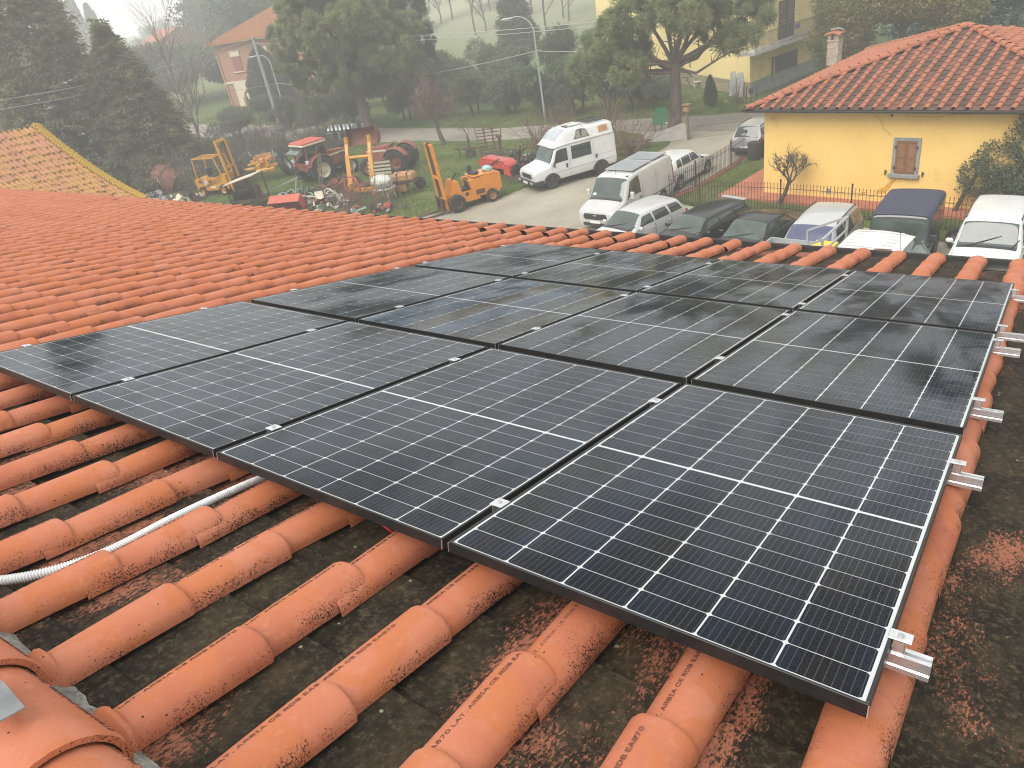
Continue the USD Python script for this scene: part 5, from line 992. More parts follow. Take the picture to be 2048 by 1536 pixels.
for i, (px, py, H, R, n, lab) in enumerate(((1262, 312, 3.0, 2.0, 34, 'leafless bush between the camper van and the umbrella pine'), (1078, 300, 2.6, 1.7, 30, 'leafless bush behind the camper van bonnet'), (1215, 262, 2.4, 1.6, 24, 'leafless bush behind the camper van roof'), (1130, 262, 2.2, 1.6, 24, 'low leafless bush at the road edge behind the camper van'))):
    b = G(px, py); t = thing('bare_bush', lab, 'bush', b); m = MB(); rg = np.random.default_rng(140 + i)
    for s in range(n):
        q = rg.normal(0, 0.3, 3) * [1, 1, 0]; d = unit(np.r_[rg.normal(0, 0.75, 2), 1.0]); L = H * rg.uniform(0.7, 1.1); P = [q]
        for _ in range(5): d = unit(d + rg.normal(0, 0.16, 3) + [0, 0, 0.04]); P.append(P[-1] + d * L / 5)
        m.tube(P, np.linspace(0.022, 0.006, 6), 3, False)
        for c in range(5): j = rg.integers(1, 5); e = unit(d + rg.normal(0, 0.6, 3)); m.tube([P[j], P[j] + e * 0.5, P[j] + e * 0.95 + rg.normal(0, 0.08, 3)], [0.011, 0.008, 0.005], 3, False)
    put(t, 'stems', m, 'red_twig')
b = G(570, 300); bare_tree('bare_tree', 'small leafless tree with flat spreading branches left of the red tractor', b, 3.6, 150, dict(SP, kids=[5, 4, 4], angle=62, up=0.02, stem=0.5, fork=0.8), 'bark', 'twig', r=0.09, levels=3)
b = G(940, 283); bare_tree('bare_tree', 'thin young leafless tree beside the rusty harrows', b, 2.6, 151, dict(SP, kids=[4, 4, 3], angle=35), 'bark', 'red_twig', r=0.04, levels=3)
# pruned trees by the yellow house
PR = dict(kids=[4, 4, 5, 4], angle=46, ratio=0.66, up=0.13, wob=0.17, stem=0.34, fork=0.75, rr=0.6, split=3, start=0.4, taper=0.65, rmin=0.007)
b = G(1556, 409); bare_tree('pruned_tree', 'pruned leafless fruit tree left of the shuttered window', b, 3.5, 164, PR, 'bark', 'bark', r=0.1, levels=4)
b = G(1903, 428); bare_tree('pruned_tree', 'pruned leafless tree with a spiky head right of the shuttered window', b, 3.0, 161, dict(PR, kids=[6, 4, 4, 2], stem=0.6, fork=0.85, ratio=0.42, angle=55), 'bark', 'bark', r=0.085, lean=(0.12, 0, 1), levels=4)
b = G(2040, 434); bl = [np.r_[x, y, z, 0.85, 0.85, 0.75] for x, y, z in ((0, 0, 2.6), (-0.9, 0, 1.9), (0.8, 0.2, 2.2), (-0.6, -0.3, 1.1), (0.5, -0.5, 1.4), (0.2, 0.1, 3.2), (-1.3, 0, 1.3), (1.3, 0, 1.6), (0.0, -0.6, 0.8), (1.0, 0.0, 3.0))]
leafy('olive_shrub', 'glossy grey green shrub against the yellow house at the right edge', b, bl, 26000, 0.12, 'olive_leaf', 170, stems=((0, 0), (0.2, 0.1)), aspect=0.33, gap=0.3, tr=0.05, cat='bush', up=0.3)
# magnolia and cedar behind the yellow house
b = GD(1800, 53); bl = [np.r_[rgx, z, r, r, r * 0.85] for rgx, z, r in (((-3.6, 0), 4.6, 1.7), ((-2.6, 0.6), 6.4, 1.9), ((-0.6, -0.4), 7.6, 2.1), ((1.6, 0.2), 7.2, 2.1), ((3.2, 0.6), 5.8, 1.9), ((-1.6, -1.0), 5.2, 2.0), ((0.8, -1.2), 5.6, 2.1), ((2.4, -0.8), 4.4, 1.9), ((-3.0, -0.6), 3.2, 1.6), ((-4.6, 0.2), 3.2, 1.2), ((0.0, 1.0), 8.6, 1.7), ((-3.9, -0.2), 2.0, 1.2))]
leafy('magnolia_tree', 'broad evergreen tree with yellowish leaves behind the yellow house chimney', b, bl, 60000, 0.2, 'magnolia_leaf', 171, tr=0.22, aspect=0.45, gap=0.3)
b = GD(2010, 60); drooping_conifer('cedar_tree', 'blue green cedar with flat layered branches in the top right corner', b, 13, 7.5, 172, 52000, 'cedar_leaf', 1.5, 0.7, 0.4, 1.0)
b = G(1316, 222); bl = [np.r_[rg.normal(0, 0.5, 2), 1.5 + rg.normal(0, 0.3), 0.6, 0.6, 0.5] for _ in range(6)]; leafy('small_olive', 'small rounded grey tree on the lawn left of the pine trunk', b, bl, 5000, 0.16, 'olive_leaf', 173, tr=0.06, gap=0.35, aspect=0.3)
b = G(1421, 215); cone('columnar_shrub', 'narrow upright shrub on the lawn below the pale house', b, 1.9, 0.42, 2600, 174, 'bush_leaf', 0.16, cat='bush')
b = G(1474, 208); t = thing('bare_bush', 'small leafless bush by the mailbox on the lawn', 'bush', b); m = MB(); rg = np.random.default_rng(175)
for s in range(40): d = unit(np.r_[rg.normal(0, 0.35, 2), 1.0]); q = rg.normal(0, 0.15, 3) * [1, 1, 0]; m.tube([q, q + d * 0.8, q + d * 1.5 + rg.normal(0, 0.12, 3)], [0.012, 0.009, 0.004], 3, False)
put(t, 'stems', m, 'red_twig')
# grass tufts over the yard and the lawns
def in_poly(P, poly):
    from matplotlib.path import Path
    return Path(poly).contains_points(P)
def tufts(name, label, poly, n, h, material, seed, avoid=()):
    rg = np.random.default_rng(seed); poly = np.array(poly); lo, hi = poly.min(0), poly.max(0); P = lo + (hi - lo) * rg.random((n * 3, 2))
    def inside(P, poly):
        c = np.zeros(len(P), bool); x, y = P.T
        for (x0, y0), (x1, y1) in zip(poly, np.roll(poly, -1, 0)):
            k = (y0 > y) != (y1 > y); c ^= k & (x < (x1 - x0) * (y - y0) / (y1 - y0 + 1e-12) + x0)
        return c
    k = inside(P, poly)
    for a in avoid: k &= ~inside(P, np.array(a))
    k &= meshkit.fbm(np.c_[P * 0.7, P[:, :1] * 0], 3, seed) > 0.34
    P = P[k][:n]; n = len(P); z = ground(P[:, 0], P[:, 1]) - 0.03; Q = np.c_[P, z]; hh = h * rg.uniform(0.4, 1.3, (n, 1)) * (0.5 + meshkit.fbm(np.c_[P * 0.9, P[:, :1] * 0], 2, seed + 5)[:, None])
    a = rg.random(n) * 6.28; w = np.stack([np.cos(a), np.sin(a), a * 0], 1) * 0.035; tip = Q + np.c_[rg.normal(0, 0.75, (n, 2)) * hh, hh * 0.8]
    V = np.stack([Q - w, Q + w, tip], 1).reshape(-1, 3); f = np.arange(3 * n).reshape(-1, 3); alone(name, (V, f), material, label, None, kind='stuff')
M['grass_blade'] = leafmat('grass_blade', (0.1794, 0.2751, 0.0669), (0.287, 0.3229, 0.1076), 0.3, 0.4, 0.8, 0.5)
yard_poly = ring((300, 400), (330, 340), (420, 300), (600, 290), (800, 290), (1000, 286), (1100, 280), (1225, 300), (1225, 345), (1050, 378), (1000, 398), (925, 418), (860, 430), (800, 436), (700, 430), (500, 412))
tufts('meadow_grass', 'rough grass of the machinery yard', yard_poly, 70000, 0.2, 'grass_blade', 1)
verge = ring((400, 246), (600, 250), (800, 255), (1000, 255), (1100, 248), (1300, 235), (1520, 220), (1480, 200), (1390, 185), (1250, 200), (1000, 225), (800, 230), (600, 225), (450, 225))
tufts('verge_grass', 'rough grass on the bank beyond the road', verge, 45000, 0.3, 'grass_blade', 2)
lawn = ring((1340, 405), (1382, 383), (1460, 340), (1525, 300), (1526, 330), (1480, 385), (1520, 410), (1800, 432), (1960, 452), (1960, 470), (1800, 447), (1560, 424), (1400, 415))
tufts('lawn_grass', 'short lawn beside the yellow house', lawn, 26000, 0.13, 'grass_blade', 3)
# ================================================================ vehicles
TV = np.array([0, 0.10, 0.22, 0.36, 0.5, 0.74, 0.82, 1.0]); TF = np.unique(np.r_[np.linspace(0, 0.5, 12), np.linspace(0.5, 0.74, 6), np.linspace(0.74, 0.82, 4), np.linspace(0.82, 1, 5)])
class Body:
    """A car's skin as a surface over (x along the car, t round half a section); stations: x, floor, belt, top, half width at the belt, half width at the top edge."""
    def __init__(s, st, crown=0.025, tuck=0.97, nx=70):
        st = np.array(sorted(st), float); s.x0, s.x1 = st[0, 0], st[-1, 0]; P = [PchipInterpolator(st[:, 0], st[:, k]) for k in range(1, 6)]
        xs = np.unique(np.r_[np.linspace(s.x0, s.x1, nx), st[:, 0]]); Yg, Zg = [], []
        for x in xs:
            zb, ze, zt, wb, wt = [float(p(x)) for p in P]; zt = max(zt, ze + 0.01)
            y = np.array([0, 0.86 * wb, 0.955 * wb, wb, tuck * wb, wt + 0.02, wt - 0.05, 0]); z = np.array([zb, zb, zb + 0.16 * (ze - zb), zb + 0.58 * (ze - zb), ze, max(ze + 0.004, zt - 0.05 - 0.06 * (zt - ze) / 0.5 * 0.3), zt - 0.012, zt + crown])
            Yg.append(PchipInterpolator(TV, y)(TF)); Zg.append(PchipInterpolator(TV, z)(TF))
        s.xs, s.Y, s.Z = xs, np.array(Yg), np.array(Zg); s.fy = RegularGridInterpolator((xs, TF), s.Y, bounds_error=False, fill_value=None); s.fz = RegularGridInterpolator((xs, TF), s.Z, bounds_error=False, fill_value=None)
    def at(s, x, t):
        """t from 0 to 1 on the left side, 1 to 2 mirrored on to the right."""
        x, t = (np.array(a_) for a_ in np.broadcast_arrays(np.clip(np.asarray(x, float), s.x0, s.x1), np.asarray(t, float))); h = np.where(t > 1, 2 - t, t); q = np.stack([x, h], -1)
        return np.stack([x, np.where(t > 1, -1, 1) * s.fy(q).reshape(x.shape), s.fz(q).reshape(x.shape)], -1)
    def solid(s, wheels=(), r=0.34, depth=0.3):
        n, k = s.Y.shape; L = np.stack([np.repeat(s.xs[:, None], k, 1), s.Y, s.Z], -1); R = L[:, 1:-1][:, ::-1] * [1, -1, 1]; V = np.concatenate([L, R], 1); m = V.shape[1]
        i, j = np.meshgrid(np.arange(n - 1), np.arange(m), indexing='ij'); a = i * m + j; b = i * m + (j + 1) % m; f = np.stack([a, b, b + m, a + m], -1).reshape(-1, 4); f = np.vstack([f[:, [0, 1, 2]], f[:, [0, 2, 3]]])
        V = V.reshape(-1, 3); c0, c1 = V[:m].mean(0), V[-m:].mean(0); V = np.vstack([V, c0, c1]); q = np.arange(m); z = q * 0; f = np.vstack([f, np.stack([(q + 1) % m, q, z + n * m], 1), np.stack([q + (n - 1) * m, (q + 1) % m + (n - 1) * m, z + n * m + 1], 1)])
        tm = trimesh.Trimesh(V, f, process=True); tm.fix_normals(); M_ = manifold3d.Manifold(manifold3d.Mesh(tm.vertices.astype(np.float32), tm.faces.astype(np.uint32)))
        for wx, w in wheels:
            for sg in (-1, 1):
                c = manifold3d.Manifold.cylinder(depth + 0.4, r, r, 32).rotate([90, 0, 0]).translate([wx, sg * (w - depth / 2 + 0.2) + (depth + 0.4) / 2, r * 0.86])
                M_ = M_ - c
        return M_
    def patch(s, c, d=0.006, n=(8, 6), mb=None):
        """A curved sheet over the skin with corners c = ((x, t) x 4: bottom rear, bottom front, top front, top rear), d proud of it."""
        c = np.array(c, float); u, v = np.meshgrid(np.linspace(0, 1, n[0]), np.linspace(0, 1, n[1]), indexing='ij'); u, v = u[..., None], v[..., None]
        q = (1 - v) * ((1 - u) * c[0] + u * c[1]) + v * ((1 - u) * c[3] + u * c[2]); P = s.at(q[..., 0], q[..., 1])
        e = 1e-3; N = np.cross(s.at(q[..., 0] + e, q[..., 1]) - s.at(q[..., 0] - e, q[..., 1]), s.at(q[..., 0], q[..., 1] + e) - s.at(q[..., 0], q[..., 1] - e)); N /= np.maximum(np.linalg.norm(N, axis=-1, keepdims=True), 1e-9)
        ctr = np.stack([P[..., 0], P[..., 1] * 0, P[..., 2] * 0 + 0.7], -1); N = np.where(((P - ctr) * N).sum(-1, keepdims=True) < 0, -N, N)
        top = P + N * d; bot = P - N * 0.01; mb = mb or MB(); mb.grid(top)
        for e_ in ((top[0], bot[0]), (top[-1], bot[-1]), (top[:, 0], bot[:, 0]), (top[:, -1], bot[:, -1])): mb.grid(np.stack(e_))
        return mb
def wheel(t, x, y, r, w, rim='rim_metal', spokes=5, label=None):
    sg = 1 if y > 0 else -1; m = MB(); m.lathe([(r * 0.62, -w / 2 + 0.01), (r * 0.88, -w / 2), (r * 0.98, -w / 2 + 0.03), (r, 0), (r * 0.98, w / 2 - 0.03), (r * 0.88, w / 2), (r * 0.62, w / 2 - 0.01)], 'y', (x, y, r), 28)
    W_ = put(t, 'wheel', m, 'rubber', 35, label); m = MB(); o = sg * (w / 2 - 0.03); m.lathe([(0.0, 0.012 * sg), (r * 0.12, 0.012 * sg), (r * 0.2, 0), (r * 0.5, -0.015 * sg), (r * 0.63, 0.02 * sg), (r * 0.64, -0.06 * sg)], 'y', (x, y + o, r), 24)
    put(W_, 'rim', m, rim, 30); m = MB()
    for k in range(spokes):
        a = 6.283 * k / spokes; p = np.array([math.cos(a), 0, math.sin(a)]); c = np.array([x, y + o + 0.004 * sg, r]); m.bar(c + p * r * 0.28, c + p * r * 0.54, r * 0.14, 0.012, up=(0, 1, 0))
    put(W_, 'rim_hole', m, 'dark_metal'); return W_
def stations(L, W, H, zh, belt, cowl, head, rr, tail, ztail, zb=0.22, wtr=0.37, nose=0.64, vert=0.0):
    f, r = L / 2, -L / 2
    return [(f, zb + 0.1, nose - 0.12, nose - 0.08, W * 0.39, W * 0.36), (f - 0.05, zb + 0.03, nose - 0.04, nose + 0.02, W * 0.43, W * 0.39), (f - 0.25, zb, nose + 0.06, nose + 0.11, W * 0.475, W * 0.42), ((f + cowl) / 2, zb - 0.02, (nose + belt) / 2 + 0.06, (nose + zh) / 2 + 0.06, W * 0.495, W * 0.435),
            (cowl, zb - 0.02, belt - 0.02, zh, W * 0.5, W * 0.43), (head, zb - 0.02, belt + 0.02, H - 0.045, W * 0.5, W * wtr * 0.98), ((head + rr) / 2, zb - 0.02, belt + 0.03, H, W * 0.5, W * wtr), (rr, zb, belt + 0.05, H - 0.05, W * 0.495, W * wtr * 0.97),
            (tail, zb + 0.04, belt + 0.02, ztail, W * 0.485, W * (0.42 if ztail < belt + 0.15 else wtr * 0.97)), (r + 0.04, zb + 0.08, min(belt, ztail) - 0.06, min(ztail, belt + 0.02), W * 0.45, W * 0.41), (r, zb + 0.14, min(belt, ztail) - 0.16, min(ztail, belt) - 0.1, W * 0.42, W * 0.39)]
def car(name, label, cat, px, h_ref, yaw_deg, L, W, H, paintm, sp, glass, wb, r=0.31, glassm='screen_glass', loc=None, group='vehicles parked in the yard', doors=(), rear=None, rails=False, handles=(), antenna=None, rim='rim_metal'):
    yaw = math.radians(yaw_deg); t = thing(name, label, cat, loc, yaw, group); B = Body(stations(L, W, H, **sp)); ax = (wb[0], wb[1])
    put(t, 'body', B.solid([(x, W / 2) for x in ax], r + 0.055), paintm, 32)
    for x in ax:
        for y in (1, -1): wheel(t, x, y * (W / 2 - 0.115), r, 0.2, rim)
    c, h = sp['cowl'], sp['head']; rr, tail = sp['rr'], sp['tail']
    put(t, 'windscreen', B.patch([(c - 0.03, 0.79), (c - 0.03, 1.21), (h + 0.05, 1.2), (h + 0.05, 0.8)], 0.006, (14, 10)), glassm, True)
    m = B.patch([(c + 0.10, 0.80), (c + 0.10, 1.2), (c - 0.05, 1.21), (c - 0.05, 0.79)], 0.004, (10, 3)); put(t, 'scuttle', m, 'black_plastic')
    for s in (-0.25, 0.32):
        p0 = B.at(c + 0.03, 1 - s * 0.4); p1 = B.at(c - 0.22, 1 - (s + 0.42) * 0.36); m = MB(); m.bar(p0 + [0, 0, 0.015], p1 + [0.0, 0, 0.022], 0.022, 0.014); put(t, 'wiper', m, 'black_plastic')
    if rear == 'slope': put(t, 'rear_window', B.patch([(tail + 0.05, 0.84), (tail + 0.05, 1.16), (rr - 0.04, 1.17), (rr - 0.04, 0.83)], 0.006, (10, 8)), 'car_glass', True)
    if rear == 'hatch': put(t, 'rear_window', B.patch([(tail + 0.01, 0.80), (tail + 0.01, 1.2), (rr - 0.03, 1.18), (rr - 0.03, 0.82)], 0.008, (10, 8)), 'car_glass', True)
    for (xa, xb, xta, xtb) in glass:
        for mir in (0, 1):
            T = lambda q: 2 - q if mir else q
            put(t, 'side_window', B.patch([(xa, T(0.535)), (xb, T(0.535)), (xtb, T(0.71)), (xta, T(0.71))], 0.005, (8, 5)), 'car_glass', True)
    for (xa, xb) in doors:
        for mir in (0, 1):
            T = lambda q: 2 - q if mir else q
            m = MB()
            for x in (xa, xb): B.patch([(x - 0.006, T(0.14)), (x + 0.006, T(0.14)), (x + 0.006, T(0.5)), (x - 0.006, T(0.5))], 0.002, (2, 8), m)
            B.patch([(xa, T(0.135)), (xb, T(0.135)), (xb, T(0.145)), (xa, T(0.145))], 0.002, (8, 2), m); put(t, 'door_seam', m, 'black_plastic')
            p = B.at(xa + 0.12, T(0.44)); m = MB(); m.box(p + [0, 0.018 * (1 - 2 * mir), 0], (0.17, 0.03, 0.03), bev=0.01); put(t, 'door_handle', m, paintm)
    for mir in (1, -1):
        p = B.at(c - 0.32, 0.53 if mir > 0 else 1.47); m = MB(); m.box(p + [0.03, 0.13 * mir, 0.06], (0.1, 0.2, 0.14), bev=0.035); m.bar(p + [0.02, -0.02 * mir, -0.01], p + [0.03, 0.1 * mir, 0.04], 0.05, 0.03); k = put(t, 'door_mirror', m, paintm, 40)
        m = MB(); m.box(p + [-0.022, 0.13 * mir, 0.06], (0.006, 0.16, 0.1)); put(k, 'mirror_glass', m, 'car_glass')
        m = B.patch([(L / 2 - 0.5, 1 - mir * 0.57), (L / 2 - 0.07, 1 - mir * 0.62), (L / 2 - 0.07, 1 - mir * 0.46), (L / 2 - 0.42, 1 - mir * 0.45)], 0.008, (8, 5)); put(t, 'headlight', m, 'lamp_glass', True)
        m = B.patch([(-L / 2 + 0.02, 1 - mir * 0.64), (-L / 2 + 0.22, 1 - mir * 0.66), (-L / 2 + 0.25, 1 - mir * 0.50), (-L / 2 + 0.03, 1 - mir * 0.48)], 0.008, (6, 5)); put(t, 'tail_light', m, 'red_lamp', True)
    f = L / 2; m = MB(); m.box((f - 0.005, 0, sp.get('nose', 0.64) - 0.13), (0.03, W * 0.5, 0.12), bev=0.01); put(t, 'grille', m, 'black_plastic'); m = MB(); m.box((f + 0.004, 0, 0.42), (0.02, 0.5, 0.11)); put(t, 'number_plate', m, 'plate'); m = MB(); m.box((-f - 0.004, 0, 0.5), (0.02, 0.5, 0.11)); put(t, 'number_plate', m, 'plate')
    if rails:
        for mir in (0, 1):
            q = [B.at(x, (0.775 if not mir else 1.225)) + [0, 0, 0.05] for x in np.linspace(h - 0.25, rr + 0.05, 8)]; q = [q[0] - [0, 0, 0.05]] + q + [q[-1] - [0, 0, 0.05]]; m = MB(); m.tube(q, 0.018, 6); put(t, 'roof_rail', m, rails)
    if antenna: p = B.at(antenna[0], antenna[1]); m = MB(); m.tube([p, p + [-antenna[2] * 0.3, 0, antenna[2]]], [0.006, 0.003], 5); put(t, 'antenna', m, 'black_plastic')
    return t, B
def place(front_px, h, yaw_deg, xoff):
    """The ground point of a car whose roof's front edge middle (xoff ahead of its centre, h up) shows at this pixel."""
    q = onz(*front_px, Z0 + h); a = math.radians(yaw_deg); return [q[0] - math.cos(a) * xoff, q[1] - math.sin(a) * xoff, Z0]
EST = dict(zh=0.98, belt=0.92, cowl=0.95, head=0.25, rr=-1.75, tail=-2.12, ztail=1.0)
t, B = car('estate_car', 'silver estate car, leftmost of the row parked nose to the tiled roof', 'car', None, 0, -107, 4.55, 1.76, 1.46, 'pale_silver_paint', EST, [(-0.22, 0.62, -0.16, 0.30), (-1.1, -0.3, -0.98, -0.26), (-1.85, -1.2, -1.68, -1.12)], (1.4, -1.25), loc=place((1258, 423), 1.42, -107, 0.25), doors=((-0.25, 0.75), (-1.15, -0.28)), rear='hatch', antenna=(-1.5, 1.0, 0.22))
t = car('estate_car', 'black estate car with a silver roof spoiler, between the silver estate and the black saloon', 'car', None, 0, -108, 4.6, 1.74, 1.42, 'black_paint', dict(EST, rr=-1.85, tail=-2.15), [(-0.2, 0.62, -0.16, 0.30), (-1.1, -0.28, -0.98, -0.24), (-1.9, -1.2, -1.72, -1.12)], (1.4, -1.25), loc=place((1388, 431), 1.38, -108, 0.25), doors=((-0.25, 0.75), (-1.15, -0.28)), rear='hatch', antenna=(0.0, 1.0, 0.15))
m = MB(); m.box((-2.02, 0, 1.385), (0.2, 1.05, 0.035), bev=0.012); put(t[0], 'roof_spoiler', m, 'silver_paint')
SAL = dict(zh=0.95, belt=0.9, cowl=0.85, head=0.18, rr=-0.95, tail=-1.65, ztail=1.0)
t = car('saloon_car', 'black saloon car between the black estate and the silver people carrier', 'car', None, 0, -101, 4.6, 1.8, 1.43, 'black_paint', SAL, [(-0.28, 0.55, -0.2, 0.24), (-1.2, -0.34, -0.95, -0.28)], (1.38, -1.3), loc=place((1503, 441), 1.39, -101, 0.2), doors=((-0.3, 0.7), (-1.2, -0.32)), rear='slope')
MPV = dict(zh=1.06, belt=0.98, cowl=1.25, head=0.45, rr=-1.75, tail=-2.08, ztail=1.08, wtr=0.38)
t = car('people_carrier', 'silver people carrier with roof rails and a blue shade behind its windscreen', 'car', None, 0, -93, 4.45, 1.8, 1.66, 'silver_paint', MPV, [(-0.15, 0.75, -0.1, 0.5), (-1.05, -0.22, -0.98, -0.18), (-1.85, -1.12, -1.72, -1.06)], (1.4, -1.25), glassm='sun_shade', loc=place((1627, 449), 1.62, -93, 0.45), doors=((-0.18, 0.9), (-1.1, -0.2)), rear='hatch', rails='dark_metal', antenna=(-1.5, 1.0, 0.45))
t, BS = car('pickup_truck', 'white pickup with a hard top and bonnet scoop at the right end of the row', 'pickup', None, 0, -92, 4.9, 1.8, 1.76, 'white_paint', dict(zh=1.12, belt=1.02, cowl=0.95, head=0.42, rr=-1.95, tail=-2.3, ztail=1.15, wtr=0.40, nose=0.86, zb=0.34), [(-0.3, 0.62, -0.28, 0.36), (-1.2, -0.4, -1.15, -0.38), (-2.05, -1.35, -2.0, -1.32)], (1.5, -1.4), 0.37, loc=place((1985, 442), 1.72, -92, 0.42), doors=((-0.35, 0.8), (-1.25, -0.36)), rear='hatch', rails='black_plastic')
m = MB(); m.prism([(1.35, 1.0), (1.72, 1.0), (1.70, 1.10), (1.35, 1.13)], -0.24, 0.24); k = put(t, 'bonnet_scoop', m, 'white_paint'); m = MB(); m.box((1.713, 0, 1.065), (0.012, 0.4, 0.05)); put(k, 'scoop_mouth', m, 'black_plastic')
# canvas topped off-roader
loc = place((1800, 431), 1.93, -91, 0.55); t = thing('off_road_car', 'tall dark off road car with a navy canvas top and flat windscreen', 'off roader', loc, math.radians(-91), 'vehicles parked in the yard')
st = [(2.1, 0.45, 0.98, 1.02, 0.70, 0.66), (1.95, 0.42, 1.02, 1.06, 0.76, 0.70), (0.95, 0.4, 1.08, 1.14, 0.80, 0.74), (0.7, 0.4, 1.1, 1.2, 0.86, 0.78), (0.5, 0.4, 1.12, 1.88, 0.86, 0.78), (-0.6, 0.4, 1.12, 1.95, 0.86, 0.79), (-1.9, 0.42, 1.12, 1.93, 0.86, 0.79), (-2.05, 0.45, 1.1, 1.88, 0.85, 0.78)]
B = Body(st, 0.03); put(t, 'body', B.solid([(1.35, 0.86), (-1.25, 0.86)], 0.43), 'navy_paint', 32)
for x in (1.35, -1.25):
    for y in (0.74, -0.74): wheel(t, x, y, 0.38, 0.24)
put(t, 'canvas_top', B.patch([(0.47, 0.70), (-2.0, 0.70), (-2.0, 1.30), (0.47, 1.30)], 0.03, (24, 16)), 'canvas', True)
put(t, 'windscreen', B.patch([(0.69, 0.79), (0.69, 1.21), (0.53, 1.2), (0.53, 0.80)], 0.008, (12, 8)), 'screen_glass', True)
for mir in (0, 1):
    T = lambda q: 2 - q if mir else q
    for xa, xb in ((-0.45, 0.42), (-1.8, -0.6)): put(t, 'side_window', B.patch([(xa, T(0.53)), (xb, T(0.53)), (xb - 0.03, T(0.68)), (xa + 0.03, T(0.68))], 0.005, (6, 4)), 'car_glass')
    m = MB(); s = 1 - 2 * mir; m.box((0.5, s * 0.98, 1.25), (0.06, 0.16, 0.2), bev=0.02); m.bar((0.5, s * 0.84, 1.15), (0.5, s * 0.95, 1.22), 0.03); put(t, 'door_mirror', m, 'black_plastic'); m = MB(); m.lathe([(0, 0.02), (0.09, 0.01), (0.1, 0)], 'x', (2.09, s * 0.5, 0.85), 16); put(t, 'headlight', m, 'lamp_glass')
    m = B.patch([(-0.5, T(0.12)), (-0.485, T(0.12)), (-0.485, T(0.5)), (-0.5, T(0.5))], 0.003, (2, 8)); put(t, 'door_seam', m, 'black_plastic')
for s in (-0.3, 0.25): m = MB(); m.bar((0.74, s, 1.22), (0.62, s + 0.3, 1.5), 0.02); put(t, 'wiper', m, 'black_plastic')
m = MB(); m.bar((2.12, -0.75, 0.55), (2.12, 0.75, 0.55), 0.1, 0.14); put(t, 'bumper', m, 'black_plastic'); m = MB(); m.box((2.1, 0, 0.84), (0.02, 0.7, 0.26)); put(t, 'grille', m, 'black_plastic')
# loose spare wheel and white flatbed in front
t = thing('spare_wheel', 'loose car wheel standing against the dark off road car', 'wheel', onz(1912, 496, Z0), math.radians(8)); wheel(t, 0, 0.0, 0.36, 0.24, 'rim_metal', 6)
q = onz(1768, 484, Z0 + 2.06); loc = [q[0], q[1], Z0]; yaw = -6
t = thing('flatbed_truck', 'white flatbed truck with a rusty stain on its cab roof, close below the gutter', 'truck', loc, 0.0, 'vehicles parked in the yard', mtx=Gf.Matrix4d().SetScale(1.2) * Gf.Matrix4d(Gf.Rotation(Gf.Vec3d(0, 0, 1), yaw), Gf.Vec3d(*map(float, loc))))
st = [(2.0, 0.45, 0.86, 0.92, 0.78, 0.72), (1.7, 0.4, 0.98, 1.05, 0.84, 0.76), (1.05, 0.4, 1.02, 1.1, 0.86, 0.76), (0.45, 0.4, 1.05, 1.68, 0.86, 0.72), (-0.2, 0.4, 1.05, 1.74, 0.86, 0.74), (-0.85, 0.4, 1.05, 1.7, 0.86, 0.73), (-0.98, 0.45, 1.02, 1.1, 0.84, 0.74)]
B = Body(st, 0.03); put(t, 'cab', B.solid([(1.25, 0.86)], 0.42), 'white_paint', 32); put(t, 'windscreen', B.patch([(1.0, 0.79), (1.0, 1.21), (0.5, 1.2), (0.5, 0.80)], 0.008, (10, 8)), 'screen_glass', True)
for mir in (0, 1): T = lambda q: 2 - q if mir else q; put(t, 'side_window', B.patch([(-0.5, T(0.53)), (0.62, T(0.53)), (0.36, T(0.70)), (-0.5, T(0.70))], 0.006, (6, 4)), 'car_glass')
m = MB()
for y in np.linspace(-0.5, 0.5, 6): m.bar((-0.75, y, 1.765), (0.3, y, 1.765), 0.03, 0.012)
put(t, 'roof_rib', m, 'white_paint'); m = B.patch([(0.30, 1.08), (0.34, 1.17), (0.02, 1.19), (-0.05, 1.12)], 0.003, (6, 4)); put(t, 'rust_stain', m, 'rust'); m = MB(); p = B.at(0.5, 1.1); m.bar(p, p + [-0.05, 0, 0.5], 0.008); put(t, 'antenna', m, 'black_plastic'); m = MB(); m.box(B.at(0.42, 1.12) + [0, 0, 0.01], (0.12, 0.1, 0.03)); put(t, 'antenna_base', m, 'black_plastic')
m = MB(); m.box((-2.05, 0, 0.86), (2.1, 1.75, 0.1)); 
for y in (-0.86, 0.86): m.box((-2.05, y, 1.05), (2.1, 0.04, 0.3))
m.box((-3.08, 0, 1.05), (0.04, 1.75, 0.3)); put(t, 'bed', m, 'galvanised')
for x in (1.25, -2.0):
    for y in (0.72, -0.72): wheel(t, x, y, 0.37, 0.22)
m = MB()
for x in (-1.12,):
    for y in (-0.8, 0.8): m.bar((x, y, 1.1), (x, y, 1.95), 0.05)
    m.bar((x, -0.83, 1.95), (x, 0.83, 1.95), 0.05); m.bar((x, -0.83, 1.62), (x, 0.83, 1.62), 0.04)
for y in (-0.83, 0.83): m.bar((-1.12, y, 1.95), (-2.1, y, 1.5), 0.05); m.bar((-2.1, y, 1.5), (-2.1, y, 1.1), 0.05)
put(t, 'ladder_rack', m, 'galvanised')
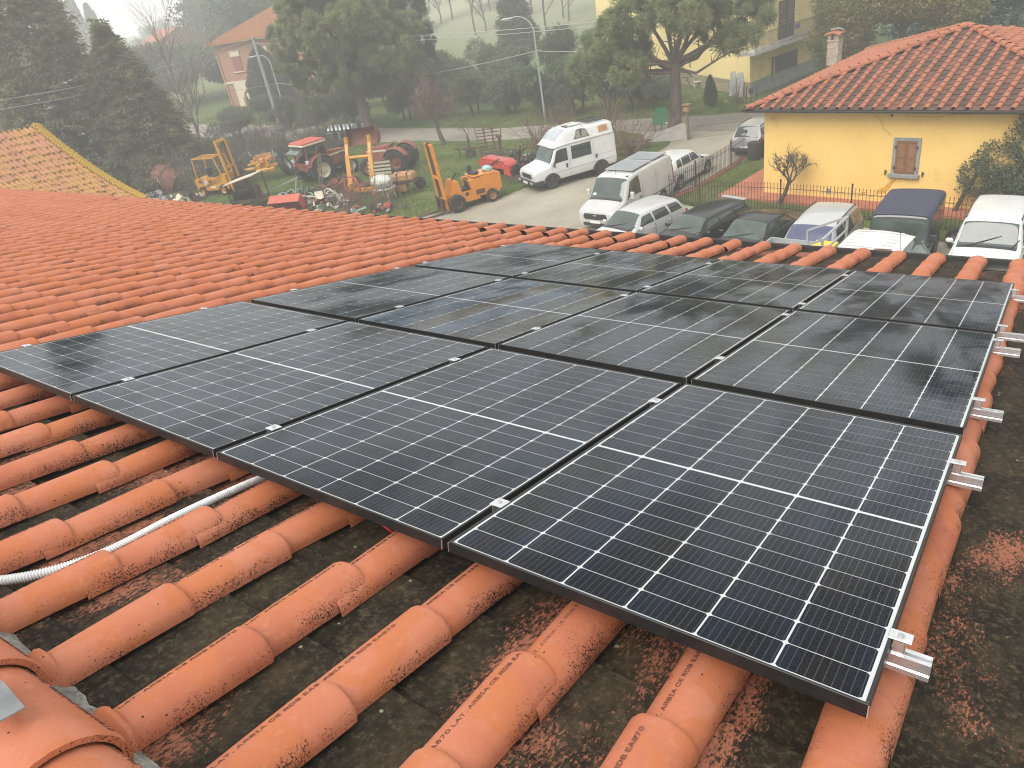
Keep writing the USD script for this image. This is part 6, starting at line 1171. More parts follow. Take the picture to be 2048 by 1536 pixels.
# the crate on the bed
wv = lambda x, y, z: np.array(loc) + [math.cos(math.radians(yaw)) * x - math.sin(math.radians(yaw)) * y, math.sin(math.radians(yaw)) * x + math.cos(math.radians(yaw)) * y, z]
t = thing('yellow_crate', 'yellow plastic crate on the bed of the white flatbed truck', 'crate', wv(-1.75, 0.1, 1.1), math.radians(yaw)); m = MB()
for c, s in (((0, 0, 0.03), (0.62, 0.95, 0.05)), ((0.3, 0, 0.3), (0.03, 0.95, 0.56)), ((-0.3, 0, 0.3), (0.03, 0.95, 0.56)), ((0, 0.46, 0.3), (0.6, 0.03, 0.56)), ((0, -0.46, 0.3), (0.6, 0.03, 0.56))): m.box(c, s, bev=0.008)
put(t, 'shell', m, pm('crate_yellow', (0.68, 0.5, 0.02), (0.6, 0.44, 0.02), 5, 0.45)); m = MB(); m.box((0, 0, 0.575), (0.66, 0.99, 0.03), bev=0.008); put(t, 'lid', m, 'crate_yellow')
# small silver car by the road
t = car('hatchback', 'small silver grey hatchback seen from behind at the corner of the yellow house', 'car', None, 0, 84, 3.55, 1.6, 1.5, 'grey_paint', dict(zh=1.0, belt=0.95, cowl=1.0, head=0.45, rr=-1.35, tail=-1.68, ztail=0.98, wtr=0.38), [(-0.1, 0.75, -0.08, 0.48), (-0.95, -0.2, -0.9, -0.16), (-1.5, -1.05, -1.4, -1.0)], (1.12, -1.15), 0.28, loc=place((1502, 249), 1.47, 84, -1.1), doors=((-0.15, 0.85),), rear='hatch', rails='dark_metal')
m = MB(); m.box((-1.76, 0, 0.38), (0.1, 1.5, 0.22), bev=0.03); put(t[0], 'bumper', m, 'black_plastic')
# white compact behind the van
loc_k = (onz(1362, 379, Z0) + onz(1414.5, 345, Z0)) / 2 + np.array([-0.82, 0, 0])
t = car('compact_car', 'white compact car with dark side windows and red tail lamps behind the silver van', 'car', None, 0, 84, 4.3, 1.79, 1.47, 'white_paint', dict(zh=1.0, belt=0.93, cowl=0.9, head=0.25, rr=-1.35, tail=-1.95, ztail=1.05, wtr=0.36), [(-0.2, 0.6, -0.14, 0.30), (-1.0, -0.26, -0.9, -0.2), (-1.5, -1.06, -1.3, -0.98)], (1.33, -1.3), 0.33, loc=loc_k, doors=((-0.24, 0.72), (-1.05, -0.24)), rear='slope')
m = MB(); m.box((-2.1, 0, 0.45), (0.1, 1.3, 0.18), bev=0.03); put(t[0], 'lower_bumper', m, 'black_plastic')

# ---- silver panel van
a_ = onz(1150 * .2539 + 1040, 200 + 725 * .2539, Z0); hd = unit(np.array([-0.10, -1, 0])); yaw = math.degrees(math.atan2(hd[1], hd[0])); lf = np.array([-hd[1], hd[0], 0])
q = onz(1040 + 730 * .2539, 200 + 603 * .2539, Z0 + 1.93); loc = q - hd * 0.95; loc[2] = Z0
t = thing('panel_van', 'silver white panel van with two solar panels on its roof, facing the gutter', 'van', loc, math.radians(yaw), 'vehicles parked in the yard')
st = [(2.48, 0.32, 0.66, 0.72, 0.78, 0.70), (2.43, 0.26, 0.78, 0.84, 0.86, 0.76), (2.25, 0.24, 0.9, 0.97, 0.94, 0.82), (1.9, 0.24, 0.98, 1.09, 0.97, 0.84), (1.62, 0.24, 1.02, 1.17, 0.985, 0.84), (0.98, 0.24, 1.08, 1.9, 0.99, 0.80), (0.6, 0.24, 1.08, 1.97, 0.99, 0.81), (-1.0, 0.24, 1.08, 2.0, 0.99, 0.82), (-2.3, 0.26, 1.08, 1.97, 0.985, 0.81), (-2.46, 0.3, 1.06, 1.9, 0.96, 0.79), (-2.49, 0.34, 1.0, 1.8, 0.94, 0.76)]
B = Body(st, 0.03); put(t, 'body', B.solid([(1.55, 0.99), (-1.4, 0.99)], 0.39), 'pale_silver_paint', 32)
for x in (1.55, -1.4):
    for y in (0.87, -0.87): wheel(t, x, y, 0.34, 0.22)
put(t, 'windscreen', B.patch([(1.6, 0.79), (1.6, 1.21), (1.03, 1.2), (1.03, 0.8)], 0.007, (14, 10)), 'screen_glass', True)
put(t, 'scuttle', B.patch([(1.72, 0.79), (1.72, 1.21), (1.58, 1.22), (1.58, 0.78)], 0.005, (10, 3)), 'black_plastic')
for mir in (0, 1):
    T = lambda q: 2 - q if mir else q; s = 1 - 2 * mir
    put(t, 'side_window', B.patch([(0.32, T(0.52)), (1.42, T(0.535)), (0.98, T(0.70)), (0.34, T(0.72))], 0.006, (8, 6)), 'car_glass', True)
    m = MB(); p = B.at(1.25, T(0.53)); m.box(p + [0.0, s * 0.17, 0.14], (0.1, 0.2, 0.32), bev=0.04); m.bar(p, p + [0, s * 0.12, 0.06], 0.06, 0.05); k = put(t, 'door_mirror', m, 'pale_silver_paint', 40); m = MB(); m.box(p + [-0.053, s * 0.17, 0.14], (0.006, 0.16, 0.26)); put(k, 'mirror_glass', m, 'car_glass')
    m = MB()
    for x in (0.22, 1.5): B.patch([(x - 0.006, T(0.14)), (x + 0.006, T(0.14)), (x + 0.006, T(0.52)), (x - 0.006, T(0.52))], 0.002, (2, 8), m)
    for x in (-0.95, 0.16): B.patch([(x - 0.006, T(0.14)), (x + 0.006, T(0.14)), (x + 0.006, T(0.73)), (x - 0.006, T(0.73))], 0.002, (2, 10), m)
    B.patch([(-2.3, T(0.35)), (0.2, T(0.35)), (0.2, T(0.365)), (-2.3, T(0.365))], 0.002, (10, 2), m); B.patch([(-2.25, T(0.6)), (-0.95, T(0.6)), (-0.95, T(0.606)), (-2.25, T(0.606))], 0.002, (10, 2), m); put(t, 'door_seam', m, 'black_plastic')
    m = B.patch([(-2.3, T(0.52)), (-1.05, T(0.52)), (-1.05, T(0.70)), (-2.3, T(0.70))], 0.006, (8, 6)); put(t, 'side_panel', m, 'pale_silver_paint', True)
    p = B.at(0.42, T(0.46)); m = MB(); m.box(p + [0, s * 0.02, 0], (0.2, 0.035, 0.05), bev=0.012); put(t, 'door_handle', m, 'black_plastic')
    m = B.patch([(1.78, T(0.47)), (2.4, T(0.42)), (2.36, T(0.60)), (1.74, T(0.545))], 0.009, (10, 6)); put(t, 'headlight', m, 'lamp_glass', True)
    m = B.patch([(-2.47, T(0.35)), (-2.34, T(0.35)), (-2.34, T(0.62)), (-2.47, T(0.62))], 0.008, (4, 6)); put(t, 'tail_light', m, 'red_lamp', True)
    m = B.patch([(1.98, T(0.03)), (2.44, T(0.05)), (2.46, T(0.25)), (1.98, T(0.22))], 0.02, (6, 5)); put(t, 'bumper_corner', m, 'pale_silver_paint', True)
m = MB(); m.prism([(-0.52, 0.56), (0.52, 0.56), (0.60, 0.68), (0.52, 0.80), (-0.52, 0.80), (-0.60, 0.68)], 2.42, 2.497, 'x'); g = put(t, 'grille', m, 'black_plastic')
for z in (0.61, 0.67, 0.73): m = MB(); m.box((2.5, 0, z), (0.012, 0.98, 0.012)); put(g, 'grille_bar', m, 'dark_metal')
m = MB(); s_ = trimesh.creation.icosphere(2, 0.1); s_.vertices *= [0.12, 1.0, 0.42]; s_.vertices += [2.505, 0, 0.74]; m.mesh(s_); put(g, 'oval_badge', m, 'rim_metal', True)
m = MB(); m.box((2.46, 0, 0.36), (0.08, 1.3, 0.16), bev=0.03); put(t, 'lower_intake', m, 'black_plastic'); m = MB(); m.box((2.505, 0, 0.46), (0.012, 0.52, 0.11)); put(t, 'number_plate', m, 'plate')
m = MB(); m.box((1.22, -0.55, 1.62), (0.01, 0.16, 0.09)); p = B.at(1.5, 1.1); put(t, 'windscreen_sticker', B.patch([(1.5, 1.10), (1.5, 1.15), (1.44, 1.15), (1.44, 1.10)], 0.009, (3, 3)), 'plate')
for x0, x1 in ((-1.0, 0.45), (-2.25, -1.15)):
    m = MB(); m.box(((x0 + x1) / 2, 0, 2.065), (x1 - x0, 1.35, 0.03), bev=0.008); k = put(t, 'roof_panel', m, pm('van_panel', (0.30, 0.33, 0.36), (0.36, 0.39, 0.41), 4, 0.15, coat=0.5)); m = MB()
    for x in (x0, x1): m.bar((x, -0.7, 2.075), (x, 0.7, 2.075), 0.05, 0.03)
    for y in (-0.68, 0.68): m.bar((x0, y, 2.075), (x1, y, 2.075), 0.03, 0.03)
    put(k, 'panel_frame', m, 'aluminium')
p = B.at(0.75, 1.0); m = MB(); m.tube([p, p + [-0.1, 0, 0.3]], [0.008, 0.004], 5); put(t, 'antenna', m, 'black_plastic'); m = MB(); m.box(B.at(0.85, 0.86) + [0, 0, 0.0], (0.12, 0.1, 0.05), bev=0.02); put(t, 'roof_vent', m, 'black_plastic')

# ---- white high roof camper
fw, rw = onz(1107, 378, Z0), onz(1202.5, 350, Z0); hd = unit((fw - rw) * [1, 1, 0]); yaw = math.degrees(math.atan2(hd[1], hd[0])); lf = np.array([-hd[1], hd[0], 0]); WBc = np.linalg.norm(fw - rw)
mid = (fw + rw) / 2 - lf * 0.92; loc = [mid[0], mid[1], Z0]
k_ = WBc / 2.92
t = thing('camper_van', 'white high roof camper van with black bumpers and an orange curtained roof window', 'camper van', loc, math.radians(yaw), 'vehicles parked in the yard')
st = [(2.40, 0.42, 0.84, 0.90, 0.86, 0.80), (2.36, 0.36, 0.95, 1.02, 0.92, 0.84), (2.15, 0.34, 1.02, 1.10, 0.96, 0.86), (1.60, 0.34, 1.08, 1.22, 0.98, 0.88), (1.46, 0.34, 1.1, 1.28, 0.985, 0.88), (1.02, 0.34, 1.12, 1.98, 0.99, 0.86), (0.7, 0.34, 1.12, 2.05, 0.99, 0.88), (-2.2, 0.36, 1.12, 2.05, 0.99, 0.88), (-2.42, 0.4, 1.12, 2.03, 0.98, 0.87), (-2.45, 0.42, 1.1, 2.0, 0.97, 0.86)]
B = Body(st, 0.02); put(t, 'body', B.solid([(1.46, 0.99), (-1.46, 0.99)], 0.40), 'white_paint', 32)
st = [(1.18, 1.96, 2.0, 2.02, 0.88, 0.80), (0.95, 1.96, 2.05, 2.22, 0.93, 0.80), (0.55, 1.96, 2.1, 2.55, 0.95, 0.74), (0.2, 1.96, 2.12, 2.66, 0.95, 0.74), (-0.6, 1.96, 2.12, 2.72, 0.95, 0.74), (-0.85, 1.96, 2.12, 2.64, 0.95, 0.76), (-2.2, 1.96, 2.12, 2.62, 0.95, 0.78), (-2.38, 1.96, 2.1, 2.56, 0.93, 0.76)]
HT = Body(st, 0.03); put(t, 'high_roof', HT.solid(), 'white_paint', 32)
for x in (1.46, -1.46):
    for y in (0.87, -0.87): wheel(t, x, y, 0.34, 0.2, 'dark_metal' if True else None, 8)
put(t, 'windscreen', B.patch([(1.45, 0.79), (1.45, 1.21), (1.06, 1.2), (1.06, 0.8)], 0.007, (14, 10)), 'screen_glass', True)
for mir in (0, 1):
    T = lambda q: 2 - q if mir else q; s = 1 - 2 * mir
    put(t, 'side_window', B.patch([(0.42, T(0.54)), (1.30, T(0.54)), (1.0, T(0.70)), (0.42, T(0.70))], 0.006, (8, 6)), 'car_glass', True)
    put(t, 'cabin_window', B.patch([(-0.98, T(0.535)), (0.18, T(0.535)), (0.18, T(0.70)), (-0.98, T(0.70))], 0.014, (8, 6)), 'car_glass', True, label='long dark rear cabin window')
    m = HT.patch([(-0.98, T(0.53)), (-0.05, T(0.53)), (-0.30, T(0.70)), (-0.85, T(0.70))], 0.012, (8, 5)); w = put(t, 'roof_window', m, 'black_plastic'); 
    for xa, xb in ((-0.9, -0.53), (-0.48, -0.16)): put(w, 'pane', HT.patch([(xa, T(0.55)), (xb, T(0.55)), (xb - 0.06, T(0.68)), (xa + 0.03, T(0.68))], 0.018, (4, 4)), pm('lattice_pane', (0.08, 0.07, 0.05), (0.35, 0.31, 0.24), 28, 0.2, coat=0.6))
    m = HT.patch([(-2.12, T(0.54)), (-1.5, T(0.54)), (-1.5, T(0.71)), (-2.12, T(0.71))], 0.012, (6, 5)); w = put(t, 'roof_window', m, 'cream', label='roof window with orange curtain'); put(w, 'pane', HT.patch([(-2.06, T(0.56)), (-1.56, T(0.56)), (-1.56, T(0.69)), (-2.06, T(0.69))], 0.018, (4, 4)), pm('curtain_pane', (0.30, 0.12, 0.04), (0.45, 0.26, 0.13), 12, 0.15, coat=0.6))
    m = MB()
    for x in (0.36, 1.36, 0.28, -1.1): B.patch([(x - 0.006, T(0.16)), (x + 0.006, T(0.16)), (x + 0.006, T(0.73)), (x - 0.006, T(0.73))], 0.003, (2, 9), m)
    B.patch([(-2.35, T(0.36)), (1.3, T(0.36)), (1.3, T(0.37)), (-2.35, T(0.37))], 0.003, (12, 2), m); B.patch([(-2.4, T(0.49)), (-1.05, T(0.49)), (-1.05, T(0.497)), (-2.4, T(0.497))], 0.003, (8, 2), m); put(t, 'door_seam', m, 'grey_junk')
    put(t, 'side_skirt', B.patch([(-0.98, T(0.08)), (0.98, T(0.08)), (0.98, T(0.19)), (-0.98, T(0.19))], 0.012, (8, 4)), 'black_plastic'); put(t, 'rear_skirt', B.patch([(-2.44, T(0.08)), (-1.95, T(0.08)), (-1.95, T(0.2)), (-2.44, T(0.2))], 0.015, (4, 4)), 'black_plastic')
    for x, h_ in ((0.52, 0.5), (-1.25, 0.52)): p = B.at(x, T(h_)); m = MB(); m.box(p + [0, s * 0.015, -0.12], (0.11, 0.04, 0.22), bev=0.015); put(t, 'door_handle', m, 'black_plastic')
    p = B.at(1.28, T(0.52)); m = MB(); m.box(p + [0.02, s * 0.14, 0.06], (0.07, 0.16, 0.24), bev=0.03); m.bar(p, p + [0, s * 0.1, 0.03], 0.05); put(t, 'door_mirror', m, 'black_plastic')
    an = np.linspace(0.1, math.pi - 0.1, 12)
    for wx in (1.46, -1.46):
        m = MB(); m.grid(np.array([[[wx + r_ * math.cos(q_), s * y_, 0.34 + r_ * math.sin(q_)] for q_ in an] for r_, y_ in ((0.37, 1.0), (0.48, 1.015), (0.5, 0.97))])); put(t, 'wheel_arch', m, 'black_plastic')
    m = MB(); m.box((2.4, s * 0.66, 0.78), (0.05, 0.24, 0.2), bev=0.02); put(t, 'headlight', m, 'lamp_glass'); m = MB(); m.box((2.36, s * 0.86, 0.78), (0.08, 0.1, 0.18), bev=0.02); put(t, 'indicator', m, 'lamp_glass')
m = MB(); m.box((2.405, 0, 0.78), (0.05, 1.06, 0.24), bev=0.02); g = put(t, 'grille', m, 'black_plastic')
for z in (0.71, 0.76, 0.81, 0.86): m = MB(); m.box((2.432, 0, z), (0.012, 1.0, 0.018)); put(g, 'grille_bar', m, 'dark_metal')
m = MB(); m.box((2.42, 0, 0.47), (0.24, 1.9, 0.24), bev=0.05); m.box((2.2, 0.95, 0.47), (0.5, 0.08, 0.22), bev=0.03); m.box((2.2, -0.95, 0.47), (0.5, 0.08, 0.22), bev=0.03); put(t, 'bumper', m, 'black_plastic'); m = MB(); m.box((2.545, 0, 0.48), (0.012, 0.5, 0.11)); put(t, 'number_plate', m, 'plate'); m = MB(); m.box((2.54, 0.7, 0.52), (0.02, 0.22, 0.1)); m.box((2.54, -0.7, 0.52), (0.02, 0.22, 0.1)); put(t, 'fog_lamp', m, 'lamp_glass')
c = HT.at(np.array([1.0, 0.3, 0.3, 1.0]), np.array([0.87, 0.87, 1.13, 1.13])); m = HT.patch([(0.92, 0.86), (0.92, 1.14), (0.28, 1.14), (0.28, 0.86)], 0.03, (6, 6)); k = put(t, 'roof_panel', m, 'van_panel')
m = MB(); m.box((-0.42, 0.15, 2.775), (0.62, 0.8, 0.05), bev=0.02); put(t, 'roof_hatch', m, 'white_plastic'); m = MB(); m.box((0.02, 0.15, 2.745), (0.08, 0.6, 0.03)); put(t, 'hatch_bar', m, 'black_plastic')
m = MB()
for x in np.linspace(-2.1, -1.15, 6): m.bar((x, -0.6, 2.71), (x, 0.6, 2.71), 0.035)
for y in np.linspace(-0.6, 0.6, 5): m.bar((-2.1, y, 2.735), (-1.15, y, 2.735), 0.035)
put(t, 'roof_rack', m, 'dark_metal')
# ================================================================ machines, scrap, street furniture
def big_wheel(t, c, r, w, axis=(0, 1, 0), rimm='cream', lugs=0, label=None, dish=0.0):
    """A tractor or forklift wheel with its centre at c and its axle along axis."""
    ax = unit(axis); a = unit(np.cross([0, 0, 1.0], ax)) if abs(ax[2]) < 0.9 else np.array([1.0, 0, 0]); b = np.cross(ax, a); Rm = np.stack([a, ax, b], 1)
    m = MB(); m.lathe([(r * 0.55, -w / 2), (r * 0.85, -w / 2), (r * 0.95, -w * 0.42), (r * 0.97, 0), (r * 0.95, w * 0.42), (r * 0.85, w / 2), (r * 0.55, w / 2)], 'y', n=28); v, f = m.get()
    k = MB(); k.add(v @ Rm.T + np.array(c), f)
    for i in range(lugs):
        q = 6.283 * i / lugs
        for s in (-1, 1):
            qq = q + s * 3.14 / lugs * 0.5; p0 = np.array([math.cos(qq) * r * 0.99, s * w * 0.48, math.sin(qq) * r * 0.99]); q2 = qq + 0.16; p1 = np.array([math.cos(q2) * r, s * 0.02, math.sin(q2) * r]); k.bar(p0 @ Rm.T + c, p1 @ Rm.T + c, 0.05, 0.06, up=(p0 + p1) @ Rm.T)
    W_ = put(t, 'wheel', k, 'rubber', 35, label); m = MB()
    for s in (-1, 1): m.lathe([(0, s * w * (0.30 - dish)), (r * 0.16, s * w * (0.30 - dish)), (r * 0.18, s * w * (0.18 - dish)), (r * 0.42, s * w * (0.16 - dish)), (r * 0.56, s * w * 0.42), (r * 0.58, s * w * 0.44), (r * 0.58, s * w * 0.3)], 'y', n=24)
    v, f = m.get(); put(W_, 'rim', (v @ Rm.T + np.array(c), f), rimm, 30); return W_
def lump(rg, c, size, sub=2, rough_=0.25):
    s = trimesh.creation.icosphere(sub, 1.0); v = np.array(s.vertices); v = v * (1 + rough_ * 2 * (meshkit.fbm(v * 1.7 + rg.uniform(0, 50, 3), 3) - 0.5)[:, None]) * np.array(size) + np.array(c); return v, np.array(s.faces)

# ---- orange yellow forklift on the concrete
fw, rw = onz(917, 424, Z0), onz(987, 403, Z0); 
hd = unit((fw - rw) * [1, 1, 0]); lf = np.array([-hd[1], hd[0], 0]); yaw = math.atan2(hd[1], hd[0]); wbf = np.linalg.norm((fw - rw)[:2]); mid = (fw + rw) / 2 - lf * 0.6; S = wbf / 1.75
t = thing('forklift', 'orange yellow forklift with a tall mast, parked on the concrete beside the camper van', 'forklift', [mid[0], mid[1], Z0], yaw); k = S
def P3(*a): return np.array(a, float) * k
fx_, rx_ = 0.875, -0.875
m = MB(); m.prism([P3(1.05, 0.35)[:2], P3(1.05, 0.62)[:2], P3(0.78, 1.3)[:2], P3(0.62, 1.3)[:2], P3(0.5, 0.75)[:2], P3(-0.3, 0.72)[:2], P3(-0.3, 0.3)[:2]], -0.5 * k, 0.5 * k); put(t, 'chassis', m, 'orange_yellow_paint')
m = MB(); m.prism([P3(0.0, 0.72)[:2], P3(0.1, 1.18)[:2], P3(-1.05, 1.3)[:2], P3(-1.42, 1.22)[:2], P3(-1.42, 0.55)[:2], P3(-1.2, 0.4)[:2], P3(-0.35, 0.42)[:2]], -0.52 * k, 0.52 * k); put(t, 'counterweight', m, 'orange_yellow_paint')
m = MB(); m.box(P3(-0.6, 0, 1.29), P3(1.0, 0.98, 0.04), bev=0.02); put(t, 'engine_cover', m, 'orange_yellow_paint')
m = MB(); m.box(P3(0.28, 0, 0.80), P3(0.46, 0.5, 0.1), bev=0.03); m.box(P3(0.04, 0, 1.02), P3(0.1, 0.48, 0.42), bev=0.03); put(t, 'seat', m, 'black_plastic')
m = MB(); m.bar(P3(0.75, 0, 1.28), P3(0.48, 0, 1.52), 0.05 * k); c = P3(0.46, 0, 1.54); n_ = unit([-0.5, 0, 0.7]); q = [c + 0.2 * k * (math.cos(a) * np.array([0, 1, 0]) + math.sin(a) * np.cross(n_, [0, 1, 0])) for a in np.linspace(0, 6.283, 17)]; m.tube(q, 0.018 * k, 5); m.bar(q[0], q[8], 0.02); m.bar(q[4], q[12], 0.02); put(t, 'steering_wheel', m, 'black_plastic')
tilt = -0.10
def mast(z, x=1.3): return x + tilt * (z - 0.3) * -0.55
TOPM = tall(onz(910, 424, Z0), 296) / k; TOPM = 3.05
for y in (-0.36, 0.36):
    m = MB(); m.bar(P3(mast(0.15), y, 0.15), P3(mast(TOPM), y, TOPM), 0.11 * k, 0.16 * k, up=(0, 1, 0)); put(t, 'mast_channel', m, 'orange_yellow_paint'); m = MB(); m.bar(P3(mast(0.2) - 0.02, y * 0.7, 0.2), P3(mast(TOPM - 0.15) - 0.02, y * 0.7, TOPM - 0.15), 0.09 * k, 0.1 * k, up=(0, 1, 0)); put(t, 'inner_mast', m, 'dark_rust')
m = MB()
for z in (0.6, 1.6, TOPM - 0.04): m.box(P3(mast(z), 0, z), P3(0.1, 0.8, 0.12))
put(t, 'mast_crossbar', m, 'orange_yellow_paint'); m = MB(); m.cyl(P3(mast(TOPM), -0.1, TOPM - 0.05), P3(mast(TOPM), 0.1, TOPM - 0.05), 0.12 * k, 16); put(t, 'chain_pulley', m, 'dark_rust'); m = MB(); m.cyl(P3(mast(0.3) - 0.05, 0, 0.3), P3(mast(2.4) - 0.05, 0, 2.4), 0.05 * k, 10); put(t, 'lift_cylinder', m, 'dark_metal')
m = MB(); m.box(P3(1.42, 0, 0.62), P3(0.08, 1.0, 0.1)); m.box(P3(1.42, 0, 0.22), P3(0.08, 1.0, 0.1))
for y in (-0.3, 0, 0.3): m.box(P3(1.42, y, 0.42), P3(0.07, 0.07, 0.5))
put(t, 'carriage', m, 'dark_metal')
for y in (-0.3, 0.3): m = MB(); m.box(P3(1.49, y, 0.4), P3(0.05, 0.13, 0.7)); m.prism([P3(1.46, 0.05)[:2], P3(2.6, 0.05)[:2], P3(2.6, 0.065)[:2], P3(1.46, 0.11)[:2]], (y - 0.065) * k, (y + 0.065) * k); put(t, 'fork', m, 'dark_rust')
for y in (-0.6, 0.6):
    big_wheel(t, P3(fx_, y, 0.40), 0.40 * k, 0.28 * k, rimm='dark_rust', lugs=0); big_wheel(t, P3(rx_, y * 0.86, 0.31), 0.31 * k, 0.22 * k, rimm='tan')
m = MB(); m.box(P3(-0.35, 0.53, 0.62), P3(0.42, 0.012, 0.2)); m.box(P3(0.3, 0.51, 0.66), P3(0.16, 0.012, 0.14)); put(t, 'grease_patch', m, 'dark_rust')
q = lambda a, b, c: np.array([mid[0], mid[1], Z0]) + hd * a * k + lf * b * k + np.array([0, 0, c * k])
m = MB(); rg = np.random.default_rng(3); m.add(*lump(rg, (0, 0, 0.12), (0.3, 0.24, 0.16))); v, f = m.get(); alone('teal_cloth', (v + q(-1.0, 0.1, 1.3), f), 'teal', 'bundled pale teal cloth on the forklift engine cover', 'cloth', smooth=True)
m = MB(); m.box((0, 0, 0.08), (0.5, 0.34, 0.16), bev=0.05); m.box((-0.25, 0, 0.22), (0.12, 0.34, 0.42), bev=0.05); v, f = m.get(); alone('loose_seat', (v + q(-0.35, 0.05, 1.31), f), 'black_plastic', 'loose black seat lying on the forklift engine cover', 'seat')

def tractor(name, label, base, yaw, paint_, cab, scale=1.0, rim='cream', rear=0.78, stickers=None):
    t = thing(name, label, 'tractor', base, yaw); s = scale
    m = MB(); m.prism([(0.55, 0.75), (2.25, 0.75), (2.3, 0.9), (2.25, 1.38), (2.1, 1.46), (0.55, 1.58)], -0.33, 0.33); m.prism([(2.25, 0.9), (2.34, 0.95), (2.32, 1.32), (2.25, 1.38)], -0.3, 0.3); v, f = m.get(); H_ = put(t, 'hood', (v * s, f), paint_)
    m = MB(); m.box((1.4, 0.334, 1.32), (1.3, 0.01, 0.1)); m.box((1.4, -0.334, 1.32), (1.3, 0.01, 0.1)); v, f = m.get(); put(H_, 'side_stripe', (v * s, f), 'cream'); m = MB()
    for z in np.linspace(0.95, 1.28, 6): m.box((1.9, 0.334, z), (0.5, 0.012, 0.025)); m.box((1.9, -0.334, z), (0.5, 0.012, 0.025))
    v, f = m.get(); put(H_, 'grille_slat', (v * s, f), 'dark_metal')
    m = MB(); m.box((1.2, 0, 0.68), (2.2, 0.42, 0.3)); m.box((-0.05, 0, 0.72), (0.8, 0.6, 0.5)); m.cyl((0, -0.75, 0.72), (0, 0.75, 0.72), 0.11, 12); m.bar((1.95, -0.65, 0.5), (1.95, 0.65, 0.5), 0.12); v, f = m.get(); put(t, 'axle_housing', (v * s, f), 'dark_rust')
    for y in (-0.78, 0.78):
        big_wheel(t, np.array([0, y, rear]) * s, rear * s, 0.42 * s, rimm=rim, lugs=18); big_wheel(t, np.array([1.95, y * 0.93, 0.5]) * s, 0.5 * s, 0.28 * s, rimm=rim, lugs=14)
        an = np.linspace(0.35, 2.75, 12); m = MB(); m.grid(np.array([[[r_ * math.cos(a), y + yy, rear + r_ * math.sin(a)] for a in an] for r_, yy in ((rear + 0.05, -0.24), (rear + 0.09, -0.22), (rear + 0.09, 0.22), (rear + 0.05, 0.24))])); v, f = m.get(); put(t, 'mudguard', (v * s, f), paint_ if not cab else 'tractor_red')
    if cab:
        C = lambda x, y, z: np.array([x, y, z]) * s
        m = MB(); pts = {}
        for y in (-0.68, 0.68):
            for a, b in (((-0.72, 1.15), (-0.62, 2.25)), ((-0.05, 1.35), (0.02, 2.25)), ((0.75, 1.2), (0.55, 2.25)), ((-0.72, 1.15), (0.0, 1.6)), ((0.0, 1.6), (0.75, 1.2))): m.bar(C(a[0], y, a[1]), C(b[0], y * 0.95, b[1]), 0.07 * s)
        for x, z in ((-0.72, 1.15), (-0.62, 2.22), (0.55, 2.22), (0.75, 1.2)): m.bar(C(x, -0.68, z), C(x, 0.68, z), 0.07 * s)
        put(t, 'cab_frame', m, 'tractor_red'); m = MB(); m.box(C(-0.04, 0, 2.36), C(1.5, 1.52, 0.13), bev=0.05); put(t, 'cab_roof', m, 'crate_red'); m = MB(); m.box(C(-0.04, 0, 2.27), C(1.56, 1.56, 0.1), bev=0.02); put(t, 'roof_band', m, 'cream')
        m = MB(); m.box(C(-0.68, 0, 1.05), C(0.08, 1.36, 0.42)); put(t, 'rear_panel', m, 'tractor_red')
        gm = M.get('cab_glass') or mat('cab_glass', {'f': ('fresnel', {'IOR': 1.5}), 't': ('transparent_bsdf', {'color': (0.62, 0.7, 0.68)}), 'g': ('glossy_bsdf', {'roughness': 0.05}), 'm': ('mix_closure', {})}, [('f.fac', 'm.fac'), ('t.BSDF', 'm.closure1'), ('g.BSDF', 'm.closure2')], 'm.closure'); M['cab_glass'] = gm
        for y in (-0.66, 0.66):
            for q in (((-0.66, 1.3), (-0.1, 1.62), (-0.02, 2.2), (-0.58, 2.2)), ((0.05, 1.62), (0.66, 1.35), (0.5, 2.2), (0.06, 2.2))): m = MB(); m.add([C(a, y, b) for a, b in q], [[0, 1, 2, 3]]); put(t, 'side_glass', m, gm)
        m = MB(); m.add([C(-0.66, -0.62, 2.16), C(-0.66, 0.62, 2.16), C(-1.25, 0.62, 1.92), C(-1.25, -0.62, 1.92)], [[0, 1, 2, 3]]); put(t, 'raised_rear_window', m, 'screen_glass'); m = MB(); m.add([C(0.74, -0.62, 1.25), C(0.74, 0.62, 1.25), C(0.56, 0.6, 2.2), C(0.56, -0.6, 2.2)], [[0, 1, 2, 3]]); put(t, 'front_glass', m, gm)
        m = MB(); m.box(C(-0.1, 0, 1.2), C(0.45, 0.5, 0.12), bev=0.04); m.box(C(-0.32, 0, 1.5), C(0.12, 0.48, 0.6), bev=0.05); put(t, 'seat', m, 'black_plastic')
        for y in (-0.75, 0.75): m = MB(); m.box(C(-0.78, y, 1.38), C(0.16, 0.26, 0.22), bev=0.04); put(t, 'work_lamp', m, 'lamp_glass')
        m = MB(); m.cyl(C(1.0, 0.4, 1.4), C(1.0, 0.4, 2.4), 0.05 * s, 10); put(t, 'exhaust', m, 'dark_rust')
        for y in (-0.3, 0.3): m = MB(); m.bar(C(-0.4, y, 0.6), C(-1.15, y, 0.45), 0.07 * s); put(t, 'lift_arm', m, 'dark_metal')
    else:
        C = lambda x, y, z: np.array([x, y, z]) * s
